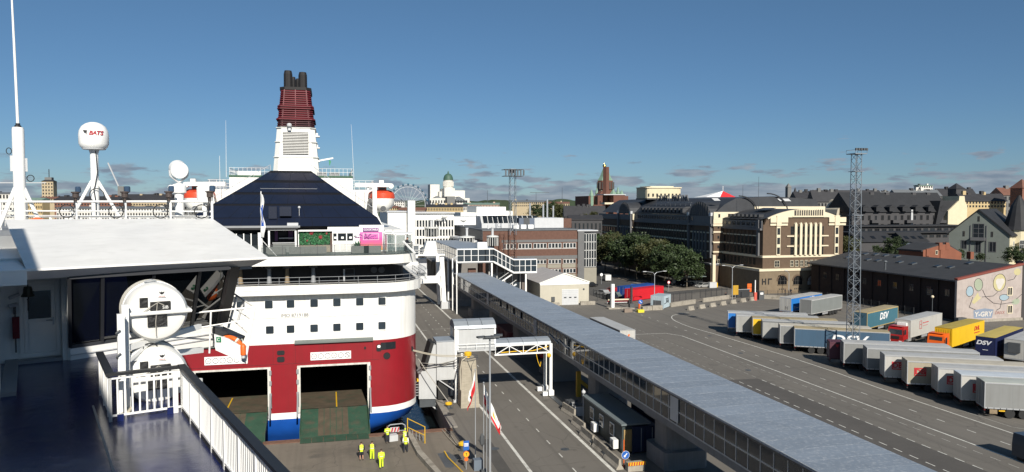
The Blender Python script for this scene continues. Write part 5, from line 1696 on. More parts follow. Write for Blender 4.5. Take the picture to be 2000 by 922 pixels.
# ------------------------------------------------------------------ flagpoles, lamp post, signs
FLAGW=mat('flag_white',(.74,.74,.72),.8)
FLAGR=mat('flag_red',(.55,.02,.025),.8,var=.1)
FLAGY=mat('flag_yellow',(.68,.50,.03),.8)
def limp_flag(t,top,hoist,length,dirx,bands,diry=0.0,fold=.16):
 """bands: list of (upto, material) along the hoist edge"""
 nu,nv=12,10
 def pt(u,v,b=0.0):
  x=top[0]+dirx*(u*length*.42+.04)+fold*.5*math.sin(v*7+u*5)*u
  y=top[1]+diry*u*length+fold*math.sin(u*11+v*4)*(.3+u)+b
  z=top[2]-v*hoist*(1-.30*u)-u*length*.86
  return(x,y,z)
 start=0
 for upto,m,nm in bands:
  mb=MB()
  vs=[start+(upto-start)*j/4 for j in range(5)]
  for i in range(nu):
   for j in range(4):
    a,b=i/nu,(i+1)/nu
    mb.quad(pt(a,vs[j]),pt(b,vs[j]),pt(b,vs[j+1]),pt(a,vs[j+1]))
    mb.quad(pt(a,vs[j],.012),pt(a,vs[j+1],.012),pt(b,vs[j+1],.012),pt(b,vs[j],.012))
  mb.build(nm,m,t,True)
  start=upto
 return pt
def pole(x,y,h,label,group='flagpoles by the quay road'):
 t=wthing('flagpole',label,'flagpole',(x,y,0),group)
 mb=MB();mb.tube((x,y,0),(x,y,h),.055,8,.03);mb.ball((x,y,h),.07,nu=8,nv=6);mb.build('pole',STEEL,t)
 mb=MB();mb.box(x-.25,x+.25,y-.25,y+.25,0,.3);mb.build('base',DGREY,t)
 return t
f1=pole(12.7,64.5,8.6,'flagpole with a narrow white and red flag hanging before the concrete pillar')
pt=limp_flag(f1,(12.7,64.5,8.5),1.7,2.9,-.5,[(.45,FLAGW,'flag'),(1,FLAGR,'flag_stripe')])
mb=MB();q=pt(.75,.42,-.03);mb.ball(q,.10,.02,.2,8,6);mb.build('flag_emblem',BLACK,f1)
f2=pole(12.95,62.0,8.0,'flagpole with a white and red flag hanging straight beside the lamp post')
limp_flag(f2,(12.95,62.0,7.9),1.75,2.3,.62,[(.5,FLAGW,'flag'),(1,FLAGR,'flag_stripe')])
f3=pole(13.05,61.2,7.3,'flagpole with a red-cornered white flag and yellow badge hanging past the lamp post')
pt=limp_flag(f3,(13.05,61.2,7.1),1.5,3.0,.95,[(.8,FLAGW,'flag'),(1,FLAGR,'flag_stripe')])
mb=MB()
q=[pt(a,b,-.04)for a,b in((.45,.25),(.62,.3),(.62,.6),(.45,.55))]
mb.quad(*q);mb.quad(*[(a,b+.005,c)for a,b,c in q][::-1]);mb.build('flag_badge',FLAGY,f3)
mb=MB()
q=[pt(a,b,-.045)for a,b in((.82,0),(1.0,0),(1.0,1),(.82,1))]
mb.quad(*q);mb.quad(*[(a,b+.005,c)for a,b,c in q][::-1]);mb.build('flag_corner',FLAGR,f3)
mb=MB();mb.lathe([(.02,-.55),(.2,-.4),(.22,.2),(.05,.55)],8,(12.72,61.6,3.1));mb.build('furled_cover',DGREY,f2,True)
t=wthing('floodlight_pole','tall grey lamp pole with flat dark floodlight heads, standing by the flags','lamp post',(13.2,60.6,0))
mb=MB();mb.tube((13.2,60.6,0),(13.2,60.6,12.2),.11,10,.07);mb.build('pole',STEEL,t)
mb=MB();mb.beam((12.6,60.6,12.1),(14.0,60.6,12.1),.08,.08);mb.build('crossarm',DSTEEL,t)
for x,y,a in((12.4,60.3,.25),(13.0,60.2,.1),(13.6,60.3,-.1),(14.0,60.9,-.3)):
 mb=MB();mb.obox((x,y,12.32),.75,.45,.14,a);mb.build('lamp_head',DGREY,t)
MB().box(12.95,13.45,60.35,60.85,0,.5).build('base',CONC,t)
tag(MB().box(12.2,13.0,62.6,63.3,0,.95).build('ballast_box',mat('blue_grey_box',(.13,.16,.20),.6)),'blue grey ballast box at the foot of the flagpoles','box')
t=wthing('info_sign','blue panel sign above an orange round sign on a short post by the apron','sign',(11.6,63.2,0))
mb=MB();mb.tube((11.6,63.2,0),(11.6,63.2,2.6),.04);mb.build('post',STEEL,t)
b=MB().box(11.35,11.85,63.12,63.16,1.75,2.6).build('panel',BLUEP,t)
for k in range(3):
 MB().box(11.41,11.79,63.105,63.118,2.33-k*.11,2.39-k*.11).build('text_bar',CLEANWHITE,b)
mb=MB();mb.lathe([(.28,0),(.28,.03)],20,(11.6,63.1,1.4),ax='y');r=mb.build('round_sign',ORANGE,t)
mb=MB();mb.lathe([(.24,-.012),(.24,-.002)],20,(11.6,63.1,1.4),ax='y');mb.build('disc',YELLOW,r)
mb=MB();mb.path([(11.52,63.08,1.5),(11.66,63.08,1.5),(11.62,63.08,1.38),(11.6,63.08,1.28)],.025,4);mb.build('symbol',BLACK,r)
mb=MB();mb.lathe([(.18,0),(.18,.03)],16,(11.6,63.12,.95),ax='y');mb.build('small_sign',ORANGE,t)
t=wthing('keep_left_sign','round blue arrow sign on an orange post over a striped barrier block','sign',(25.5,60.2,0))
mb=MB();mb.tube((25.4,60.3,0),(25.4,60.3,2.5),.05);mb.build('post',ORANGE,t)
mb=MB();mb.lathe([(.36,0),(.36,.03)],24,(25.5,60.15,1.15),ax='y');s=mb.build('disc',BLUEP,t)
mb=MB();mb.lathe([(.38,.005),(.38,.028)],24,(25.5,60.15,1.15),ax='y');mb.build('rim',CLEANWHITE,s)
mb=MB();mb.beam((25.64,60.13,1.31),(25.40,60.13,1.05),.03,.08);mb.prism([(25.32,.97),(25.53,.99),(25.34,1.18)],60.11,60.14,'y');mb.build('arrow',CLEANWHITE,s)
MB().box(25.3,26.9,59.1,59.7,0,.75).build('block',CONC,t)
MB().box(25.3,26.95,59.02,59.09,.55,.85).build('board',YELLOW,t)
mb=MB()
for k in range(7):
 x=25.32+k*.235
 mb.prism([(x,.555),(x+.11,.555),(x+.16,.845),(x+.05,.845)],59.005,59.019,'y')
mb.build('stripe',REDP,t)
# ------------------------------------------------------------------ jersey barriers, cabin, containers, road-side kit
jb=MB()
jb.prism([(-.35,0),(.35,0),(.33,.12),(.14,.4),(.10,.95),(-.10,.95),(-.14,.4),(-.33,.12)],-1.6,1.6,'y')
jb_me=jb.mesh('jersey_barrier',CONC)
JB=[(25.95,77.4,.10,'concrete barrier beside the grey bins, by the outer gangway leg'),(25.35,72.3,.04,'long concrete barrier before the dark site cabin, next to the first air unit'),(24.9,68.4,.02,'concrete barrier between the two white air units of the cabin'),(24.85,64.6,.02,'concrete barrier in front of the cabin end, beside the plank door'),(24.8,61.4,.02,'concrete barrier just before the blue arrow sign')]
for x,y,rz,lab in JB:
 tag(inst('jersey_barrier',jb_me,None,(x,y,0),rz),lab,'barrier','concrete barriers along the quay road')
for(x,y,rz,lab,m)in((26.6,78.4,.2,'grey wheeled bin at the end of the barrier row',MGREY),(26.8,76.4,-.1,'pale grey slatted bin next to the concrete barrier row',LGREY)):
 t=thing('waste_bin',lab,'bin',(x,y,0),rz,'bins by the cabin')
 MB().prism([(-.45,0.1),(.45,.1),(.55,1.2),(-.55,1.2)],-.45,.45,'y').build('body',m,t)
 MB().box(-.6,.6,-.5,.5,1.2,1.28).build('lid',DGREY,t)
 for s in(-1,1):
  mb=MB();mb.lathe([(.1,-.04),(.1,.04)],10,(s*.35,-.35,.1),ax='x');mb.build('wheel',RUBBER,t)
CAB=mat('cabin_dark_green',(.035,.05,.052),.6,var=.15,streak=.1)
t=wthing('site_cabin','dark grey green site cabin with three white windows beneath the walkway','cabin',(27.9,68.7,0))
MB().box(26.6,29.2,63.6,74.2,.15,2.75).build('body',CAB,t)
MB().box(26.4,29.4,63.3,74.4,2.76,2.92).build('roof',mat('cabin_roof',(.16,.19,.20),.5,var=.15),t)
MB().box(26.7,29.1,63.8,74,0,.15).build('skid',DSTEEL,t)
for y in(66.1,68.9,71.7):
 f=MB().box(26.54,26.6,y-.55,y+.55,1.05,2.25).build('window',CLEANWHITE,t)
 MB().box(26.52,26.538,y-.45,y-.03,1.15,2.15).build('pane',GLASS,f)
 MB().box(26.52,26.538,y+.03,y+.45,1.15,2.15).build('pane',GLASS,f)
MB().box(26.75,27.55,63.52,63.6,.2,2.3).build('door',mat('plank_door',(.38,.25,.10),.8,var=.2),t)
for y in(69.9,64.6):
 u=MB().box(25.95,26.45,y-.45,y+.45,.35,1.2).build('air_unit',CLEANWHITE,t)
 mb=MB();mb.lathe([(.33,-.02),(.33,.02)],14,(25.94,y,.78),ax='x');mb.build('fan',MGREY,u)
mb=MB();mb.tube((26.5,74.2,0),(26.5,74.2,3.6),.04);mb.ball((26.5,74.1,3.3),.22);mb.build('camera_post',LGREY,t)
NAVC=mat('navy_container',(.012,.022,.06),.6,var=.2,streak=.1)
def container(x,y,L,rz,m,label,h=2.6,w=2.44,group=None,cat='container',door=True,name='shipping_container'):
 t=thing(name,label,cat,(x,y,0),rz,group)
 n=int(L/.28)
 mb=MB()
 pts=[]
 for i in range(n):
  xx=i*L/n
  pts+=[(xx,0.0),(xx+.08,0.0),(xx+.11,.035),(xx+L/n-.03,.035)]
 pts.append((L,0))
 back=[(px,w-py)for px,py in pts[::-1]]
 mb.prism(pts+back,.15,h-.06)
 mb.build('body',m,t)
 mb=MB();mb.box(-.02,L+.02,-.02,w+.02,h-.06,h);mb.build('roof',m,t)
 for xx in(-.03,L-.1):
  for yy in(-.03,w-.1):
   MB().box(xx,xx+.13,yy,yy+.13,0,h+.01).build('corner_post',m,t)
 if door:
  for s in(0,1):
   d=MB().box(-.05,-.02,.12+s*(w/2-.08),w/2-.04+s*(w/2-.08),.2,h-.1).build('door',m,t)
   mb=MB();mb.tube((-.08,.5+s*(w/2-.1),.25),(-.08,.5+s*(w/2-.1),h-.15),.025);mb.build('lock_bar',STEEL,d)
 return t
container(30.0,63.3,12.0,R(90),NAVC,'navy container under the walkway beside the site cabin')
container(33.6,66.0,6.0,R(90),NAVC,'shorter navy container behind the large pier, under the walkway',h=2.5)
t=wthing('yellow_prop','yellow steel post with a slanting brace in the shade under the walkway','prop',(29.5,84,0))
mb=MB();mb.box(29.2,29.7,84,84.5,0,3.1);mb.build('post',mat('prop_yellow',(.42,.25,.02),.7,var=.2),t)
mb=MB();mb.beam((29.5,84.2,2.1),(31.8,83.2,.1),.35,.35);mb.build('brace',MATS['prop_yellow'],t)
t=wthing('ticket_wall','tall grey screen wall under the walkway behind the gangway leg','wall',(30,92,0))
MB().box(27.8,32.5,92,92.3,0,4.6).build('panel',MGREY,t)
MB().box(33.5,34.0,84,90,0,4.3).build('side_panel',MGREY,t)
t=wthing('dark_skip','dark red open skip parked in the shade beneath the walkway','skip',(31,122,0))
mb=MB();mb.loft([[(28.6,116,.2),(31.6,116,.2),(31.6,124,.2),(28.6,124,.2)],[(28.2,115.4,2.6),(32,115.4,2.6),(32,124.6,2.6),(28.2,124.6,2.6)]]);mb.build('body',mat('skip_maroon',(.10,.025,.035),.7,var=.2),t)
for y in(116,119,122):
 MB().box(28.1,28.3,y,y+.15,.3,2.5).build('rib',MATS['skip_maroon'],t)
t=thing('forklift','small red forklift standing in shade by the tower','forklift',(31.6,106,0),.3)
MB().box(-.6,.6,-1.2,1.0,.3,1.2).build('body',REDP,t)
mb=MB();mb.box(-.5,.5,-.6,.6,1.25,1.3);mb.box(-.6,.6,-.7,.7,2.1,2.2)
for sx in(-.55,.5):
 for sy in(-.65,.6):
  mb.box(sx,sx+.06,sy,sy+.06,1.2,2.1)
mb.build('cage',DGREY,t)
mb=MB();mb.box(-.4,-.3,1.0,1.15,.1,3);mb.box(.3,.4,1.0,1.15,.1,3);mb.box(-.4,-.3,1.15,2.1,.15,.22);mb.box(.3,.4,1.15,2.1,.15,.22);mb.build('mast',STEEL,t)
for sx in(-.6,.6):
 for sy in(-.8,.7):
  mb=MB();mb.lathe([(.3,-.1),(.32,0),(.3,.1)],12,(sx,sy,.3),ax='x');mb.build('wheel',RUBBER,t)
  # ------------------------------------------------------------------ people
POSES={}
def body_mesh(pose):
 """one continuous skinned figure, 1.76 m, facing -y; returns (mesh, joints)"""
 if pose in POSES:
  return POSES[pose]
 J={'pelvis':(0,0,.95),'waist':(0,0,1.10),'chest':(0,.01,1.30),'neck':(0,.01,1.48),'skull':(0,-.01,1.60),'crown':(0,0,1.70)}
 for s,n in((-1,'l'),(1,'r')):
  J['hip'+n]=(s*.10,0,.90)
  J['knee'+n]=(s*.12,-.02,.50)
  J['ankle'+n]=(s*.13,.02,.09)
  J['toe'+n]=(s*.15,-.14,.04)
  J['sho'+n]=(s*.19,.01,1.42)
  J['elb'+n]=(s*.25,.04,1.14)
  J['wri'+n]=(s*.25,-.06,.90)
 if pose=='folded':
  for s,n in((-1,'l'),(1,'r')):
   J['elb'+n]=(s*.27,-.02,1.15)
   J['wri'+n]=(-s*.06,-.22,1.20+s*.02)
 if pose=='phone':
  for s,n in((-1,'l'),(1,'r')):
   J['elb'+n]=(s*.26,-.05,1.16)
   J['wri'+n]=(s*.10,-.26,1.24)
 if pose=='step':
  J['kneel']=(-.12,-.14,.52);J['anklel']=(-.12,-.06,.10);J['toel']=(-.13,-.22,.06)
  J['kneer']=(.12,.08,.50);J['ankler']=(.13,.24,.14);J['toer']=(.14,.10,.03)
 if pose=='lean':
  for k in('waist','chest','neck','skull','crown','shol','shor'):
   x,y,z=J[k]
   J[k]=(x,y-(z-.95)*.28,z-(z-.95)*.05)
  J['elbl']=(-.25,-.26,1.12);J['wril']=(-.2,-.46,1.02);J['elbr']=(.25,-.22,1.12);J['wrir']=(.22,-.42,1.0)
 rad={'pelvis':(.15,.11),'waist':(.14,.10),'chest':(.17,.12),'neck':(.055,.06),'skull':(.085,.10),'crown':(.06,.075)}
 for n in 'lr':
  rad.update({'hip'+n:(.09,.09),'knee'+n:(.06,.06),'ankle'+n:(.042,.042),'toe'+n:(.04,.03),'sho'+n:(.06,.06),'elb'+n:(.042,.042),'wri'+n:(.03,.026)})
 E=[('pelvis','waist'),('waist','chest'),('chest','neck'),('neck','skull'),('skull','crown')]
 for n in 'lr':
  E+=[('pelvis','hip'+n),('hip'+n,'knee'+n),('knee'+n,'ankle'+n),('ankle'+n,'toe'+n),('chest','sho'+n),('sho'+n,'elb'+n),('elb'+n,'wri'+n)]
  w=Vector(J['wri'+n]);d=(w-Vector(J['elb'+n])).normalized();sd=d.cross(Vector((0,0,1))if abs(d.z)<.8 else Vector((0,1,0))).normalized()
  J['palm'+n]=tuple(w+d*.07);rad['palm'+n]=(.038,.02);E.append(('wri'+n,'palm'+n))
  for i,(off,L)in enumerate(((-.03,.075),(-.01,.085),(.01,.08),(.03,.06))):
   k='fin%s%d'%(n,i)
   J[k]=tuple(w+d*(.07+L)+sd*off*1.2+Vector((0,-.012,0)));rad[k]=(.009,.009);E.append(('palm'+n,k))
  k='thumb'+n
  J[k]=tuple(w+d*.075+sd*-.06);rad[k]=(.01,.01);E.append(('wri'+n,k))
 names=list(J)
 me=bpy.data.meshes.new('body')
 me.from_pydata([J[k]for k in names],[(names.index(a),names.index(b))for a,b in E],[])
 ob=bpy.data.objects.new('body',me)
 COL.objects.link(ob)
 ob.modifiers.new('skin','SKIN')
 sv=me.skin_vertices[0].data
 for i,k in enumerate(names):
  sv[i].radius=rad[k]
  sv[i].use_root=k=='pelvis'
 ss=ob.modifiers.new('sub','SUBSURF');ss.levels=1;ss.render_levels=1
 dg=bpy.context.evaluated_depsgraph_get()
 res=bpy.data.meshes.new_from_object(ob.evaluated_get(dg))
 bpy.data.objects.remove(ob,do_unlink=True)
 # a nose and brow so that the head has a front
 bm=bmesh.new();bm.from_mesh(res)
 hx,hy,hz=J['skull']
 for(cx,cy,cz,r)in((hx,hy-.105,hz+.0,.018),(hx-.035,hy-.09,hz+.035,.012),(hx+.035,hy-.09,hz+.035,.012),(hx-.09,hy,hz,.02),(hx+.09,hy,hz,.02)):
  bmesh.ops.create_icosphere(bm,subdivisions=1,radius=r,matrix=Matrix.Translation((cx,cy,cz)))
 bm.to_mesh(res);bm.free()
 res.polygons.foreach_set('use_smooth',[True]*len(res.polygons))
 res.materials.clear();res.materials.append(SKIN)
 POSES[pose]=(res,J)
 return POSES[pose]
def ell(c,rx,ry,n=12):
 return[(c[0]+rx*math.cos(2*PI*i/n),c[1]+ry*math.sin(2*PI*i/n),c[2])for i in range(n)]
def person(x,y,rz,label,pose='stand',top=HIVIS,sleeves=NAVYCLOTH,legs=NAVYCLOTH,hair=HAIR,shorts=False,z=0.0,s=1.0,group='dock workers on the apron',vest=True,tall=1.0):
 me,J=body_mesh(pose)
 t=thing('person',label,'person',(x,y,z),rz,group)
 t.scale=(tall,tall,tall)
 inst('body',me,t)
 mb=MB()
 mb.loft([ell((J['pelvis'][0],J['pelvis'][1],J['pelvis'][2]-.12),.19,.145),ell(J['waist'],.185,.14),ell(J['chest'],.215,.155),ell((J['chest'][0],J['chest'][1],J['chest'][2]+.10),.205,.14),ell((J['neck'][0],J['neck'][1],J['neck'][2]-.01),.09,.08)])
 v=mb.build('vest' if vest else 'jacket',top,t,True)
 if vest:
  for k,dz in enumerate((-.04,.14)):
   c=(J['waist'][0],J['waist'][1]-(.02 if pose=='lean' else 0),J['waist'][2]+dz)
   mb=MB();mb.loft([ell(c,.203+.012*k,.158),ell((c[0],c[1],c[2]+.055),.206+.012*k,.161)]);mb.build('reflective_band',REFLECT,v,True)
 for n in 'lr':
  mb=MB();mb.tube(J['sho'+n],J['elb'+n],.075,8,.06);mb.tube(J['elb'+n],J['wri'+n],.06,8,.045);mb.build('sleeve',sleeves,t)
  mb=MB();mb.tube((J['hip'+n][0],J['hip'+n][1],J['hip'+n][2]+.08),J['knee'+n],.112,10,.085)
  if not shorts:
   mb.tube(J['knee'+n],J['ankle'+n],.085,10,.07)
  mb.build('trouser_leg',legs,t)
  mb=MB();a,b=Vector(J['ankle'+n]),Vector(J['toe'+n]);mb.tube(a+Vector((0,.05,-.03)),b+Vector((0,-.03,0)),.055,8,.045);mb.build('shoe',RUBBER,t)
 c=J['skull']
 mb=MB();mb.ball((c[0],c[1]+.02,c[2]+.055),.098,.112,.085,12,8);mb.build('hair',hair,t,True)
 return t
B180=PI
person(2.68,67.84,B180+.1,'worker in yellow vest and short trousers, standing apart beside the first of three','stand',legs=NAVYCLOTH,shorts=True)
person(3.64,67.8,B180-.2,'worker in yellow vest with dark sleeves and yellow dark-topped trousers','phone',legs=HIVIS)
person(4.32,65.4,B180+.05,'worker all in yellow, vest and long trousers, lowest on the apron','step',sleeves=HIVIS,legs=HIVIS)
person(5.39,72.25,.15,'worker in yellow vest and black trousers facing out with folded arms','folded',sleeves=HIVIS)
person(6.95,71.2,B180-.6,'worker in yellow vest leaning by the hoop barrier, half hidden','lean',hair=HIVIS,tall=.95)
person(6.85,69.0,B180-.3,'worker in yellow vest with white shoulders and black trousers near the gate','step',sleeves=CLEANWHITE,hair=REFLECT)
p=rp(793,492,84.2)
person(p[0],84.2,1.7,'passenger in dark clothes leaning at the ferry lounge rail','lean',top=NAVYCLOTH,vest=False,z=18.12,group=None)
# ================================================================== TRAILERS, TRUCKS AND THE VAN ON THE LOT
TGREY=mat('curtain_grey',(.215,.22,.215),.55,var=.06,scale=.8,streak=.2)
TLIGHT=mat('curtain_light',(.32,.32,.305),.5,var=.05,scale=.8,streak=.22)
TWHITE=mat('curtain_white',(.45,.44,.41),.5,var=.05,scale=.8,streak=.18)
TBEIGE=mat('curtain_beige',(.33,.295,.22),.6,var=.07,scale=.8,streak=.2)
TYEL=mat('curtain_yellow',(.72,.45,.015),.5,var=.06,streak=.12)
TBLUE=mat('curtain_blue',(.02,.17,.52),.5,var=.06,streak=.1)
TSTEEL=mat('curtain_steel_blue',(.045,.095,.155),.55,var=.07,streak=.18)
TTEAL=mat('curtain_teal',(.05,.145,.19),.55,var=.07,streak=.18)
TNAVY=mat('curtain_navy',(.010,.016,.065),.5,var=.08,streak=.1)
TMAR=mat('curtain_maroon',(.085,.025,.04),.6,var=.1)
RWHITE=mat('trailer_roof_white',(.43,.43,.42),.5,var=.05,dirt=((.30,.29,.26),.5,.9))
RTAN=mat('trailer_roof_tan',(.38,.31,.18),.6,var=.08,dirt=((.25,.20,.12),.5,.9))
RYEL=mat('trailer_roof_yellow',(.52,.40,.10),.55,var=.08,dirt=((.35,.27,.09),.4,.9))
ALU=mat('aluminium',(.52,.53,.54),.4,metal=.5,var=.06)
CHASSIS=mat('chassis',(.02,.02,.022),.6,var=.2)
TAILL=mat('tail_lamp_dark',(.10,.012,.012),.3)
LOGOW=mat('logo_white',(.80,.80,.80),.5,var=0)
LOGOR=mat('logo_red',(.50,.015,.025),.5,var=0)
LOGOK=mat('logo_black',(.02,.02,.02),.5,var=0)
_w=MB();_w.lathe([(.34,-.17),(.50,-.17),(.53,-.10),(.53,.10),(.50,.17),(.34,.17)],20,(0,0,0),ax='y');TYRE=_w.mesh('wheel',RUBBER,smooth=True)
_w=MB();_w.lathe([(.345,-.13),(.33,-.17),(.20,-.12),(.10,-.10),(.08,-.16),(.02,-.16)],16,(0,0,0),ax='y');RIM=_w.mesh('rim',ALU)
def wheel(t,x,y,z=.53,flip=False):
 w=inst('wheel',TYRE,t,(x,y,z),PI if flip else 0)
 inst('rim',RIM,w)
def trailer(x,y,deg,label,side,roof,end=None,L=13.6,H=4.0,W=2.5,rear='near',group='semi-trailers on the lot',kind='trailer',box=False,trim=ALU,z0=1.15):
 """local x along the length, side y = 0 in view; rear = which end carries the axles"""
 t=thing('semi_trailer',label,kind,(x,y,0),R(deg),group)
 end=end or side
 FL=z0
 b=MB();b.box(0,L,0,W,FL,H-.10);body=b.build('body',side,t)
 # end walls carried as their own panels
 for s in(0,1):
  xx=-.03 if s==0 else L
  if rear==('near' if s==0 else 'far'):
   for q in(0,1):
    d=MB().box(xx,xx+.03,.03+q*W/2,W/2-.015+q*W/2,FL+.05,H-.16).build('rear_door',end,t)
    mb=MB()
    xo=xx-.03 if s==0 else xx+.03
    for yy in(.45,.85):
     mb.tube((xo,yy+q*(W/2-.05),FL+.1),(xo,yy+q*(W/2-.05),H-.25),.022,5)
    mb.build('lock_bar',ALU,d)
  else:
   MB().box(xx,xx+.03,.02,W-.02,FL+.02,H-.14).build('front_wall',end,t)
 rf=MB();rf.prism([(-.03,H-.10),(W+.03,H-.10),(W+.03,H-.04),(W/2,H),(-.03,H-.04)],-.04,L+.04,'x');rf.build('roof',roof,t)
 for yy in(-.035,W-.005):
  MB().box(-.03,L+.03,yy,yy+.04,H-.22,H-.08).build('roof_rail',trim,t)
 MB().box(-.03,L+.03,-.04,W+.04,FL-.14,FL).build('side_rail',trim,t)
 for xx in(-.045,L-.045):
  for yy in(-.045,W-.045):
   MB().box(xx,xx+.09,yy,yy+.09,FL,H-.06).build('corner_post',trim,t)
 if not box:
  n=5
  for k in range(1,n):
   xx=L*k/n
   MB().box(xx-.012,xx+.012,-.008,-.0,FL,H-.22).build('curtain_seam',side,body)
  n=22
  for k in range(n):
   xx=.3+(L-.6)*k/(n-1)
   MB().box(xx-.025,xx+.025,-.06,-.03,FL-.28,FL-.0).build('buckle',CHASSIS,body)
 c=MB();c.box(.2,L-.2,.75,W-.75,FL-.42,FL-.141);c.build('chassis',CHASSIS,t)
 ax=[2.5,3.85,5.2]if rear=='near' else[L-5.2,L-3.85,L-2.5]
 for a in ax:
  wheel(t,a,.19);wheel(t,a,W-.19,flip=True)
  MB().box(a-.55,a+.55,.05,.45,1.07,1.10).build('mudguard',CHASSIS,t)
 leg=L-3.2 if rear=='near' else 3.0
 for yy in(.45,W-.45):
  mb=MB();mb.box(leg-.09,leg+.09,yy-.09,yy+.09,.06,FL-.14);mb.box(leg-.2,leg+.2,yy-.15,yy+.15,0,.06);mb.build('landing_leg',CHASSIS,t)
 ru=.0 if rear=='near' else L-.12
 MB().box(ru,ru+.12,.1,W-.1,.45,.60).build('underrun_bar',CHASSIS,t)
 MB().box(ru-.01,ru+.13,.1,.5,.75,.95).build('tail_lamp',TAILL,t)
 MB().box(ru-.01,ru+.13,W-.5,W-.1,.75,.95).build('tail_lamp',TAILL,t)
 gx=(6.2,8.6)if rear=='near' else(L-8.6,L-6.2)
 MB().box(gx[0],gx[1],.1,.14,.5,.95).build('side_guard',ALU,t)
 return t
def side_text(t,s,size,x,z,m,W=2.5,**k):
 return letter(s,size,t,(x,-.03,z),0,m,**k)
def end_text(t,s,size,y,z,m,L=None,**k):
 return letter(s,size,t,(-.045 if L is None else L+.045,y,z),R(-90)if L is None else R(90),m,**k)
A=-28
trailer(70.4,119.2,A,'blue-sided trailer with white roof, farthest left of the fan-parked row',TBLUE,RWHITE,TBLUE,rear='near')
trailer(69.9,115.5,A,'light grey trailer between the blue one and the yellow one in the row',TLIGHT,RWHITE)
trailer(71.0,112.1,A,'yellow curtain trailer with tan roof squeezed between two pale trailers',TYEL,RTAN,TYEL)
trailer(70.7,108.7,A,'pale trailer with dark roof edge, next to the yellow curtain trailer',TLIGHT,RWHITE,trim=mat('trim_dark',(.10,.11,.12),.5))
trailer(70.95,104.11,A,'grey-white trailer with dusty roof beside the steel blue lettered trailer',TGREY,mat('trailer_roof_dusty',(.52,.48,.40),.6,dirt=((.36,.32,.26),.5,.9)))
t=trailer(71.6,101.2,A-4,'steel blue trailer with tan roof and huge white DSV letters at the lattice mast',TSTEEL,RTAN)
side_text(t,'DSV',2.1,7.7,2.35,LOGOW,shear=.2,bold=.04,sx=1.35)
t=trailer(71.06,92.04,A,'maroon trailer in shade, poking out behind the first silver trailer',TMAR,TMAR,H=3.45,trim=TMAR)
mb=MB();mb.prism([(.7,3.1),(1.3,3.1),(1.0,2.6)],-.03,-.02,'y');mb.build('logo',LOGOR,t)
trailer(70.84,88.77,A,'silver grey trailer in front of the maroon one, its plain side half shaded',TGREY,RWHITE)
trailer(71.22,84.57,A,'second plain silver trailer, standing before the white trailer with red box logo',TGREY,RWHITE)
def red_box(t,x,z,s=1.0):
 mb=MB()
 w,h,th=1.55*s,1.15*s,.13*s
 for a in((-w/2,w/2,-h/2,-h/2+th),(-w/2,w/2,h/2-th,h/2),(-w/2,-w/2+th,-h/2+th,h/2-th),(w/2-th,w/2,-h/2+th,h/2-th)):
  mb.box(x+a[0],x+a[1],-.034,-.022,z+a[2],z+a[3])
 mb.build('logo_frame',LOGOR,t)
 side_text(t,'DB',.98*s,x,z,LOGOR,bold=.03)
t=trailer(70.17,80.09,A,'white trailer with red DB box, next before the beige one',TWHITE,RWHITE);red_box(t,1.5,2.6,.88)
t=trailer(70.30,76.39,A,'beige trailer with red DB box and black lettering cut off by its neighbour',TBEIGE,mat('trailer_roof_beige',(.46,.42,.34),.6,dirt=((.34,.31,.25),.5,.9)));red_box(t,1.45,2.6,.88)
side_text(t,'SCHENKER',1.25,6.0,2.45,LOGOK,bold=.02)
t=trailer(70.87,72.18,A,'white trailer with red DB box standing after the beige trailer',TWHITE,RWHITE);red_box(t,1.6,2.5,.88)
t=trailer(70.51,68.52,A,'white trailer with red DB box beside the last grey trailer with open wheels',TWHITE,mat('trailer_roof_blue',(.50,.54,.58),.5));red_box(t,1.85,2.45,.88)
t=trailer(70.16,65.06,A,'grey curtain trailer with bare axles, last of the row by the lane line',TGREY,mat('trailer_roof_green',(.42,.44,.40),.55,dirt=((.3,.3,.26),.4,.8)))
MB().box(.5,1.25,-.05,-.02,.45,.95).build('hazard_plate',TIMBER,t)
MB().box(1.4,2.0,-.05,-.02,.75,.90).build('marker_plate',YELLOW,t)
# second bank, parked the other way
B=27
t=trailer(93.7,133.9,B,'bright blue trailer with white lettering and ribbed white rear, beside the plain grey trailer',TBLUE,RWHITE,TWHITE,rear='near')
side_text(t,'LGS',1.2,9.0,3.2,LOGOW,shear=.15)
side_text(t,'F',.9,1.5,1.75,LOGOW,shear=.3)
MB().box(2.0,6.2,-.034,-.022,1.72,1.82).build('logo_line',LOGOW,t)
end_text(t,'N',1.0,.95,1.75,LOGOK)
for k in range(8):
 MB().box(-.06,-.035,.15+k*.3,.22+k*.3,1.3,3.7).build('rear_rib',TWHITE,t)
t=trailer(95.8,130.0,B,'plain grey trailer with white roof edge and three bare wheels at its far end',mat('curtain_dark_grey',(.19,.205,.20),.6,var=.06,streak=.15),RWHITE,TGREY,rear='far',trim=RWHITE)
t=trailer(94.3,112.2,B,'teal trailer with tan roof and white DSV logo behind the lattice mast',TTEAL,RTAN,mat('curtain_teal_dark',(.04,.10,.14),.6),rear='far',trim=mat('trim_tan',(.45,.34,.14),.5))
side_text(t,'DSV',1.75,7.1,2.7,LOGOW,shear=.2,bold=.05,sx=1.15)
end_text(t,'DSV',.8,1.3,3.2,mat('logo_faded',(.02,.05,.07),.6),shear=.2)
TRUCKRED=mat('truck_red',(.36,.015,.015),.35,var=.06,coat=.3)
TRUCKOR=mat('truck_orange',(.80,.13,.012),.35,var=.05,coat=.3)
t=trailer(95.2,103.0,B-1,'white box trailer with cooling unit behind the red truck cab',TWHITE,RWHITE,rear='far',box=True,trim=TWHITE)
MB().box(-.5,-.03,.5,2.0,2.2,3.5).build('cooling_unit',CLEANWHITE,t)
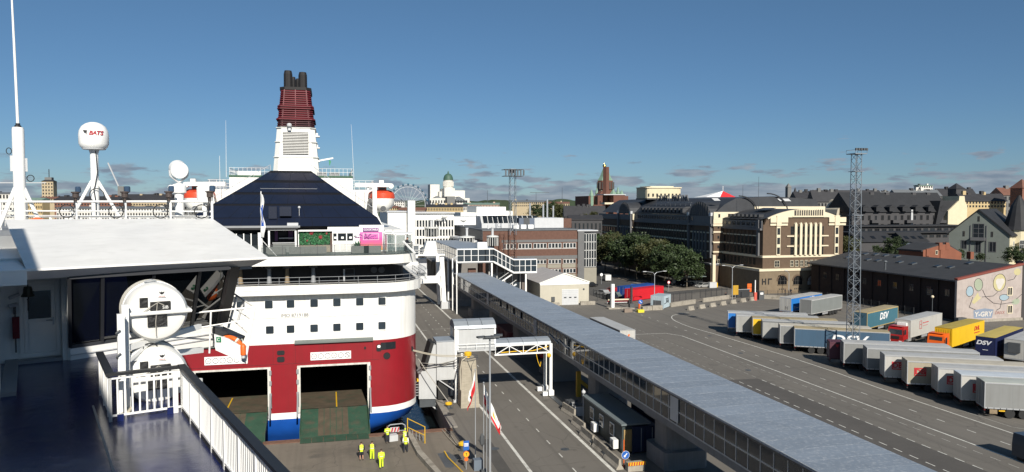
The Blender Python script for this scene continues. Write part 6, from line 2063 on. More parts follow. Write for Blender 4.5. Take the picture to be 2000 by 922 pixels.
MB().box(-.53,-.5,.65,1.85,2.35,2.9).build('grille',MGREY,t)
mb=MB()
for q in range(2):
 mb.box(3.75,4.65,-.035,-.022,2.1+q*.72,2.18+q*.72)
mb.box(3.75,3.83,-.035,-.022,2.1,3.5);mb.box(4.57,4.65,-.035,-.022,2.1,3.5);mb.box(3.75,4.65,-.035,-.022,3.42,3.5);mb.build('logo_frame',LOGOR,t)
for x0,x1,z,w in((5.1,5.9,2.95,.14),(6.1,7.6,2.97,.14),(5.2,7.2,2.5,.06)):
 MB().box(x0,x1,-.034,-.022,z,z+w).build('logo_line',LOGOR,t)
def cab(x,y,deg,label,m,high=False):
 """tractor cab; local -x is the front, y = 0 side in view"""
 t=thing('truck_tractor',label,'truck',(x,y,0),R(deg),'truck tractors on the lot')
 W,H=2.45,3.1 if not high else 3.35
 pr=[(0.05,.9),(0,1.5),(.25,H-.35),(.6,H),(2.1,H),(2.15,.9)]
 mb=MB();mb.prism(pr,0,W,'y');mb.build('cab',m,t)
 MB().box(-.15,.5,.02,W-.02,.35,.9).build('bumper',m,t)
 mb=MB();mb.quad((.1,.3,2.3),(.1,W-.3,2.3),(.2,W-.3,H-.5),(.2,.3,H-.5))if high else mb.quad((-.012+.05,.15,1.68),(-.012+.05,W-.15,1.68),(.20,W-.22,H-.5),(.20,.22,H-.5));mb.build('windscreen',GLASSB,t)
 for yy,s in((-.015,1),(W+.015,-1)):
  mb=MB();mb.prism([(.45,1.75),(1.25,1.75),(1.25,H-.55),(.55,H-.55)],yy-.004,yy+.004,'y');mb.build('side_window',GLASSB,t)
  mb=MB();mb.prism([(.38,.95),(1.4,.95),(1.4,1.68),(.40,1.68)],yy-.005,yy+.005,'y');d=mb.build('door',m,t)
  mb=MB();mb.box(1.25,1.36,yy-.03,yy+.03,1.45,1.5);mb.build('handle',CHASSIS,d)
  MB().box(.05,.25,yy-.28*s-.05,yy-.28*s+.05,1.9,2.7).build('mirror',CHASSIS,t)
 for yy in(.35,W-.35):
  MB().box(-.17,-.14,yy-.22,yy+.22,.6,.8).build('headlight',CLEANWHITE,t)
 MB().box(-.02,.03,.6,W-.6,1.0,1.5).build('grille',CHASSIS,t)
 MB().box(.3,.9,.2,W-.2,H,H+.03).build('visor',m,t)
 MB().box(.2,5.9,.6,W-.6,.55,.95).build('chassis',CHASSIS,t)
 for xx in(1.1,4.6):
  wheel(t,xx,.19,.5);wheel(t,xx,W-.19,.5,True)
 MB().box(2.3,3.6,.05,.55,.45,1.0).build('fuel_tank',ALU,t)
 return t
dv=Vector((math.cos(R(B-1)),math.sin(R(B-1))))
cab(95.2-dv.x*2.9,103.05-dv.y*2.9,B-1,'red truck tractor coupled to the white box trailer',TRUCKRED)
t=trailer(95.2,94.5,B-2,'yellow box trailer with red DHL lettering behind the orange cab',TYEL,mat('trailer_roof_ochre',(.40,.30,.06),.6,dirt=((.28,.21,.05),.4,.9)),TYEL,rear='far',trim=TYEL)
side_text(t,'DHL',.95,10.3,2.95,LOGOR,shear=.3,bold=.03,sx=1.25)
MB().box(9.2,11.6,-.034,-.022,2.2,2.34).build('logo_line',LOGOR,t)
for k in range(7):
 MB().box(-.06,-.033,.1+k*.34,.18+k*.34,1.3,3.7).build('rear_rib',TYEL,t)
dv=Vector((math.cos(R(B-2)),math.sin(R(B-2))))
cab(95.2-dv.x*3.0,94.55-dv.y*3.0,B-2,'orange truck tractor in front of the yellow lettered trailer',TRUCKOR,True)
t=trailer(94.9,86.5,B,'navy trailer with yellow roof and small white DSV on its end',TNAVY,RYEL,TNAVY,rear='far',trim=TNAVY)
end_text(t,'DSV',.85,1.55,3.0,LOGOW,shear=.25,bold=.03,sx=1.2)
mb=MB();mb.box(-.05,-.04,.9,1.6,1.95,2.02);mb.build('logo_line',LOGOW,t)
side_text(t,'DSV',1.5,7,2.6,LOGOW,shear=.2,bold=.04)
t=trailer(97.0,83.6,B,'white refrigerated trailer with a dark cooling unit, cropped by the picture edge',TWHITE,RWHITE,TWHITE,rear='far',box=True,trim=ALU)
MB().box(-.35,-.03,.5,2.0,2.1,3.5).build('cooling_unit',DGREY,t)
t=thing('yellow_loader','orange and yellow terminal tractor at the picture edge beside the white refrigerated trailer','tractor',(98.4,81.0,0),R(B))
MB().box(0,4.5,0,2.4,.5,1.3).build('body',YELLOW,t)
MB().box(.3,1.9,.2,1.6,1.3,2.9).build('cab',mat('tractor_glass',(.03,.04,.04),.1),t)
MB().box(.2,2.0,.1,1.7,2.9,3.0).build('roof',YELLOW,t)
MB().box(2.0,2.4,.2,2.2,1.3,2.4).build('guard',ORANGE,t)
for xx in(.8,3.6):
 wheel(t,xx,.2,.5);wheel(t,xx,2.2,.5,True)
 # single trailer parked beyond the walkway
t=trailer(43.8,119.4,-90,'long white-roofed trailer with dark side parked alone beyond the walkway',mat('curtain_charcoal',(.05,.055,.06),.6,streak=.2),RWHITE,TWHITE,rear='near')
MB().prism([(1.0,2.2),(1.3,2.3),(1.65,3.3),(1.35,3.3)],13.635,13.645,'x').build('logo',ORANGE,t)
for z in(2.35,2.7):
 MB().box(13.635,13.645,1.7,2.4,z,z+.07).build('logo_line',mat('logo_grey',(.3,.3,.3),.6),t)
 # dark van at the frame edge
t=thing('delivery_van','dark blue grey van cropped at the lower edge of the lot','van',(62.2,51.3,0),R(-90),None)
mb=MB();mb.prism([(-1.05,.35),(1.05,.35),(1.05,1.5),(.92,2.45),(-.92,2.45),(-1.05,1.5)],-2.4,2.0,'x');mb.build('body',mat('van_blue_grey',(.035,.05,.07),.35,coat=.3),t)
mb=MB();mb.loft([[(2.0,-1.05,.35),(2.0,1.05,.35),(2.0,.92,2.4),(2.0,-.92,2.4)],[(3.1,-1.0,.4),(3.1,1.0,.4),(2.7,.9,1.35),(2.7,-.9,1.35)]]);mb.build('bonnet',MATS['van_blue_grey'],t)
mb=MB();mb.quad((2.05,-.9,2.3),(2.05,.9,2.3),(2.72,.9,1.4),(2.72,-.9,1.4));mb.build('windscreen',GLASSB,t)
for s in(-1,1):
 MB().box(.9,1.8,s*1.06-.01,s*1.06+.01,1.5,2.1).build('side_window',GLASS,t)
 MB().box(3.05,3.12,s*.7-.2,s*.7+.2,.8,1.05).build('headlight',CLEANWHITE,t)
 for xx in(-1.6,2.2):
  w=inst('wheel',TYRE,t,(xx,s*.9,.36));w.scale=(.66,.66,.66)
  # ================================================================== TERMINAL BUILDINGS, TENT, LATTICE MASTS
FRAMEW=mat('window_frame_white',(.66,.66,.63),.5,var=.05)
BEIGE=mat('beige_panel',(.27,.25,.20),.7,var=.08)
TENTW=mat('tent_white',(.80,.79,.74),.6,var=.05)
TENTG=mat('tent_beige',(.46,.43,.35),.7,var=.06,streak=.1)
RUSTM=mat('mast_rust',(.16,.075,.05),.7,var=.2,scale=2)
MASTG=mat('mast_grey',(.24,.27,.30),.55,metal=.3,var=.15)
SLBLUE=mat('slate_blue_wall',(.10,.125,.17),.6,var=.08)
WINM={}
def win_mesh(w,h,fw=.09,proud=.06,frame=None,glass=None,mull=0,trans=0,name='window'):
 """framed window facing -y, centred on its own origin; two materials: frame, glass"""
 key=(round(w,2),round(h,2),fw,proud,frame.name if frame else '',glass.name if glass else '',mull,trans)
 if key in WINM:
  return WINM[key]
 mb=MB()
 a,b=w/2,h/2
 for q in((-a,a,-b,-b+fw),(-a,a,b-fw,b),(-a,-a+fw,-b+fw,b-fw),(a-fw,a,-b+fw,b-fw)):
  mb.box(q[0],q[1],-proud,.0,q[2],q[3],m=0)
 for k in range(mull):
  x=-a+w*(k+1)/(mull+1)
  mb.box(x-fw*.4,x+fw*.4,-proud*.9,0,-b+fw,b-fw,m=0)
 for k in range(trans):
  z=-b+h*(k+1)/(trans+1)
  mb.box(-a+fw,a-fw,-proud*.8,0,z-fw*.35,z+fw*.35,m=0)
 mb.quad((-a+fw,-.02,-b+fw),(a-fw,-.02,-b+fw),(a-fw,-.02,b-fw),(-a+fw,-.02,b-fw),m=1)
 WINM[key]=mb.mesh(name,[frame or FRAMEW,glass or GLASS])
 return WINM[key]
def win(parent,x,y,z,w,h,rz=0,name='window',**k):
 return inst(name,win_mesh(w,h,**k),parent,(x,y,z),rz,world=True)
FACE_L=R(-90)
# ------------------------------------------------------------------ brick terminal
SPAN=mat('spandrel_grey',(.13,.13,.13),.7,var=.1)
bt=wthing('brick_terminal','brown brick ferry terminal with white window strips and a grey flat roof','terminal',(56,230,0))
BN0,BN1,BR0,BR1=41.6,69.4,200.0,284.0
MB().box(BN0,BN1,BR0,BR1,0,16.2).build('wall',BRICKRED,bt)
MB().box(BN0-.2,BN1+.2,BR0-.2,BR1,16.2,16.55).build('roof',mat('terminal_roof',(.12,.13,.14),.7,var=.15),bt)
for z0,z1,x0,m,nm in((12.85,13.6,47.0,SPAN,'spandrel'),(7.95,9.0,47.0,SPAN,'spandrel'),(5.4,6.5,47.0,BEIGE,'spandrel'),(2.0,3.6,47,BEIGE,'spandrel')):
 MB().box(x0,BN1+.02,BR0-.05,BR0+.01,z0,z1).build(nm,m,bt)
for z0,z1 in((11.05,12.6),(6.6,7.9),(3.8,5.2)):
 for g in range(5):
  x0=47.4+g*4.42
  for k in range(4):
   win(bt,x0+.5+k*.98,BR0-.02,(z0+z1)/2,.92,z1-z0-.1,frame=FRAMEW,glass=GLASS if(k+g)%3 else GLASSB,fw=.10)
 if z0<8:
  for g in range(6):
   x=47.0+g*4.42
   MB().box(x-.18,x+.18,BR0-.10,BR0-.0,z0-1.2,z1+.2).build('pilaster',BRICKRED,bt)
 else:
  MB().box(47.1,69.2,BR0-.03,BR0-.012,z0-.12,z0-.02).build('sill',FRAMEW,bt)
  # the long side, dark zinc, with terrace and rail
MB().box(BN0-.12,BN0-.01,BR0,BR1,13.6,16.15).build('zinc_wall',mat('zinc_dark',(.06,.065,.07),.5,var=.1),bt)
MB().box(BN0-3.2,BN0-.02,BR0+6,BR1-5,12.7,13.3).build('canopy',LGREY,bt)
for k in range(14):
 MB().box(BN0-3.1,BN0-2.9,BR0+7+k*5,BR0+7.2+k*5,8,12.7).build('canopy_post',CLEANWHITE,bt)
 win(bt,BN0-.03,BR0+9+k*5,10.6,4.2,2.6,rz=FACE_L,mull=2,frame=FRAMEW)
MB().box(28,BN0-.05,205,BR1,7.5,8.0).build('terrace',MGREY,bt)
MB().box(33,BN0-.05,206,BR1,0,7.5).build('lower_block',mat('lower_block',(.18,.17,.16),.7),bt)
# stair tower with a white grid of panes
MB().box(69.5,71.4,199.6,206,0,15.9).build('tower_side',SPAN,bt)
MB().box(71.4,75.2,200.2,206,0,15.4).build('tower_core',DGREY,bt)
MB().box(71.3,75.3,199.9,206,0,5.3).build('tower_base',BEIGE,bt)
for i in range(5):
 for j in range(4):
  win(bt,71.8+i*.78,200.18,6.7+j*2.42,.74,2.36,frame=FRAMEW,fw=.07,glass=GLASS)
MB().box(69.3,75.6,199.5,207,15.9,16.2).build('tower_roof',LGREY,bt)
# roof plant: sawtooth windows, blue-grey and pale plant rooms
MB().box(44,61.5,213,222,16.5,18.0).build('sawtooth_base',LGREY,bt)
for k in range(11):
 x=44.6+k*1.55
 mb=MB();mb.quad((x,213.4,18.0),(x+1.35,213.4,18.0),(x+1.35,215.2,20.2),(x,215.2,20.2));mb.build('sawtooth_pane',GLASS,bt)
 mb=MB();mb.beam((x-.1,213.38,18.0),(x-.1,215.15,20.25),.14,.1);mb.build('sawtooth_bar',FRAMEW,bt)
mb=MB();mb.prism([(213.5,18.0),(215.3,20.1),(222,20.1),(222,18.0)],44,61.5,'x');mb.build('sawtooth_back',LGREY,bt)
p0,p1,p2,p3=rp(1014,426,212),rp(1044,447,212),rp(1101,426,212),rp(1117,428,212)
MB().box(p0[0],p1[0],212,224,16.5,p0[2]).build('plant_room',SLBLUE,bt)
MB().box(p1[0]+.01,p2[0],212.2,224,16.5,p0[2]).build('plant_room',LGREY,bt)
MB().box(p2[0]+.01,p3[0],212.4,224,16.5,p0[2]-.2).build('plant_room',BRICKRED,bt)
MB().box(p0[0]+1.4,p0[0]+3.2,211.93,212,17,19.6).build('louvre',DGREY,bt)
for x,y,h in((64.5,218,3.6),(67,222,5.2),(60.5,219,4),(69.6,224,3.2)):
 mb=MB();mb.tube((x,y,16.5),(x,y,20+h),.28,8);mb.build('flue',STEEL,bt)
for x in(52,54.2,56.4):
 MB().box(x,x+1.6,206,208,16.55,17.7).build('vent_hood',CLEANWHITE,bt)
MB().box(44.5,44.9,207,207.3,16.5,17.6).build('roof_hatch',LGREY,bt)
def lantern(u,v0,v1,r,rad,lab):
 b=rp(u,v1,r)
 tp=rp(u,v0,r)
 t=wthing('roof_lantern',lab,'roof lantern',(b[0],r,b[2]),'white roof lanterns of the terminal')
 h=tp[2]-b[2]
 mb=MB();mb.lathe([(rad*.92,0),(rad*.92,h)],14,(b[0],r,b[2]));mb.build('drum',GLASS,t)
 for k in range(14):
  a=2*PI*k/14
  mb=MB();mb.tube((b[0]+rad*math.cos(a),r+rad*math.sin(a),b[2]),(b[0]+rad*math.cos(a),r+rad*math.sin(a),b[2]+h),.09,5);mb.build('post',FRAMEW,t)
 mb=MB();mb.lathe([(rad*1.12,0),(rad*1.12,.3),(rad*.4,.5)],18,(b[0],r,b[2]+h));mb.build('roof',FRAMEW,t)
 mb=MB();mb.tube((b[0],r,b[2]+h+.3),(b[0],r,b[2]+h+2.6),.33,8);mb.lathe([(.45,0),(.45,.3)],8,(b[0],r,b[2]+h+2.4));mb.build('chimney',LGREY,t)
lantern(912,464,480,200,2.0,'white roof lantern with chimney over the glass corridor, nearer the brick wall')
lantern(843,446,462,225,2.0,'white roof lantern with chimney behind the ferry stern, nearer the white terminal')
lantern(962,463,480,196,1.5,'small white roof lantern against the brown brick wall by the rusty mast')
# ------------------------------------------------------------------ white terminal with fins
wt=wthing('white_terminal','white terminal building with tall narrow windows between fins, behind the ferry stern','terminal',(30,245,0))
a,b=rp(757,415,226),rp(801,415,226)
MB().box(a[0],b[0],226,262,0,a[2]).build('wall',FWHITE,wt)
for k in range(12):
 x=a[0]+(b[0]-a[0])*k/12
 MB().box(x+.04,x+.50,225.92,226,3,a[2]-.1).build('wall_panel',FWHITE,wt)
MB().box(a[0]-.3,b[0]+.3,225.6,262,a[2],a[2]+.35).build('roof',LGREY,wt)
c0,c1=rp(801,417,238),rp(886,417,238)
MB().box(c0[0],c1[0],238,262,0,c0[2]).build('wall',FWHITE,wt)
MB().box(c0[0]-.3,c1[0]+.3,237.2,262,c0[2],c0[2]+.4).build('roof',LGREY,wt)
n=15
for k in range(n):
 x=c0[0]+(c1[0]-c0[0])*(k+.5)/n
 for v0,v1 in((430,443),(448,461),(466,478)):
  z0,z1=rp(840,v1,238)[2],rp(840,v0,238)[2]
  win(wt,x,238,(z0+z1)/2,.62,z1-z0,frame=MGREY,fw=.05,proud=.03)
 MB().box(x+.32,x+.60,237.6,238,0,c0[2]-.9).build('fin',FWHITE,wt)
d0,d1=rp(886,424,250),rp(1002,424,250)
MB().box(d0[0],d1[0],250,275,0,d0[2]).build('wall',FWHITE,wt)
for k in range(24):
 x=d0[0]+(d1[0]-d0[0])*k/24
 MB().box(x+.05,x+.75,249.9,250,d0[2]-1.7,d0[2]-.3).build('cornice_panel',FWHITE,wt)
e0,e1=rp(931,404,275),rp(988,404,275)
MB().box(e0[0],e1[0],275,295,10,e0[2]).build('upper_block',FWHITE,wt)
MB().box(e0[0]-6,e0[0],276,295,10,e0[2]-2.2).build('upper_block',FWHITE,wt)
MB().box(e1[0],e1[0]+3,276,295,10,e0[2]-1.6).build('upper_block',FWHITE,wt)
for u,v in((868,424),(858,430),(905,431)):
 q=rp(u,v,236)
 mb=MB();mb.lathe([(.1,0),(.9,.4),(1.1,.8)],12,(q[0],236,q[2]-.5));mb.tube((q[0],236,q[2]-2),(q[0],236,q[2]-.4),.1);mb.build('satellite_dish',CLEANWHITE,wt)
 # ------------------------------------------------------------------ storage tent
tt=wthing('storage_tent','white gabled storage tent with roller door beside the covered walkway','tent',(53.5,170,0))
T0,T1,TY0,TY1,TE,TA=47.5,59.5,163.0,182.0,5.25,7.4
MB().box(T0,T1,TY0+.02,TY1,0,TE).build('wall',TENTG,tt)
mb=MB();mb.prism([(T0,TE),(T1,TE),((T0+T1)/2,TA)],TY0+.04,TY1,'y');mb.build('gable',TENTW,tt)
nb=6
for s in(0,1):
 for k in range(nb):
  ya,yb=TY0-.1+(TY1-TY0)*k/nb,TY0-.1+(TY1-TY0)*(k+1)/nb-.04
  xe,xm=(T0-.15,53.5)if s==0 else(T1+.15,53.5)
  mb=MB();mb.quad((xe,ya,TE-.02),(xe,yb,TE-.02),(xm,yb,TA+.06),(xm,ya,TA+.06));mb.quad((xe,ya,TE-.12),(xe,yb,TE-.12),(xm,yb,TA-.02),(xm,ya,TA-.02));mb.build('roof_panel',mat('tent_roof',(.40,.38,.37),.7,var=.08),tt)
mb=MB();mb.beam((T0-.2,TY0-.12,TE),(53.5,TY0-.12,TA+.05),.12,.22);mb.beam((53.5,TY0-.13,TA+.05),(T1+.2,TY0-.13,TE),.12,.22);mb.build('verge',TENTW,tt)
MB().box(T0-.05,T1+.05,TY0-.1,TY0-.02,TE-.5,TE).build('valance',TENTW,tt)
d=MB().box(52.8,56.9,TY0-.05,TY0+.0,0,3.7).build('roller_door',FRAMEW,tt)
for k in range(8):
 MB().box(52.85,56.85,TY0-.075,TY0-.052,.05+k*.45,.45+k*.45).build('door_slat',LGREY,d)
for k in range(3):
 MB().box(53.3+k*1.25,53.9+k*1.25,TY0-.09,TY0-.078,1.6,1.85).build('pane',GLASS,d)
MB().box(50.2,51.0,TY0-.3,TY0,.9,2.0).build('air_unit',DGREY,tt)
mb=MB();mb.lathe([(.22,-.1),(.22,0)],10,(58.2,TY0,3.6),ax='y');mb.build('vent',DGREY,tt)
tag(MB().box(57.0,60.6,161.6,162.2,0,.85).build('concrete_block',CONC),'pale concrete block wall beside the tent roller door','barrier')
tag(MB().box(49.6,51.9,161.9,162.5,0,.7).build('concrete_block',CONC),'concrete block under the air unit of the white tent','barrier')
# ------------------------------------------------------------------ lattice masts
def lattice(name,label,x,y,h,w0,w1,bay,m,low=None,z0=0.0,leg=.07):
 t=wthing(name,label,'mast',(x,y,z0),'lattice light masts')
 def c(z,sx,sy):
  w=(w0+(w1-w0)*(z-z0)/h)/2
  return(x+sx*w,y+sy*w,z)
 cs=((-1,-1),(1,-1),(1,1),(-1,1))
 n=int(h/bay)
 mid=z0+h*.45
 for q in cs:
  mm=low or m
  mb=MB();mb.tube(c(z0,*q),c(mid,*q),leg,5);mb.build('leg',mm,t)
  mb=MB();mb.tube(c(mid,*q),c(z0+h,*q),leg,5);mb.build('leg',m,t)
 for k in range(n):
  za,zb=z0+h*k/n,z0+h*(k+1)/n
  mm=(low or m)if za<mid else m
  for i in range(4):
   p,q=cs[i],cs[(i+1)%4]
   if k%2:
    p,q=q,p
   mb=MB();mb.tube(c(za,*p),c(zb,*q),leg*.55,4,caps=False);mb.build('brace',mm,t)
   if k%2==0:
    mb=MB();mb.tube(c(zb,*p),c(zb,*q),leg*.5,4,caps=False);mb.build('strut',mm,t)
 return t
lm=lattice('lattice_mast','tall grey lattice light mast standing among the parked trailers',76.3,93.7,31,1.35,1.0,.92,MASTG,leg=.055)
MB().box(75.3,77.3,92.7,94.7,31.0,31.12).build('platform',MASTG,lm)
mb=MB();mb.path([(75.3,92.7,31.6),(77.3,92.7,31.6),(77.3,94.7,31.6),(75.3,94.7,31.6),(75.3,92.7,31.6)],.03,4)
for q in((75.3,92.7),(77.3,92.7),(77.3,94.7),(75.3,94.7),(76.3,92.7)):
 mb.tube((*q,31.1),(*q,31.6),.03,4)
mb.build('platform_rail',MASTG,lm)
for k in range(5):
 MB().box(75.2+k*.45,75.5+k*.45,92.5,92.7,31.5,31.85).build('floodlight',DGREY,lm)
mb=MB()
for k in range(60):
 mb.box(76.05,76.5,93.3,93.33,1+k*.5,1.03+k*.5)
mb.build('ladder',MASTG,lm)
for zz in(21.9,28.4):
 MB().box(75.5,77.1,93,94.4,zz,zz+.08).build('rest_platform',MASTG,lm)
x,y=49.8,198.5
rm=lattice('lattice_mast','lattice light mast with rusty red lower half, before the brick terminal',x,y,33.5,1.9,1.5,1.9,MASTG,RUSTM,leg=.07)
MB().box(x-2.6,x+2.6,y-2.2,y+2.2,31.4,31.55).build('platform',DSTEEL,rm)
MB().box(x-2.7,x+2.7,y-2.3,y+2.3,33.2,33.32).build('upper_frame',DSTEEL,rm)
for k in range(7):
 MB().box(x-2.7+k*.85,x-2.3+k*.85,y-2.4,y-2.2,31.6,33.1).build('lamp_rod',DSTEEL,rm)
MB().box(x-.9,x+.6,y-.9,y+.6,32.3,33.4).build('lamp_housing',LGREY,rm)
for zz in(3,9):
 pass
t=lattice('lattice_gantry','short rusty lattice mast next to the tall mast, before the brick wall',46.9,198.5,15.6,1.4,1.4,2.0,RUSTM,RUSTM,leg=.06)
# ================================================================== HOTEL, WAREHOUSE, HOUSES ON THE FAR SIDE OF THE LOT
HGLASS=mat('old_window_glass',(.010,.011,.013),.25,var=.4,scale=.4,spec=.35)
HBRICK=mat('hotel_brick',(.112,.074,.048),.85,var=.14,scale=1.2,bump=.3,bscale=12,streak=.12)
HSTONE=mat('hotel_stone',(.19,.145,.095),.85,var=.15,scale=.8,bump=.3,bscale=6,streak=.15)
HCREAM=mat('hotel_cream',(.66,.58,.42),.7,var=.06,streak=.06)
HROOF=mat('hotel_roof',(.035,.037,.042),.55,var=.2,scale=.4)
HGREY=mat('hotel_grey_trim',(.115,.115,.12),.6,var=.08)
CREAMW=mat('window_cream',(.52,.47,.36),.6,var=.05)
DARKW=mat('window_dark_frame',(.05,.045,.04),.6,var=.1)
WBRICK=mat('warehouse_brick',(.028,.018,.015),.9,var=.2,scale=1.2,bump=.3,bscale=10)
ht=wthing('grand_hotel','brown brick warehouse hotel with cream bands and roof letters GRAND MARINA','hotel',(125,205,0))
A0,A1,AY0,AY1=111.4,136.0,171.7,192.0
def hz(v):
 return rp(1560,v,AY0)[2]
def hx(u):
 return rp(u,470,AY0)[0]
 # block A with the cream-finned gable
MB().box(A0,A1,AY0,AY1,0,18.2).build('wall',HBRICK,ht)
MB().box(A0-1.4,A1+.3,AY0-.8,AY1,0,5.9).build('ground_storey',HSTONE,ht)
MB().box(A0-1.6,A1+.4,AY0-1.05,AY1,5.92,6.55).build('string_course',HCREAM,ht)
MB().box(A0-.15,A1+.15,AY0-.22,AY0-.0,hz(502.5),hz(498)).build('string_course',HCREAM,ht)
MB().box(A0-.2,A0-.01,AY0+.02,AY1,hz(502.5),hz(498)).build('string_course',HCREAM,ht)
# segmental pediment and barrel roof
prof=[]
for i in range(17):
 f=i/16
 prof.append((A0-.3+(A1-A0+.6)*f,19.6+2.75*math.sin(PI*min(1,max(0,(f-.04)/.92)))**.75))
prf=[(A0-.3,17.9)]+prof+[(A1+.3,17.9)]
mb=MB();mb.prism([(A0+.4,18.1)]+[(x,z-.05)for x,z in prof[1:-1]]+[(A1-.4,18.1)],AY0+.1,AY0+.9,'y');mb.build('pediment_wall',HBRICK,ht)
mb=MB()
band=prof[1:-1]
mb.prism(band+[(x,min(z-.35,hz(424.5)))for x,z in band[::-1]],AY0-.28,AY0+.3,'y');mb.build('pediment',HCREAM,ht)
mb=MB()
for(xa,za),(xb,zb)in zip(prof[:-1],prof[1:]):
 mb.quad((xa,AY0+.2,za+.02),(xb,AY0+.2,zb+.02),(xb,AY1,zb+.02),(xa,AY1,za+.02))
mb.build('barrel_roof',HROOF,ht)
for k in range(8):
 y=174.5+k*2.1
 mb=MB();mb.box(A0+.5,A0+2.0,y,y+1.0,20.1,20.9);mb.build('dormer',HROOF,ht)
mb=MB();mb.prism([(A0+5,22.0),(A0+8,22.55),(A0+8,22.65),(A0+5,22.1)],178,184,'y');mb.build('skylight',HGLASS,ht)
for k in range(13):
 x=hx(1551)+(hx(1603)-hx(1551))*k/12
 MB().box(x-.26,x+.26,AY0-.34,AY0-.0,hz(421),22.05).build('slot',DARKW,ht)
 MB().box(x+.30,x+.52,AY0-.42,AY0-.0,hz(421.5),22.2).build('mullion',HCREAM,ht)
MB().box(hx(1546),hx(1607),AY0-.4,AY0,hz(424),hz(421.5)).build('sill_course',HCREAM,ht)
# corner pylons
for ua,ub,uc in((1503,1537,1519),(1617,1650,1632.5)):
 MB().box(hx(ua),hx(ub),AY0-.42,AY0-.0,hz(434.5),hz(424.5)).build('pylon_panel',HCREAM,ht)
 MB().box(hx(ua),hx(ub),AY0-.30,AY0-.0,hz(440.5),hz(436.5)).build('pylon_course',HCREAM,ht)
 MB().box(hx(uc-4.5),hx(uc+4.5),AY0-.6,AY0-.0,hz(441),hz(421)).build('pylon_block',HCREAM,ht)
 MB().box(hx(uc-3.8),hx(uc+3.8),AY0-.38,AY0-.0,hz(498.5),hz(441)).build('pylon_strip',HCREAM,ht)
 for v in(451.5,470,489):
  win(ht,hx(uc),AY0-.38,hz(v),.85,1.75,frame=DARKW,fw=.06,proud=.04,trans=2)
  # central fins and windows
for u in(1552,1562,1571.5,1581,1590.5,1600):
 x=hx(u)
 MB().prism([(x-.36,hz(498.5)),(x+.36,hz(498.5)),(x+.36,hz(437.5)),(x,hz(434)),(x-.36,hz(437.5))],AY0-.6,AY0-.0,'y').build('fin',HCREAM,ht)
for u0,u1 in((1536,1551),(1601,1617)):
 for v in(461,480.5):
  MB().box(hx(u0),hx(u1),AY0-.3,AY0,hz(v+1.2),hz(v-1.2)).build('band',HCREAM,ht)
for u in(1547,1557,1566.8,1576.3,1585.8,1595.3,1605):
 for v,h in((450,2.2),(470.5,2.0),(490,2.1)):
  win(ht,hx(u),AY0-.05,hz(v),.95,h,glass=HGLASS,frame=DARKW,fw=.06,proud=.05,trans=2,mull=1)
 for v in(461,480.5):
  MB().box(hx(u-3.5),hx(u+3.5),AY0-.12,AY0,hz(v+.8),hz(v-.8)).build('spandrel',BRICKRED,ht)
for u in(1518,1547,1556.5,1566,1575.5,1585,1594.5,1604,1632):
 win(ht,hx(u),AY0-.03,hz(514.5),1.0 if u!=1518 else 1.5,1.75,frame=CREAMW,fw=.10,mull=1,trans=1)
 # round arched windows of the ground storey
AYG=AY0-.82
for u in(1528,1558,1586):
 x,zc=rp(u,546,AYG)[0],rp(u,546,AYG)[2]
 arc=[(x+1.35*math.cos(a),zc-.3+1.35*math.sin(a))for a in[PI*i/10 for i in range(11)]]
 MB().prism([(x+1.35,zc-1.35)]+arc+[(x-1.35,zc-1.35)],AYG-.02,AYG+.1,'y').build('arch_glass',HGLASS if u!=1586 else LGREY,ht)
 ar2=[(x+1.7*math.cos(a),zc-.3+1.7*math.sin(a))for a in[PI*i/10 for i in range(11)]]
 mb=MB()
 for i in range(10):
  mb.prism([arc[i],ar2[i],ar2[i+1],arc[i+1]],AYG-.12,AYG+.02,'y')
 mb.build('arch_surround',HBRICK,ht)
 for dx in(-.65,0,.65):
  MB().box(x+dx-.05,x+dx+.05,AYG-.06,AYG-.021,zc-1.35,zc+.6).build('glazing_bar',DARKW,ht)
 MB().box(x-1.35,x+1.35,AYG-.065,AYG-.025,zc-.35,zc-.27).build('glazing_bar',DARKW,ht)
 MB().box(x-1.5,x+1.5,AYG-.16,AYG,zc-1.5,zc-1.35).build('sill',HSTONE,ht)
 for k in range(4):
  MB().box(x-1.0+k*.6,x-.65+k*.6,AYG-.02,AYG+.02,.9,1.25).build('cellar_light',DARKW,ht)
q=rp(1495,550,AYG)
for k,(dx,w)in enumerate(((-.9,.3),(.0,.3),(.9,.3))):
 MB().box(q[0]+dx-w/2,q[0]+dx+w/2,AYG-.08,AYG,q[2]-.8,q[2]+.8).build('wall_letter',BLACK,ht)
MB().box(q[0]-.9,q[0],AYG-.085,AYG-.005,q[2]-.15,q[2]+.15).build('wall_letter',BLACK,ht)
MB().box(q[0]+.9,q[0]+1.9,AYG-.085,AYG-.005,q[2]+.5,q[2]+.8).build('wall_letter',BLACK,ht)
# side of block A
MB().box(A0-.3,A0-.01,AY0+.3,AY1,17.3,19.3).build('attic',HGREY,ht)
MB().box(A0-.75,A0-.0,AY0+.3,AY1,16.7,17.25).build('cornice',HGREY,ht)
for k in range(8):
 win(ht,A0-.31,173.6+k*2.4,18.35,1.5,.95,rz=FACE_L,frame=DARKW,fw=.08)
for v in(460.5,479):
 MB().box(A0-.2,A0-.0,AY0+3,AY1,hz(v+.9),hz(v-.9)).build('string_course',HCREAM,ht)
for k in range(9):
 y=175.6+k*1.9
 for z,h in((14.0,2.0),(11.2,2.0),(8.2,1.8)):
  win(ht,A0-.03,y,z,1.0,h,rz=FACE_L,frame=DARKW,fw=.08,mull=1,glass=HGLASS)
 MB().box(A0-.24,A0-.01,y+.8,y+1.05,10.0,16.5).build('pilaster',HBRICK,ht)
MB().box(A0-.55,A0-.02,AY0+1.4,AY0+2.3,9.8,19.5).build('corner_shaft',HGREY,ht)
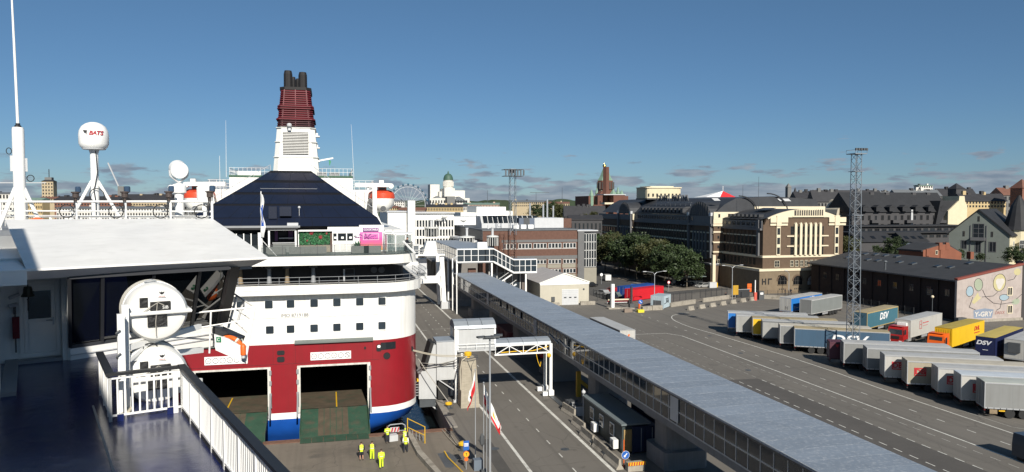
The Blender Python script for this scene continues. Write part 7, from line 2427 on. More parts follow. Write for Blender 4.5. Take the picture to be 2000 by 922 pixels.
# block B, a little proud of A, and block C beyond
B0,BY0,BY1=108.4,192.0,248.0
MB().box(B0,145,BY0,BY1,0,19.2).build('wall',HBRICK,ht)
MB().box(B0-1.2,A0-1.45,BY0-.7,BY1,0,5.9).build('ground_storey',HBRICK,ht)
MB().box(B0-1.4,A0-1.61,BY0-.9,BY1,5.92,6.5).build('string_course',HGREY,ht)
MB().box(B0-.25,144,BY0-.25,BY0+.3,18.0,19.25).build('attic',HCREAM,ht)
MB().box(B0-.4,A0+.5,BY0-.4,BY0-.0,17.3,17.9).build('cornice',HCREAM,ht)
MB().box(B0-.15,143,BY0-.2,BY0+.2,19.26,21.4).build('attic',HCREAM,ht)
MB().box(122,146,BY0+.5,BY0+8,19.3,23.0).build('attic',HCREAM,ht)
for k in range(7):
 win(ht,110.0+k*3.5,BY0-.2,20.3,.6,1.0,frame=DARKW,fw=.05)
for z in(15.6,12.6,9.8):
 MB().box(B0-.2,A0-.02,BY0-.22,BY0,z-.22,z+.22).build('string_course',HCREAM,ht)
for z in(14.1,11.3,8.2,17.0):
 win(ht,B0+1.5,BY0-.05,z,.55,.8,frame=DARKW,fw=.05)
win(ht,B0+1.4,BY0-.75,6.9,1.1,1.6,frame=CREAMW,mull=1)
for z in(15.3,12.7,9.8):
 MB().box(B0-.22,B0-.0,BY0+.1,BY1,z-.2,z+.2).build('string_course',HCREAM,ht)
MB().box(B0-.3,B0-.01,BY0+.1,BY1,18.0,20.4).build('attic',HGREY,ht)
MB().box(B0-.8,B0-.0,BY0+.1,BY1,17.3,17.95).build('cornice',HGREY,ht)
MB().box(B0-.5,B0+.5,BY0+11,BY1,20.42,20.75).build('eave',HROOF,ht)
for k in range(24):
 win(ht,B0-.31,BY0+12.5+k*1.75,19.3,1.1,1.2,rz=FACE_L,frame=DARKW,fw=.08)
for k in range(22):
 y=BY0+13+k*1.85
 for z,h in((16.5,1.1),(14.0,1.9),(11.2,2.0),(8.2,1.8)):
  win(ht,B0-.03,y,z,1.0,h,rz=FACE_L,frame=DARKW,fw=.08,mull=1,glass=HGLASS)
 MB().box(B0-.26,B0-.01,y+.78,y+1.05,9.9,17.2).build('pilaster',mat('hotel_pilaster',(.10,.075,.06),.8),ht)
def fin_tower(y0,y1,x,zt,n=5,zb=7.5):
 """bay with tall pale fins and a barrel gable over it"""
 for k in range(n):
  y=y0+(y1-y0)*(k+.5)/n
  mb=MB();mb.prism([(y-.32,zb),(y+.32,zb),(y+.32,zt-1),(y,zt),(y-.32,zt-1)],x-.6,x-.01,'x');mb.build('fin',HGREY,ht)
  if k<n-1:
   for z in(9.0,11.5,14):
    win(ht,x-.04,y+(y1-y0)/n/2,z,.8,1.8,rz=FACE_L,frame=DARKW,fw=.06)
 pr=[(y0-1.6,20.2)]+[((y0+y1)/2-(y1-y0+3.2)/2*math.cos(PI*i/12),20.2+4.3*math.sin(PI*i/12))for i in range(13)]+[(y1+1.6,20.2)]
 mb=MB();mb.prism(pr,x-.4,x+11,'x');mb.build('barrel_gable',HROOF,ht)
 for k in range(9):
  y=y0-1.2+(y1-y0+2.4)*(k+.5)/9
  zz=20.2+4.3*math.sqrt(max(0,1-((y-(y0+y1)/2)/((y1-y0+3.2)/2))**2))
  MB().box(x-.5,x-.41,y-.08,y+.08,20.3,zz-.1).build('gable_rib',HGREY,ht)
 for yy in(y0-2.0,y1+2.0):
  MB().box(x-.75,x-.0,yy-.35,yy+.35,8,20.6).build('shaft',HGREY,ht)
  MB().box(x-.8,x-.0,yy-.6,yy+.6,20.2,21.2).build('scroll',LGREY,ht)
fin_tower(195,204.5,B0,15.8)
C0=107.4
MB().box(C0,143,BY1,282,0,18.7).build('wall',HBRICK,ht)
MB().box(C0-.2,B0-.3,BY1-.25,BY1,18.0,20.2).build('attic',HCREAM,ht)
MB().box(C0-.25,C0,BY1+.1,282,18.0,20.0).build('attic',HGREY,ht)
for z in(15.3,12.5,9.6):
 MB().box(C0-.22,C0-.0,BY1+.1,282,z-.2,z+.2).build('string_course',HCREAM,ht)
for k in range(6):
 for z in(14,11.2,8.2):
  win(ht,C0-.03,266+k*2.4,z,1.0,1.9,rz=FACE_L,frame=DARKW,fw=.08,mull=1)
fin_tower(251,259,C0,15.8)
# roofs of B and C
mb=MB();mb.prism([(B0+.2,20.5),(B0+4,23.6),(116,25.4),(128,26.0),(143,25.2),(146,20.5)],BY0+1,282,'y');mb.build('main_roof',HROOF,ht)
for k in range(12):
 mb=MB();y=212+k*2.8;mb.box(B0+.3,B0+3.3,y,y+1.6,21.0,22.4);mb.prism([(B0+.2,22.4),(B0+3.4,22.4),(B0+3.4,22.9),(B0+1.6,22.9)],y-.1,y+1.7,'y');mb.build('dormer',HROOF,ht)
for u0,u1,v0,v1 in((1396,1408,387,392),(1524,1546,388,393)):
 p,q=rp(u0,v1,BY0+.6),rp(u1,v0,BY0+.6)
 mb=MB();mb.quad((p[0],BY0+.7,p[2]),(q[0],BY0+.7,p[2]),(q[0]-1,BY0+.7,q[2]),(p[0]-1,BY0+.7,q[2]));mb.build('skylight',LGREY,ht)
for u,rad in((1480,6),(1540,7)):
 p=rp(u,399,BY0)
 mb=MB();mb.path([(p[0]+rad*(math.cos(a)-1),BY0+.4,21.6+rad*.75*math.sin(a))for a in[PI/2*i/8 for i in range(9)]],.18,6);mb.build('roof_arch',HROOF,ht)
MB().box(112,140,246,256,25.4,25.9).build('roof_deck',HROOF,ht)
tx=B0+3.4
for k,ch in enumerate('GRAND MARINA'):
 if ch==' ':
  continue
 letter(ch,3.0,ht,(tx,236.5-k*1.95,25.6),R(-90),HGREY,name='roof_letter',world=True,ext=.15)
mb=MB();mb.path([(tx+.1,238,24.2),(tx+.1,212,24.2)],.08,5)
for k in range(8):
 mb.tube((tx+.1,238-k*3.6,22.5),(tx+.1,238-k*3.6,24.2),.07,5)
mb.build('letter_frame',MGREY,ht)
# entrance column and awnings before block B
t=wthing('hotel_beacon','slim cream column with yellow base beside the hotel entrance','column',(105,196,0))
mb=MB();mb.box(106.0,106.9,188,188.9,1.3,9.2);mb.build('shaft',HCREAM,t)
MB().box(105.5,107.4,187.6,189.3,0,1.3).build('base',YELLOW,t)
# ------------------------------------------------------------------ warehouse with skylights and mural wall
wh=wthing('brick_warehouse','long dark brick warehouse with black felt roof, skylights and a painted gable wall','warehouse',(130,140,0))
W0,WR_,WY0,WY1=123.5,137.0,119.6,168.0
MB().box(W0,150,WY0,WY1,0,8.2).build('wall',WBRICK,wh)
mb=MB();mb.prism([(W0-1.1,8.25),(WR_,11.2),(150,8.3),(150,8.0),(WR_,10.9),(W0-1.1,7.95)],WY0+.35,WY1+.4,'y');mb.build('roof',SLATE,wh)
MB().box(W0-1.15,W0-.95,WY0+.3,WY1+.4,8.0,8.2).build('gutter',DSTEEL,wh)
mb=MB();mb.prism([(W0+.0,8.2),(WR_,10.85),(150,8.2)],WY0+.05,WY0+.3,'y');mb.build('gable_wall',WBRICK,wh)
MURAL=mat('mural_plaster',(.40,.345,.315),.85,var=.10,scale=.8,streak=.15,dirt=((.28,.23,.21),.5,.7))
MX0,MX1=W0-2.6,137.0
MB().prism([(MX0,.0),(MX1,0),(MX1,11.3),(MX0,8.55)],WY0-.5,WY0-.02,'y').build('mural_wall',MURAL,wh)
mb=MB();mb.beam((MX0-.1,WY0-.3,8.7),(MX1+.1,WY0-.3,11.45),.8,.4);mb.build('coping',mat('coping_red',(.20,.05,.035),.7),wh)
MB().box(MX1+.0,MX1+1.2,WY0-.6,WY0+1,0,12).build('buttress',mat('dark_pipe',(.05,.045,.045),.7),wh)
for k,(uu,vv)in enumerate(((1655,504),(1690,497),(1710,498),(1729,500),(1752,502),(1695,508),(1714,510),(1757,513),(1783,516),(1831,521),(1856,523),(1893,515))):
 dd=ray(uu,vv)
 sl=2.95/(WR_-W0+1.1)
 tt_=(8.25-(W0-1.1)*sl-CAM_Z)/(dd[2]-sl*dd[0])
 p=(dd[0]*tt_,dd[1]*tt_)
 zz=8.25+(p[0]-(W0-1.1))*sl
 if p[0]>WR_-.3:
  continue
 s=2.95/(WR_-W0+1.1)
 mb=MB();mb.prism([(p[0]-.7,zz-.7*s+.02),(p[0]+.7,zz+.7*s+.02),(p[0]+.7,zz+.7*s+.28),(p[0]-.7,zz-.7*s+.28)],p[1]-.55,p[1]+.55,'y');f=mb.build('skylight',DSTEEL,wh)
 mb=MB();mb.quad((p[0]-.55,p[1]-.42,zz-.55*s+.295),(p[0]+.55,p[1]-.42,zz+.55*s+.295),(p[0]+.55,p[1]+.42,zz+.55*s+.295),(p[0]-.55,p[1]+.42,zz-.55*s+.295));mb.build('pane',HGLASS,f)
for uu,vv in((1780,505),(1729,522)):
 p=zp(uu,vv,9.6)
 mb=MB();mb.tube((p[0],p[1],9),(p[0],p[1],10.9),.22,8);mb.lathe([(.5,0),(.3,.3)],8,(p[0],p[1],10.8));mb.build('roof_vent',DSTEEL,wh)
for k in range(9):
 win(wh,W0-.02,124+k*4.8,5.4,1.3,1.5,rz=FACE_L,frame=DARKW,mull=1)
 MB().box(W0-.25,W0-.01,126.2+k*4.8,126.7+k*4.8,0,8).build('pier',WBRICK,wh)
win(wh,W0-.04,128.5,5.0,1.5,1.3,rz=FACE_L,frame=HGREY,mull=2)
MY=WY0-.5
def mural_shape(pts,m,nm,k=0,holes=None):
 MB().prism(pts,MY-.012-.006*k,MY-.001,'y').build(nm,m,wh)
def mp(u,v):
 p=rp(u,v,MY)
 return(p[0],p[2])
def blob(u,v,du,dv,rot=0,n=16,wob=.0):
 c=mp(u,v)
 e=mp(u+du,v-dv)
 rx,rz=e[0]-c[0],e[1]-c[1]
 out=[]
 for i in range(n):
  a=2*PI*i/n
  w=1+wob*math.sin(3*a+u)
  x,z=rx*w*math.cos(a),rz*w*math.sin(a)
  out.append((c[0]+x*math.cos(rot)-z*math.sin(rot),c[1]+x*math.sin(rot)+z*math.cos(rot)))
 return out
PY,PG,PB,PW,PK=[mat(n,c,.85,var=.08)for n,c in(('mural_yellow',(.46,.41,.22)),('mural_green',(.30,.34,.25)),('mural_blue',(.28,.37,.42)),('mural_white',(.52,.49,.45)),('mural_line',(.05,.045,.05)))]
mural_shape(blob(1911,556,8,12,.2,wob=.04),PG,'mural_blob')
mural_shape(blob(1894,569,7,10,-.1,wob=.06),PB,'mural_blob')
mural_shape(blob(1952,552,12,17,-.25),PY,'mural_blob')
mural_shape(blob(1953,553,8,11,-.4,wob=.2),PW,'mural_blob',1)
mural_shape(blob(1987,531,7,7),PY,'mural_blob')
mural_shape(blob(1961,581,9,6,0,wob=.08),PB,'mural_blob')
mural_shape(blob(1984,589,8,6,.2,wob=.08),PG,'mural_blob')
mural_shape([mp(*q)for q in((1898,590),(1906,577),(1910,571),(1912,578),(1916,582),(1908,589),(1902,594))],PY,'mural_blob')
for line in(((1900,580),(1893,600),(1905,605)),((1919,566),(1925,580),(1940,592),(1955,594),(1980,590)),((1918,580),(1940,578),(1948,571)),((1968,548),(1980,545),(1985,537)),((1956,588),(1953,602),(1946,606)),((1985,584),(1995,575),(2000,570))):
 pts=[mp(*q)for q in line]
 mb=MB();mb.path([(x,MY-.02,z)for x,z in pts],.055,5);mb.build('mural_string',PK,wh)
for u,v,du,dv in((1911,556,8.6,12.6),(1952,552,12.6,17.6),(1961,581,9.5,6.5),(1894,569,7.5,10.5)):
 pts=blob(u,v,du,dv,.2 if u==1911 else(-.25 if u==1952 else 0))
 mb=MB();mb.path([(x,MY-.02,z)for x,z in pts+pts[:1]],.045,5);mb.build('mural_outline',PK,wh)
c=mp(1920,614)
mural_shape([(c[0]-2.3,c[1]-.7),(c[0]+2.2,c[1]-.8),(c[0]+2.6,c[1]+.9),(c[0]+.4,c[1]+1.2),(c[0]-2.4,c[1]+.9)],mat('mural_slate',(.20,.24,.31),.85),'mural_blob')
letter('Y-GRY',1.35,wh,(c[0],MY-.03,c[1]),0,PW,world=True,bold=.05,shear=.1,sx=1.1)
c=mp(1950,611)
letter('DAXX',.85,wh,(c[0]+.3,MY-.03,c[1]),0,mat('mural_rust',(.32,.12,.10),.85),world=True,shear=.2)
for u,v in((1972,569),(1972,604)):
 p=rp(u,v,MY)
 win(wh,p[0],MY,p[2],1.3,1.75,frame=HCREAM,fw=.16,mull=1,proud=.1)
MB().box(MX0,MX1,MY-.35,MY-.01,0,.5).build('plinth',CONC,wh)
tag(MB().box(119.5,121.5,117.2,118.2,0,1.3).build('waste_container',DGREY),'dark waste container at the foot of the painted mural wall','container')
# small red brick house with twin chimneys behind the warehouse ridge
rb=wthing('brick_house','small red brick house with stepped gable and chimneys behind the warehouse roof','house',(150,145,0))
BR2=mat('bright_brick',(.21,.075,.042),.85,var=.15)
def P2(u,v,r):
 q=rp(u,v,r)
 return(q[0],q[2])
rr=150
g=[P2(1803,505,rr),P2(1803,489,rr),P2(1836,479,rr),P2(1852,479,rr),P2(1878,494,rr),P2(1878,508,rr)]
g=[(g[0][0],3)]+g[1:-1]+[(g[-1][0],3)]
MB().prism(g,rr,rr+8,'y').build('wall',BR2,rb)
for u,v0 in((1812,486),(1837,474),(1850,474),(1898,492)):
 a=rp(u-3,v0,rr-.1)
 b=rp(u+3,v0+14,rr-.1)
 MB().box(a[0],b[0],rr-.25,rr+1,b[2],a[2]).build('chimney',BR2,rb)
a,b=rp(1836,476,rr),rp(1854,492,rr)
MB().box(a[0],b[0],rr-.2,rr+1,b[2]-2,a[2]-.2).build('gable_block',BR2,rb)
p=rp(1829,493,rr);win(rb,p[0],rr-.05,p[2],.7,1.1,frame=HCREAM)
mb=MB();mb.prism([(g[0][0]-.4,g[1][1]-.4),(g[2][0],g[2][1]+.1),(g[3][0],g[3][1]+.1),(g[4][0]+.4,g[4][1]-.3),(g[4][0]+.4,g[4][1]),(g[3][0],g[3][1]+.4),(g[2][0],g[2][1]+.4),(g[0][0]-.4,g[1][1])],rr+.1,rr+8.3,'y');mb.build('roof',SLATE,rb)
# ------------------------------------------------------------------ grey gabled house and its neighbours on the slope
GG=mat('house_grey_green',(.17,.19,.17),.8,var=.08,streak=.08)  # grey green, with the gable's shade darkened into the colour
HC=mat('house_cream',(.62,.55,.38),.8,var=.06,streak=.08)
HDARK=mat('house_dark',(.055,.054,.057),.8,var=.12)  # apartment row's shade is put into this wall colour; sheds share it
TILE=mat('house_roof_dark',(.020,.021,.024),.7,var=.2,scale=.5)
gr=172.0
q=dp(1911,460,212)
gh=thing('gabled_house','grey green gabled house with tall balcony window and black roof','house',(q[0],q[1],0),R(-60))
HWD,HE,HR,HD=7.6,dp(1911,457,212)[2],dp(1911,411,212)[2],19.0
MB().prism([(-HWD,0),(HWD,0),(HWD,HE),(0,HR),(-HWD,HE)],0,HD,'y').build('wall',GG,gh)
MB().box(HWD,HWD+.12,.15,HD,0,HE-.1).build('side_wall',HC,gh)
for sd in(-1,1):
 mb=MB();mb.prism([(0,HR+.05),(sd*(HWD+.6),HE-.55),(sd*(HWD+.6),HE-.2),(0,HR+.45)],-.4,HD+.3,'y');mb.build('roof',TILE,gh)
for x,dz,w,h in((0,.9,2.9,4.2),(-3.6,-3.2,1.5,2.6),(0,-3.8,1.5,3.2),(3.6,-3.6,1.8,3.0),(-3.7,0,.5,1.5),(3.4,0,.5,1.5),(0,4.4,.5,1.5)):
 win(gh,x,-.02,HE+dz,w,h,frame=HGREY if w>1 else DARKW,mull=1 if w>1 else 0,trans=2 if h>4 else 0,fw=.14)
MB().box(-1.8,1.8,-1.0,0,HE-1.9,HE-1.0).build('balcony',HGREY,gh)
for x in(-2.0,2.0):
 MB().box(x-.1,x+.1,-.15,0,6,HE+2.5).build('downpipe',HGREY,gh)
for y,dz,w,h in((4.5,-3.2,1.3,2.5),(4.5,-6.4,1.3,2.2),(11,-3.2,1.3,2.5),(3.2,-.8,.5,.6),(4.6,-.8,.5,.6),(6.0,-.8,.5,.6)):
 win(gh,HWD+.13,y,HE+dz,w,h,rz=R(90),frame=FRAMEW if w>1 else DARKW,mull=1 if w>1 else 0,trans=1 if w>1 else 0)
p=rp(1990,470,gr-4)
tw=wthing('turret_house','cream corner tower with dark cone roof at the picture edge','tower',(p[0]+3,gr-1,0))
mb=MB();mb.lathe([(3.6,0),(3.6,p[2]+3)],14,(p[0]+3.2,gr-.9,0));mb.build('wall',HC,tw)
mb=MB();mb.lathe([(4.2,0),(3.6,1),(2.0,7),(.3,10)],14,(p[0]+3.2,gr-.9,p[2]+3));mb.build('roof',TILE,tw)
for v in(478,498):
 q=rp(1996,v,gr-4.55);win(tw,q[0],gr-4.5,q[2],1.6,2.6,frame=FRAMEW,mull=1,trans=1)
 # long shaded apartment row
ar=232.0
ap=wthing('apartment_row','long shaded apartment row with black roof, balconies and chimneys on the slope','apartments',(190,ar,0))
a,b=rp(1664,414,ar),rp(1856,416,ar)
MB().box(a[0],b[0],ar,ar+14,0,a[2]).build('wall',HDARK,ap)
mb=MB();mb.prism([(ar-.6,a[2]-.1),(ar+7,a[2]+7.4),(ar+14.6,a[2]-.1)],a[0]-.5,b[0]+.5,'x');mb.build('roof',TILE,ap)
for k in range(15):
 x=a[0]+(b[0]-a[0])*(k+.6)/15.2
 for dz in(2.2,5.4):
  win(ap,x,ar-.02,a[2]-dz,1.2,1.9,frame=DARKW if k%3 else HGREY,mull=1,glass=HGLASS)
 if k%2:
  mb=MB();mb.box(x-1.2,x+1.2,ar-1.6,ar-.4,a[2]+.2,a[2]+1.8);mb.prism([(x-1.4,a[2]+1.8),(x+1.4,a[2]+1.8),(x,a[2]+2.6)],ar-1.7,ar+1,'y');mb.build('dormer',TILE,ap)
for u in(1711,1752,1779,1842):
 p=rp(u,433,ar-1)
 MB().box(p[0]-2,p[0]+2,ar-1.4,ar-.0,p[2]-.5,p[2]+.6).build('balcony',HDARK,ap)
p=rp(1781,425,ar-.3)
MB().box(p[0]-.4,p[0]+.4,ar-.4,ar,p[2]-3,p[2]+3).build('banner',LGREY,ap)
for u in(1700,1730,1782,1810):
 p=rp(u,378,ar+7);MB().box(p[0]-.8,p[0]+.8,ar+6,ar+8,p[2]-2.5,p[2]+.4).build('chimney',HDARK,ap)
yg=wthing('yellow_gable','bright yellow stepped gable wall at the end of the shaded apartment row','house',(210,ar,0))
g=[P2(u,v,ar-2)for u,v in((1852,412),(1873,392),(1874,383),(1884,383),(1885,394),(1889,402),(1889,412))]
MB().prism([(g[0][0],10)]+g+[(g[-1][0],10)],ar-2,ar+6,'y').build('wall',HC,yg)
mb=MB();mb.prism([(g[0][0]-6,12),(g[0][0]-.1,g[0][1]),(g[1][0]-.1,g[1][1]),(g[1][0]-8,g[1][1])],ar-1.5,ar+8,'y');mb.build('roof',TILE,yg)
# dark low sheds stepping down in front of the row
for k,(u0,u1,v0,v1,r,lab,m)in enumerate(((1664,1880,441,452,215,'long black flat-roofed shed with a window strip below the apartment row',HDARK),(1664,1878,454,466,200,'lower dark shed roof in front of the window strip shed',HDARK),(1678,1745,470,486,190,'dark gabled workshop with roof lights behind the warehouse, beside the mast',HDARK),(1770,1812,470,492,188,'dark blue grey gabled workshop behind the warehouse, by the brick house',SLBLUE))):
 a,b=rp(u0,v0,r),rp(u1,v1,r)
 t=wthing('dark_shed',lab,'shed',((a[0]+b[0])/2,r,0))
 MB().box(a[0],b[0],r,r+8,0,a[2]-.4).build('wall',m,t)
 if k<2:
  MB().box(a[0]-.4,b[0]+.4,r-1,r+9,a[2]-.4,a[2]).build('roof',TILE,t)
  n=16
  for i in range(n):
   x=a[0]+(b[0]-a[0])*(i+.5)/n
   win(t,x,r-.02,a[2]-1.5,(b[0]-a[0])/n*.7,1.0,frame=DARKW,glass=HGLASS if i%3==0 else GLASS,mull=1)
 else:
  mb=MB();mb.prism([(r-.5,a[2]-.5),(r+4,a[2]+2.4),(r+8.5,a[2]-.5)],a[0]-.4,b[0]+.4,'x');mb.build('roof',TILE,t)
  for i in range(3):
   x=a[0]+(b[0]-a[0])*(i+.5)/3
   mb=MB();mb.quad((x-.7,r+.9,a[2]+.5),(x+.7,r+.9,a[2]+.5),(x+.7,r+2.1,a[2]+1.28),(x-.7,r+2.1,a[2]+1.28));mb.build('roof_light',HGLASS,t)
   # cream ornate gable beside the hotel
og=wthing('ornate_gable','weathered cream ornate gable peeking out between the hotel and the lattice mast','house',(163,240,0))
g=[P2(u,v,238)for u,v in((1634,418),(1636,409),(1641,405),(1645,397),(1648,391),(1652,389),(1656,392),(1656,398),(1660,405),(1660,418))]
MB().prism([(g[0][0],5)]+g+[(g[-1][0],5)],238,246,'y').build('wall',mat('ornate_plaster',(.42,.38,.30),.8,var=.12),og)
for u in(1641,1647,1653):
 p=rp(u,412,238);win(og,p[0],237.98,p[2],.9,1.8,frame=HCREAM)
MB().box(g[0][0]-.3,g[-1][0]+.3,237.6,238,g[0][1]-1,g[0][1]-.5).build('cornice',HCREAM,og)
# ================================================================== TREES, SKYLINE AND FAR SHORE
BARK=mat('bark',(.19,.16,.12),.9,var=.2,scale=3)
LEAF=mat('leaf_green',(.030,.050,.014),.65,var=.5,scale=.5,island=.15)
LEAF2=mat('leaf_olive',(.050,.054,.015),.65,var=.5,scale=.5,island=.15)
FOREST=mat('far_forest',(.028,.045,.022),.9,var=.5,scale=.05)
def crown_mesh(seed,m,n=5200,rx=5.6,rz=4.9,sz=.34):
 rnd=random.Random(seed)
 mb=MB()
 cl=[]
 for k in range(60):
  a,b,q=rnd.uniform(0,2*PI),math.asin(rnd.uniform(-.75,1)),rnd.uniform(.35,1.05)
  cl.append((rx*q*math.cos(a)*math.cos(b),rx*q*math.sin(a)*math.cos(b),rz*q*math.sin(b),rnd.uniform(.7,1.5)))
 for k in range(n):
  c=rnd.choice(cl)
  p=Vector((c[0]+rnd.gauss(0,.55)*c[3],c[1]+rnd.gauss(0,.55)*c[3],c[2]+rnd.gauss(0,.42)*c[3]))
  d=Vector((rnd.gauss(0,1),rnd.gauss(0,1),rnd.gauss(0,.6))).normalized()
  e=d.cross(Vector((rnd.gauss(0,1),rnd.gauss(0,1),rnd.gauss(0,1)))).normalized()
  s=sz*rnd.uniform(.6,1.3)
  mb.quad(p-d*s,p+e*s*.55,p+d*s,p-e*s*.55)
 return mb.mesh('crown',m)
CROWNS=[crown_mesh(3,LEAF),crown_mesh(5,LEAF2),crown_mesh(8,LEAF)]
SMALLC=crown_mesh(21,LEAF,900,2.6,2.4,.42)
def trunk_mesh(h):
 mb=MB();mb.tube((0,0,0),(0,0,h),.17,8,.12)
 for k in range(6):
  a=k*2*PI/6
  mb.tube((0,0,h-.3),(1.9*math.cos(a),1.9*math.sin(a),h+2.2),.08,5,.03)
 return mb.mesh('trunk',BARK)
TR=trunk_mesh(4.0)
def tree(x,y,label,k=0,s=1.0,z=0,group='lindens in front of the hotel',hs=1.0,name='linden_tree',cr=None,dark=0):
 t=thing(name,label,'tree',(x,y,z),k*1.3,group)
 t.scale=(s,s,s*hs)
 inst('trunk',TR,t)
 inst('crown',cr or CROWNS[k%3],t,(0,0,7.2))
 return t
tl=['first linden of the kerb row, nearest the glazed stair tower','linden second from the stair tower end of the kerb row','kerb-row linden before the first fin bay of the hotel','kerb-row linden midway along the dark hotel front','kerb-row linden behind the red container','kerb-row linden over the round red sign','last small linden of the kerb row beside the bus shelter']
for i in range(7):
 y=240-i*9.0
 x=93.6+(0 if i<4 else(i-3)*1.1)
 tree(x,y,tl[i],i,(1.10,1.14,1.1,1.16,1.08,1.0,.88)[i])
tl2=['inner-row linden by the far hotel wing','inner-row linden filling the gap behind the stair tower trees','inner-row linden before the hotel string courses','inner-row linden, olive tinged, at the middle of the hotel wall','inner-row linden close to the cream stepped wall of the hotel','inner-row linden nearest the hotel beacon column']
for i in range(6):
 tree(100.5,244-i*9.2,tl2[i],i+1,(1.15,1.05,1.12,1.05,1.0,.92)[i])
tree(84.5,233,'dark shrub tree next to the parked white van by the stair tower',2,.55,group=None,hs=.6,cr=CROWNS[0])
for i,(u,v,r,s,lab)in enumerate(((1745,485,178,.62,'leafy tree behind the warehouse ridge, near the lattice mast'),(1660,480,182,.6,'small tree between the hotel and the lattice mast'),(1712,487,180,.42,'light green bush behind the warehouse ridge'),(1874,496,160,.45,'small tree beside the red brick chimneys'),(1915,502,163,.4,'shrub below the grey gabled house'),(1985,500,160,.55,'dark shrub by the cream house wing'))):
 p=rp(u,v,r)
 tree(p[0],r,lab,i,s,z=p[2]-7.2*s,group='trees behind the warehouse',cr=CROWNS[i%3]if s>.5 else SMALLC)
 # wooded hills at the horizon
def ridge(D,u0,u1,vt,seed,m,amp=3.0,nm='hills'):
 rnd=random.Random(seed)
 mb=MB();n=90
 top,bot=[],[]
 for k in range(n+1):
  u=u0+(u1-u0)*k/n
  v=vt+amp*(noise.noise(Vector((k*.16,seed,0)))+.35*noise.noise(Vector((k*.9,seed,4))))
  top.append(dp(u,v,D));b=dp(u,v,D);bot.append((b[0],b[1],-2))
 for k in range(n):
  mb.quad(bot[k],bot[k+1],top[k+1],top[k])
  a,b=top[k],top[k+1]
  mb.quad(a,b,(b[0]*1.25,b[1]*1.25,-2),(a[0]*1.25,a[1]*1.25,-2))
 return struct(mb.build(nm,m))
ridge(2600,-700,3000,395,3,mat('far_hill',(.075,.095,.11),.95,var=.2,scale=.004),3)
ridge(1500,700,1300,391,9,FOREST,4)
ridge(1400,-500,560,392,5,mat('far_town',(.10,.10,.105),.95,var=.5,scale=.02),5)
ridge(900,1500,2600,384,12,mat('far_roofs',(.045,.048,.055),.95,var=.5,scale=.03),9)
CITYW=[mat('city_'+n,c,.8,var=.08)for n,c in(('ochre',(.50,.38,.20)),('white',(.62,.60,.55)),('sand',(.42,.34,.22)),('grey',(.16,.16,.155)),('brick',(.20,.09,.06)),('pink',(.46,.33,.26)))]
CROOF=[mat('city_roof_dark',(.030,.030,.034),.7,var=.2),mat('city_roof_green',(.16,.24,.20),.7,var=.15),mat('city_roof_rust',(.17,.08,.055),.7,var=.15),mat('city_roof_grey',(.13,.14,.15),.7,var=.1)]
def far_house(u0,u1,v0,v1,D,w,rf,label,cols=8,rows=2,roof=3.0,chim=2,group='buildings of the skyline',name='city_building'):
 """v0 = roof ridge, v1 = foot of the visible wall; roof = share of the height in pixels taken by the roof"""
 a,b=dp(u0,v0+roof,D),dp(u1,v0+roof,D)
 top,zb=dp((u0+u1)/2,v0,D)[2],0
 c=((a[0]+b[0])/2,(a[1]+b[1])/2)
 L=math.hypot(b[0]-a[0],b[1]-a[1]);ang=math.atan2(b[1]-a[1],b[0]-a[0])
 t=thing(name,label,'building',(c[0],c[1],0),ang,group)
 dep=min(14,max(6,L*.4));z1=a[2]
 MB().box(-L/2,L/2,0,dep,zb,z1).build('wall',w,t)
 mb=MB();mb.prism([(-.4,z1),(dep/2,top),(dep+.4,z1),(dep+.4,z1-.3),(-.4,z1-.3)],-L/2-.4,L/2+.4,'x');mb.build('roof',rf,t)
 wv=(dp(0,v1,D)[2])
 hh=(z1-wv)/rows
 me=win_mesh(L/cols*.5,max(.8,hh*.55),frame=DARKW,fw=.12,proud=.1)
 for i in range(cols):
  for j in range(rows):
   inst('window',me,t,(-L/2+L*(i+.5)/cols,0,z1-hh*(j+.55)))
 rnd=random.Random(int(u0*7+D))
 for k in range(chim):
  x=rnd.uniform(-.45,.45)*L
  MB().box(x-L*.012-.4,x+L*.012+.4,dep*.4,dep*.6,z1,top+rnd.uniform(.1,1.1)).build('chimney',w if k%2 else CROOF[0],t)
 return t
W_,F_=CITYW+[HDARK],CROOF
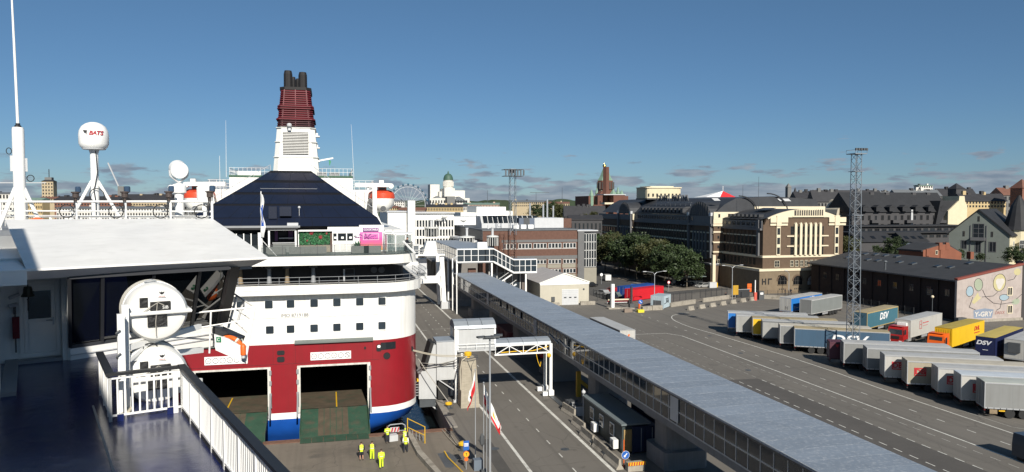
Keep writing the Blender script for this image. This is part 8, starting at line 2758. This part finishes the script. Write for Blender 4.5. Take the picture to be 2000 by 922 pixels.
for a in((-60,30,375,428,300,1,3,'long white ship-like block at the edge behind the big mast',14,4,2,1),(78,116,384,398,520,2,2,'sand block with rust roof under the old tower',9,2,3,2),(106,232,383,408,430,4,0,'dark-roofed brick block right of the old tower',22,3,7,5),(110,330,403,430,330,1,3,'long white-and-cream quay block with two window rows above the rail',40,3,3,4),(232,330,379,402,450,2,0,'block with big dark mansard roof beneath the thin crane',18,2,12,4),(40,82,386,428,360,0,1,'cream block seen between the mast braces',10,4,4,2),(325,420,386,428,380,3,0,'grey block behind the searchlight column',14,4,6,3),(750,775,402,416,420,0,2,'ochre block behind the lifeboat under the wheel',6,2,3,1),(776,830,405,419,430,5,2,'pinkish market block below the wheel',14,2,4,3),(763,790,391,402,700,1,3,'white block seen through the wheel',7,2,2,1),(832,912,399,413,560,0,0,'long yellow palace front under the white cathedral',26,1,5,6),(905,975,396,406,620,5,1,'long pale pink block beside the yellow palace',24,1,3,4),(905,940,402,412,480,1,3,'white flat block beyond the white terminal',10,1,1,2),(1000,1062,391,404,560,2,3,'sandstone block with a white chimney behind the tall mast',16,2,3,2),(1058,1112,394,404,640,2,2,'ochre block at the edge of the far woods',14,1,3,3),(1103,1182,402,446,330,6,0,'low black-roofed brick works behind the terminal penthouse',12,2,20,4),(1112,1176,420,455,280,6,0,'grey shed with arched windows before the black-roofed brick works',8,1,8,1),(1555,1625,374,400,330,3,0,'dark roofed block with white chimneys beside the twin spires',14,2,12,7),(1590,1668,371,420,300,3,0,'dark mansard block behind the ornate cream gable',12,2,22,5),(1655,1722,371,400,360,3,0,'dark block whose roof shows through the lattice mast',12,2,14,5),(1722,1762,373,398,390,3,3,'grey-roofed block just past the lattice mast',8,2,12,4),(1752,1838,370,395,330,1,3,'grey metal mansard block with white dormers over the apartment row',16,2,12,6),(1795,1822,361,380,480,1,1,'pale glassy block rising over the roofs',6,3,1,2),(1836,1906,368,392,340,3,0,'dark roof block beside the pointed skyline tower',14,2,14,5),(1880,1965,378,406,290,0,0,'cream block with dormers over the black house roofs',14,2,14,4),(1960,2060,366,420,300,3,2,'rust and grey block at the picture edge above the cream wing',12,3,14,5)):
 far_house(*a[:5],W_[a[5]],F_[a[6]],a[7],*a[8:])
def spire(u,v0,v1,D,wpx,label,m,rm,sh=.5,name='spire'):
 p,q=dp(u,v0,D),dp(u,v1,D)
 w=wpx/FPX*D/2
 t=wthing(name,label,'tower',(p[0],p[1],0))
 zc=q[2]+(p[2]-q[2])*(1-sh)
 MB().box(p[0]-w,p[0]+w,p[1]-w,p[1]+w,0,zc).build('shaft',m,t)
 mb=MB();mb.loft([[(p[0]-w*1.12,p[1]-w*1.12,zc),(p[0]+w*1.12,p[1]-w*1.12,zc),(p[0]+w*1.12,p[1]+w*1.12,zc),(p[0]-w*1.12,p[1]+w*1.12,zc)],[(p[0]-.1,p[1]-.1,p[2]),(p[0]+.1,p[1]-.1,p[2]),(p[0]+.1,p[1]+.1,p[2]),(p[0]-.1,p[1]+.1,p[2])]]);mb.build('roof',rm,t)
 return t,p,w,zc
spire(1540,358,384,520,8,'pale stone church spire on the skyline behind the hotel roof',CITYW[3],CITYW[3],.3)
spire(1553,366,384,500,6,'slim dark needle spire beside the pale stone spire',CROOF[0],CROOF[0],.8)
spire(1868,358,378,330,20,'dark pyramid-roofed tower on the skyline at the slope top',HDARK,CROOF[0],.55)
spire(1996,350,382,280,26,'rust red pointed tower roof at the picture edge',CITYW[4],CROOF[2],.55)
t,p,w,zc=spire(96,348,384,900,20,'old stepped yellow tower with a dark mast seen beside the big white mast',CITYW[2],CROOF[0],.18,'old_tower')
MB().box(p[0]-w*.6,p[0]+w*.6,p[1]-w*.6,p[1]+w*.6,zc,zc+5).build('lantern',CITYW[3],t)
mb=MB();mb.tube((p[0],p[1],zc),(p[0],p[1],zc+15),.5,5);mb.build('mast',CROOF[0],t)
for i in range(4):
 for j in range(5):
  win(t,p[0]-w*.75+i*w*.5,p[1]-w,zc-3-j*4,1.4,2.2,frame=DARKW)
  # far crane
p=dp(236,384,800);q=dp(236,364,800);e=dp(211,318,800)
t=wthing('tower_crane','pale lattice crane jib rising beyond the railing, above dark roofs','crane',(p[0],p[1],0))
MB().box(p[0]-3,p[0]+3,p[1],p[1]+5,0,q[2]).build('cab',CITYW[3],t)
mb=MB();mb.beam((p[0]-2,p[1],q[2]),e,1.0,1.0);mb.build('jib',LGREY,t)
p=dp(-20,357,500);q=dp(90,357,520)
t=wthing('crane_arm','thin horizontal white crane arm behind the big mast','crane',(p[0],p[1],0))
mb=MB();mb.beam(p,q,.6,.6);mb.build('arm',LGREY,t)
MB().box(p[0]-1,p[0]+1,p[1],p[1]+2,0,p[2]).build('tower',LGREY,t)
# big wheel
D=640
c=Vector(dp(797,401,D));RW=17.9
t=wthing('ferris_wheel','white ferris wheel with dark cabins behind the hanging lifeboat','ferris wheel',(c.x,c.y,0))
ex,ez=Vector((_c,_s,0)),Vector((0,0,1))
for rr in(RW,RW-1.9):
 mb=MB();mb.path([c+ex*(rr*math.cos(a))+ez*(rr*math.sin(a))for a in[2*PI*i/48 for i in range(49)]],.24,5);mb.build('rim',LGREY,t)
for k in range(24):
 a=2*PI*k/24
 d=ex*math.cos(a)+ez*math.sin(a)
 mb=MB();mb.tube(c,c+d*RW,.10,4);mb.build('spoke',LGREY,t)
 mb=MB();mb.ball(c+d*(RW+.4)+Vector((-_s,_c,0))*-.8,.9,.9,1.1,8,6);mb.build('cabin',mat('cabin_blue',(.06,.13,.19),.4),t)
mb=MB();mb.ball(c,1.6);mb.build('hub',CROOF[0],t)
for s in(-1,1):
 mb=MB();mb.beam(c,(c.x+s*9,c.y,0),.8,.8);mb.build('leg',CLEANWHITE,t)
p=rp(803,392,224)
tag(MB().box(p[0]-1.1,p[0]+1.1,223,225.2,0,p[2]).build('white_pylon',FWHITE),'plain white pylon rising above the white terminal before the big wheel','pylon')
# white cathedral with green dome
D=900
c=dp(875.5,372,D);k=D/FPX
t=wthing('white_cathedral','white domed cathedral with green dome, partly wrapped, on the horizon','cathedral',(c[0],c[1],0))
def czv(v):
 return dp(875,v,D)[2]
mb=MB();mb.lathe([(10*k,czv(380)),(10*k,czv(366)),(10.6*k,czv(365.6)),(9.4*k,czv(365)),(9.2*k,czv(353)),(10*k,czv(352))],24,(c[0],c[1],0));mb.build('drum',CITYW[1],t)
mb=MB();mb.lathe([(9.6*k,czv(352.5)),(9.3*k,czv(348)),(7.6*k,czv(343)),(4.5*k,czv(340)),(1.4*k,czv(339)),(1.3*k,czv(336)),(.2,czv(334))],24,(c[0],c[1],0));mb.build('dome',mat('copper_green',(.05,.105,.075),.6,var=.1),t,True)
for i in range(12):
 a=-PI+PI*i/11
 mb=MB();mb.tube((c[0]+10*k*math.cos(a),c[1]+10*k*math.sin(a),czv(364)),(c[0]+10*k*math.cos(a),c[1]+10*k*math.sin(a),czv(355)),.5,6);mb.build('column',CITYW[1],t)
for u0,u1,v0,m,dy in((866,887,368,1,-8),(841,860,360,1,4),(858,868,374,1,0),(886,909,372,1,0),(836,916,387,1,-16),(868,884,384,3,-20)):
 a,b=dp(u0,v0,D+dy),dp(u1,v0,D+dy)
 x0,x1=sorted((a[0],b[0]))
 MB().box(x0,x1,a[1]+dy,a[1]+25,0,a[2]).build('wing',CITYW[m],t)
for u0,u1,v0,v1 in((880,912,384,393),(838,872,383,391)):
 a,b,m_=dp(u0,v1,D-22),dp(u1,v1,D-22),dp((u0+u1)/2,v0,D-22)
 mb=MB();mb.prism([(a[0],a[2]),(b[0],a[2]),((a[0]+b[0])/2,m_[2])],a[1]-6,a[1]+14,'y');mb.build('pediment',CROOF[3],t)
for i in range(14):
 q=dp(840+i*5.4,394,D-30);win(t,q[0],q[1]-4,q[2],1.6,3.4,frame=CITYW[3])
 # red brick church with green roofs, brick chimney before it
D=470
k=D/FPX
UB,UG=mat('church_brick',(.135,.058,.04),.85,var=.15),mat('church_copper',(.17,.27,.20),.6,var=.12)
GOLD=mat('gilt',(.85,.58,.14),.25,metal=1,var=.05)
c=dp(1181,390,D)
t=wthing('brick_church','red brick church with green copper roofs and a gilt cupola','church',(c[0],c[1],0))
def cu(u):
 return dp(u,390,D)[0]
def uz(v):
 return dp(1180,v,D)[2]
mb=MB();mb.lathe([(15*k,0),(15*k,uz(371)),(16*k,uz(370)),(16*k,uz(353)),(14.5*k,uz(352))],8,(cu(1182),c[1],0));mb.build('drum',UB,t)
mb=MB();mb.lathe([(16*k,uz(353)),(11*k,uz(345)),(6.5*k,uz(333)),(3*k,uz(326)),(2.6*k,uz(325.5))],8,(cu(1182),c[1],0));mb.build('tent_roof',UG,t)
mb=MB();mb.lathe([(2*k,uz(327)),(3.6*k,uz(324.5)),(3.2*k,uz(322.5)),(1*k,uz(321)),(.1,uz(318))],12,(cu(1180),c[1],0));mb.build('cupola',GOLD,t,True)
MB().box(cu(1140),cu(1224),c[1]-6,c[1]+20,0,uz(383)).build('nave',UB,t)
for i in range(8):
 a=-PI+i*PI/7
 MB().box(cu(1182)+15.6*k*math.cos(a)-.5,cu(1182)+15.6*k*math.cos(a)+.5,c[1]+15.6*k*math.sin(a)-.5,c[1]+15.6*k*math.sin(a)+.5,uz(370),uz(356)).build('arcade_pier',DARKW,t)
for u,v0,h,w in((1147,371,12,8),(1158,368,10,5),(1203,366,12,6),(1211,372,10,9),(1193,370,10,11),(1168,372,9,8)):
 mb=MB();mb.lathe([(w*.62*k,uz(v0+h)-8),(w*.62*k,uz(v0+h)),(w*.7*k,uz(v0+h)),(w*.35*k,uz(v0+h*.45)),(.3,uz(v0))],6,(cu(u),c[1]-5,0));mb.build('turret_roof',UG,t)
 mb=MB();mb.lathe([(w*.6*k,0),(w*.6*k,uz(v0+h))],6,(cu(u),c[1]-5,0));mb.build('turret',UB,t)
g=[(cu(1152),uz(402)),(cu(1152),uz(384)),(cu(1160),uz(375)),(cu(1164),uz(373)),(cu(1168),uz(375)),(cu(1176),uz(384)),(cu(1176),uz(402))]
MB().prism(g,c[1]-12,c[1]-6.1,'y').build('gable',UB,t)
for u,v,h in((1164,387,10),(1157,396,7),(1171,396,7),(1145,394,6),(1205,392,3),(1211,392,3)):
 q=dp(u,v,D);win(t,cu(u),c[1]-12.05 if 1150<u<1180 else c[1]-6.05,uz(v),3*k,h*k,frame=UB,fw=.2)
MB().box(cu(1142),cu(1190),c[1]-12.5,c[1]-12,0,uz(400)).build('porch',UB,t)
D2=360
a,b=dp(1178,326,D2),dp(1190,326,D2)
t=wthing('brick_chimney','tall square brick chimney standing right before the brick church','chimney',(a[0],a[1],0))
w=(b[0]-a[0])*.72
mb=MB();mb.loft([[(a[0]+.4+(x-.5)*w*s+w*.55,a[1]+(y-.5)*w*s,z)for x,y in((.28,-.2),(1.2,.3),(.72,1.2),(-.2,.7))]for z,s in((0,1.25),(a[2],.95))]);mb.build('shaft',UB,t)
p,q=dp(1171,395,D2-4),dp(1221,381,D2-4)
t=wthing('brick_block','flat red brick block at the foot of the tall brick chimney','building',(p[0],p[1],0))
MB().box(dp(1190,395,D2)[0],q[0],q[1],q[1]+10,0,q[2]).build('wall',UB,t)
MB().box(dp(1169,395,D2)[0],q[0]+.3,q[1]-.3,q[1]+10.3,q[2],q[2]+.4).build('roof',LGREY,t)
MB().box(dp(1170,398,D2)[0],dp(1189,398,D2)[0],q[1]-1,q[1]+4,dp(1180,399,D2)[2],dp(1180,395.5,D2)[2]).build('sign_band',HCREAM,t)
# cream drum building behind the hotel, red and white marquee roof, thin masts
D=330
a,b=dp(1268,367,D),dp(1345,367,D)
t=wthing('cream_rotunda','cream curved block with flat roof rising behind the hotel letters','building',((a[0]+b[0])/2,a[1],0))
W=(b[0]-a[0])/2
n=12
pts=[(a[0]+W+W*math.cos(PI+PI*i/n),a[1]+4-2.2*math.sin(PI*i/n)**.5)for i in range(n+1)]+[(b[0],a[1]+14),(a[0],a[1]+14)]
mb=MB();mb.prism(pts,0,a[2]);mb.build('wall',HC,t)
mb=MB();mb.prism([(a[0]+W+(x-a[0]-W)*1.05,y-.4)for x,y in pts],a[2],a[2]+.45);mb.prism([(a[0]+W+(x-a[0]-W)*.7,y+2)for x,y in pts],a[2]+.45,a[2]+.95);mb.build('roof',HCREAM,t)
for i in range(9):
 x=a[0]+W*2*(i+.5)/9
 yy=a[1]+3.95-2.2*max(0,1-((x-a[0]-W)/W)**2)**.25
 win(t,x,yy,a[2]-3.2,.8,1.4,frame=DARKW)
D=300
a,b,m_=dp(1374,385,D),dp(1432,385,D),dp(1412,373,D)
t=wthing('marquee_roof','red and white striped marquee roof peak over the hotel ridge','marquee',(m_[0],m_[1],a[2]))
base=[(a[0],a[1]-2,a[2]),(m_[0]-2.5,a[1]-4,a[2]),(b[0],b[1]-2,a[2]),(b[0]-1,b[1]+8,a[2]),(a[0],a[1]+8,a[2])]
for k in range(5):
 mb=MB();mb.quad(base[k],base[(k+1)%5],m_);mb.build('roof_panel',CLEANWHITE if k in(0,4)else FLAGR,t)
mb=MB();mb.tube((m_[0],m_[1],m_[2]),(m_[0],m_[1],m_[2]+2.0),.1,6);mb.build('finial',CLEANWHITE,t)
for u,v0,v1,D,lab in((1482,345,408,205,'thin dark mast standing on the hotel roof'),(1451,362,384,300,'short aerial on the skyline behind the hotel'),(1098,366,400,600,'hair-thin mast over the far woods'),(952,372,398,700,'thin lamp mast beside the white cathedral'),(1047,376,398,480,'lamp mast with crossbar behind the terminal')):
 p,q=dp(u,v0,D),dp(u,v1,D)
 t=wthing('aerial_mast',lab,'mast',(p[0],p[1],q[2]-3),'thin masts on the skyline')
 mb=MB();mb.tube((p[0],p[1],q[2]-3),p,.10*D/250,5,.05*D/250);mb.build('pole',DSTEEL,t)
 if u==1047:
  mb=MB();mb.beam((p[0]-4,p[1],p[2]),(p[0]+9,p[1],p[2]),.3,.3);mb.build('crossbar',DSTEEL,t)
for i,(u,v,D,s)in enumerate(((1075,407,420,1.1),(1098,409,400,1.1),(1120,413,390,1.0),(1137,418,350,.8),(1154,422,330,.7),(1050,409,450,1.0))):
 p=dp(u,v,D)
 tree(p[0],p[1],('tree before the ochre block at the far woods','broad tree left of the church above the black roof','tree rising just beside the church wall','round tree at the foot of the brick church','small tree before the church, next to the chimney','tree behind the pale plant room roof')[i],i,s,z=p[2]-9*s,group='trees round the church')
 # ================================================================== STREET EDGE OF THE LOT: fences, barriers, cars, signs, passers-by
PAVE=mat('pavement_slabs',(.20,.175,.145),.9,var=.2,scale=.6,dirt=((.12,.105,.09),.5,.4))
ROAD2=mat('street_asphalt',(.075,.072,.068),.9,var=.2)
struct(MB().prism([(66,171),(76,171),(110,182.5),(107,184),(107,285),(66,285)],.004,.012).build('street',ROAD2))
struct(MB().prism([(88.5,181),(103.5,186),(103.5,284),(88.5,284)],.0125,.13).build('pavement',PAVE))
struct(MB().prism([(77,160.5),(108.5,172.5),(109.5,170),(103,166),(98,165.5),(78,158)],.0125,.12).build('pavement',PAVE))
FENCE=mat('fence_black',(.03,.032,.035),.6)
def fence(pts,label,h=2.0,base=0.0,step=2.4):
 t=wthing('mesh_fence',label,'fence',(pts[0][0],pts[0][1],0),'black fences along the lot')
 for a,b in zip(pts[:-1],pts[1:]):
  A,B=Vector((*a,0)),Vector((*b,0));L=(B-A).length;d=(B-A)/L
  n=max(1,round(L/step))
  for k in range(n+1):
   p=A+d*(L*k/n);MB().box(p.x-.05,p.x+.05,p.y-.05,p.y+.05,base,base+h).build('post',FENCE,t)
  for k in range(n):
   p,q=A+d*(L*k/n),A+d*(L*(k+1)/n)
   mb=MB()
   for j in range(1,9):
    w=p.lerp(q,j/9);mb.beam((w.x,w.y,base+.1),(w.x,w.y,base+h-.1),.022,.022)
   for z in(.15,h-.12):
    mb.beam((p.x,p.y,base+z),(q.x,q.y,base+z),.03,.03)
   mb.build('grille_panel',FENCE,t)
fence([(76,155.4),(84.5,159.6)],'black fence on the low wall just behind the graffiti booth',base=.8)
fence([(87.3,160.7),(97.2,165.2)],'black fence on the low wall before the parked silver car',base=.8)
fence([(104.6,163.6),(119,158),(119,128)],'black fence in front of the dark warehouse wall and hotel arches')
fence([(60.6,166.8),(66.2,168.5),(66.2,178)],'black fence running back beside the white tent',h=1.7)
for a,b,lab in(((76,153.6),(84.5,158.0),'pale concrete wall under the fence beside the graffiti booth'),((87.3,159.4),(97.2,163.9),'pale concrete wall under the fence before the street cars'),((104.5,162.6),(109.2,158.6),'pale concrete wall behind the blue lettered trailer')):
 mb=MB();mb.beam((*a,.5),(*b,.5),.35,1.0)
 tag(mb.build('low_wall',CONC),lab,'wall')
jb2=jb_me
for k,lab in enumerate(('first block of the barrier row, by the painted lane hook','second block of the barrier row, from the lane hook','third block of the barrier row, from the lane hook','middle block of the seven-block barrier row','fifth block of the barrier row, under the street lamp','sixth block of the barrier row, beside the orange sign','last block of the barrier row, by the red post')):
 o=inst('road_block',jb2,None,(78.2+k*3.75,148.1+k*1.86,0),R(-63))
 o.scale=(1,.62,.95)
 tag(o,'stained concrete '+lab,'barrier','concrete block row on the lot')
container(71.5,165,12.2,R(27),mat('container_red',(.52,.012,.022),.45,var=.08),'bright red container behind the graffiti booth',2.9)
container(71.9,170.8,12.0,R(27),mat('container_blue',(.012,.06,.26),.5,var=.1),'dark blue container just behind the bright red one',2.9)
bo=container(72.9,150.9,4.9,R(45),mat('booth_blue',(.36,.44,.48),.5,var=.08,streak=.15),'pale blue metal booth with black graffiti and a grille',2.95,3.0,name='guard_booth',cat='booth')
mb=MB();mb.box(1.4,3.4,-.05,-.037,2.1,2.25);mb.box(1.9,2.3,-.05,-.037,1.4,2.0);mb.box(2.7,2.85,-.05,-.037,1.4,2.0);mb.box(3.0,3.3,-.05,-.037,1.35,1.9);mb.path([(.4,-.045,1.15),(1.6,-.045,1.25),(2.4,-.045,1.4),(3.6,-.045,1.2)],.05,4);mb.build('graffiti_lettering',BLACK,bo)
MB().box(-.1,-.05,.5,2.4,.5,1.9).build('grille',DGREY,bo)
tag(MB().box(69.8,72.2,149.9,150.9,0,1.0).build('concrete_block',CONC),'rough concrete block at the corner of the graffiti booth','barrier')
t=wthing('white_portal_post','tall white square post on a pale kerb island by the lot entrance','post',(62,154.5,0))
MB().box(61.7,62.4,154.1,154.8,.3,5.6).build('post',CLEANWHITE,t)
MB().prism([(60.8,153.5),(63.4,153.5),(66.5,152.2),(66,154),(62,155.6),(60.8,155.4)],0,.3).build('island',CONC,t)
t=wthing('height_gauge_post','tall black post near the red container at the lot entrance','post',(66.2,153.4,0))
MB().box(66,66.4,153.2,153.6,0,5).build('post',FENCE,t);MB().box(65.7,66.7,153,154,0,1.2).build('cabinet',DGREY,t)
t=wthing('boom_barrier','red and white striped boards stacked behind the white post','barrier',(66,160,0))
for k in range(3):
 MB().box(63.5,69.0,161.5-k*.4,161.6-k*.4,.3+k*.35,.6+k*.35).build('board',(CLEANWHITE,REDP,HCREAM)[k],t)
for x in(63.8,68.7):
 MB().box(x,x+.15,160.4,161.8,0,1.4).build('trestle',FENCE,t)
t=wthing('direction_sign','round blue arrow sign on a yellow base with rubble blocks around','sign',(65.9,147.8,0))
MB().box(65.2,66.6,147.3,148.3,0,.6).build('base',mat('base_yellow',(.75,.62,.03),.6),t)
mb=MB();mb.tube((65.9,147.8,.6),(65.9,147.8,2.4),.05);mb.build('post',STEEL,t)
mb=MB();mb.lathe([(.5,0),(.5,.04)],18,(65.9,147.7,2.3),ax='y');d=mb.build('disc',BLUEP,t)
mb=MB();mb.beam((65.65,147.66,2.55),(66.1,147.66,2.1),.02,.12);mb.build('arrow',CLEANWHITE,d)
tag(MB().prism([(62.3,148),(64.3,148.4),(64,149.6),(62.6,149.4)],0,.75).build('rubble_block',mat('brown_block',(.24,.19,.15),.9,var=.2)),'brown weathered block beside the yellow sign base','block')
tag(MB().prism([(67.2,149.4),(70.2,150.2),(70,151.2),(67,150.6)],0,.9).build('rubble_block',CONC),'greenish slanted concrete block between sign base and booth','block')
tag(MB().lathe([(.3,0),(.28,1.0),(.15,1.2)],10,(68.2,153.4,0)).build('traffic_post',ORANGE),'orange plastic post before the red container','post')
def lamp(x,y,h,label,arm=2.2,rz=0.0,two=True):
 t=wthing('street_lamp',label,'street lamp',(x,y,0),'street lamps at the lot edge')
 mb=MB();mb.tube((x,y,0),(x,y,h-.5),.10,8,.07);mb.build('pole',STEEL,t)
 for s in((-1,1)if two else(-1,)):
  ax,ay=s*math.cos(rz),s*math.sin(rz)
  mb=MB();mb.path([(x,y,h-.5),(x+ax*.5,y+ay*.5,h),(x+ax*arm,y+ay*arm,h+.25)],.05,6);mb.build('arm',STEEL,t)
  mb=MB();mb.obox((x+ax*(arm+.3),y+ay*(arm+.3),h+.25),.8,.3,.14,rz);mb.build('lamp_head',LGREY,t)
lamp(72.4,154.6,8.0,'double-armed street lamp rising behind the graffiti booth')
lamp(96.9,162.3,8.3,'street lamp with curved arms at the middle of the barrier row')
lamp(107.0,189,6.4,'short street lamp near the hotel beacon column',.8)
lamp(117,168.2,6.0,'slim street lamp before the hotel arches',.6,two=False)
def post_sign(x,y,h,w,sh,m,label,rnd=False,n=1):
 t=wthing('traffic_sign',label,'traffic sign',(x,y,0),'street signs at the lot edge')
 mb=MB();mb.tube((x,y,0),(x,y,h),.045,6);mb.build('post',STEEL,t)
 for k in range(n):
  z=h-sh/2-k*(sh+.1)
  if rnd:
   mb=MB();mb.lathe([(w/2,0),(w/2,.04)],16,(x,y-.06,z),ax='y');mb.lathe([(w/3,-.01),(w/3,-.002)],16,(x,y-.06,z),ax='y',m=1);mb.build('panel',[m,CLEANWHITE],t)
  else:
   MB().box(x-w/2,x+w/2,y-.08,y-.04,z-sh/2,z+sh/2).build('panel',m,t)
post_sign(99.4,164.9,3.2,1.5,2.4,mat('sign_ochre',(.45,.26,.02),.6),'tall ochre sign panel at the gate beside the street lamp')
post_sign(103.9,165.9,3.4,1.2,1.0,ORANGE,'pair of orange sign panels on one post before the hotel corner',n=2)
post_sign(108.3,194.4,3.6,1.5,1.7,BLUEP,'bright blue sign panel near the hotel entrance')
post_sign(116.2,182,5.0,1.1,1.5,CLEANWHITE,'white light box sign before the dark hotel side wall')
post_sign(89.2,181.6,2.9,.9,.8,REDP,'round red sign under the last lindens',True)
post_sign(76.5,176.5,2.9,1.1,1.1,BLUEP,'blue shield sign behind the dark blue container',n=2)
post_sign(78.4,204,3.2,.9,.9,CLEANWHITE,'round white sign by the shrub and stair tower',True)
t=wthing('barrier_post','red and white tall barrier post at the gate of the lot','post',(101.4,159.4,0))
MB().box(101.1,101.8,159.1,159.7,0,2).build('base',mat('coral',(.55,.10,.07),.6),t);MB().box(101.35,101.55,159.3,159.5,2,5).build('boom',CLEANWHITE,t)
t=wthing('sliding_gate','dark sliding gate leaf between the orange signs','gate',(100.5,164.8,0))
MB().box(99.9,103.6,165.2,165.3,.1,2).build('leaf',FENCE,t);MB().box(99.8,103.7,165.15,165.35,2,2.12).build('rail',STEEL,t)
t=wthing('gate_kiosk','dark gate cabinet with white notice at the end of the barrier row','cabinet',(103.4,160.3,0))
MB().box(103,104.4,160,161,0,2.1).build('body',DGREY,t);MB().box(103.3,104.1,159.97,160,1.3,1.8).build('notice',CLEANWHITE,t)
t=wthing('bus_shelter','glass roofed shelter under the last lindens before the hotel','shelter',(100,192.5,0))
MB().box(95.8,105.8,191.2,193.6,2.7,2.85).build('roof',mat('shelter_roof',(.16,.20,.19),.4),t)
for k in range(6):
 MB().box(95.9+k*1.95,96.0+k*1.95,193.3,193.4,0,2.7).build('post',FENCE,t)
 if k<5:
  MB().box(96.0+k*1.95,97.85+k*1.95,193.33,193.37,.3,2.4).build('pane',GLASS,t)
def car(x,y,deg,m,label,van=False,s=1.0):
 t=thing('parked_car',label,'van' if van else 'car',(x,y,0),R(deg),'cars in the street beyond the lot')
 w,h,L=.88,1.45,2.15
 pr=[(-L,.3),(-L,.8),(-1.75,.95),(-1.3,h),(.35,h),(1.05,.95),(L-.1,.78),(L,.5),(L,.3)]if not van else[(-L,.3),(-L,1.9),(-2.0,2.0),(1.0,2.0),(1.6,1.1),(L+.2,.95),(L+.25,.3)]
 MB().prism(pr,-w,w,'y').build('body',m,t)
 hh=(h if not van else 1.9)
 for sd in(-1,1):
  yy=sd*(w+.005)
  pg=[(-1.5,.95),(-1.2,hh-.1),(.3,hh-.1),(.9,.95)]if not van else[(.2,1.15),(.2,1.8),(.95,1.8),(1.35,1.15)]
  MB().prism(pg,yy-.006,yy+.006,'y').build('side_window',GLASS,t)
  for xx in(-1.35,1.35):
   o=inst('wheel',TYRE,t,(xx,sd*.8,.32));o.scale=(.62,.6,.62)
  MB().box(L-.12,L-.0,sd*.6-.18,sd*.6+.18,.6,.75).build('headlight',CLEANWHITE,t)
 mb=MB();a=(1.05,.95,.37,h-.02)if not van else(1.6,1.12,1.02,1.95)
 mb.quad((a[0]+.02,-w+.1,a[1]+.02),(a[0]+.02,w-.1,a[1]+.02),(a[2]+.02,w-.14,a[3]),(a[2]+.02,-w+.14,a[3]));mb.build('windscreen',GLASS,t)
CS,CK,CW=mat('car_silver',(.42,.42,.41),.3,metal=.3,var=.03,coat=.4),mat('car_black',(.015,.016,.02),.25,var=.05,coat=.5),mat('car_white',(.68,.68,.66),.3,var=.03,coat=.3)
CG,CR_=mat('car_green_grey',(.12,.15,.14),.3,coat=.4),mat('car_red',(.30,.02,.02),.3,coat=.4)
for a in((102.6,187.6,195,CS,'silver car passing in front of the bus shelter'),(99.5,190.3,195,CK,'black car half hidden behind the silver car'),(83.3,212,80,CW,'white van beside the shrub at the stair tower',True),(72.6,197.5,20,CK,'black car at the foot of the glazed stair tower'),(67.6,169.6,110,CK,'black car parked behind the red and white boards'),(70.4,173.5,110,CG,'grey green car next to the dark blue container'),(69.0,178.8,110,CS,'silver car in the small car park behind the containers'),(73.4,183,110,CR_,'red car in the small car park behind the containers'),(101,200,95,CK,'black car in the shade under the lindens'),(114.5,183.4,170,CK,'dark car close to the hotel side wall')):
 car(*a)
for a in((109.4,194,.4,'pedestrian in dark clothes by the blue sign panel','step'),(115.5,167.6,1.2,'pedestrian in dark clothes before the first hotel arch','stand'),(116.9,167.2,-1,'second pedestrian beside the first hotel arch, turned away','step'),(95.9,163.6,2,'pedestrian in dark clothes by the ochre sign','stand')):
 person(a[0],a[1],a[2],a[3],a[4],top=NAVYCLOTH,vest=False,group='pedestrians in the street')
tag(MB().box(104.2,106.4,186.4,187.4,0,1.6).build('planter_box',LGREY),'pale planter box behind the tail of the silver car','planter')
lp=wthing('yard_lamp','small yard lamp with round head before the dark warehouse wall','lamp post',(120.3,124.5,0))
mb=MB();mb.tube((120.3,124.5,0),(120.3,124.5,4.4),.07);mb.build('pole',DSTEEL,lp)
mb=MB();mb.ball((120.3,124.5,4.6),.3);mb.build('globe',HCREAM,lp)
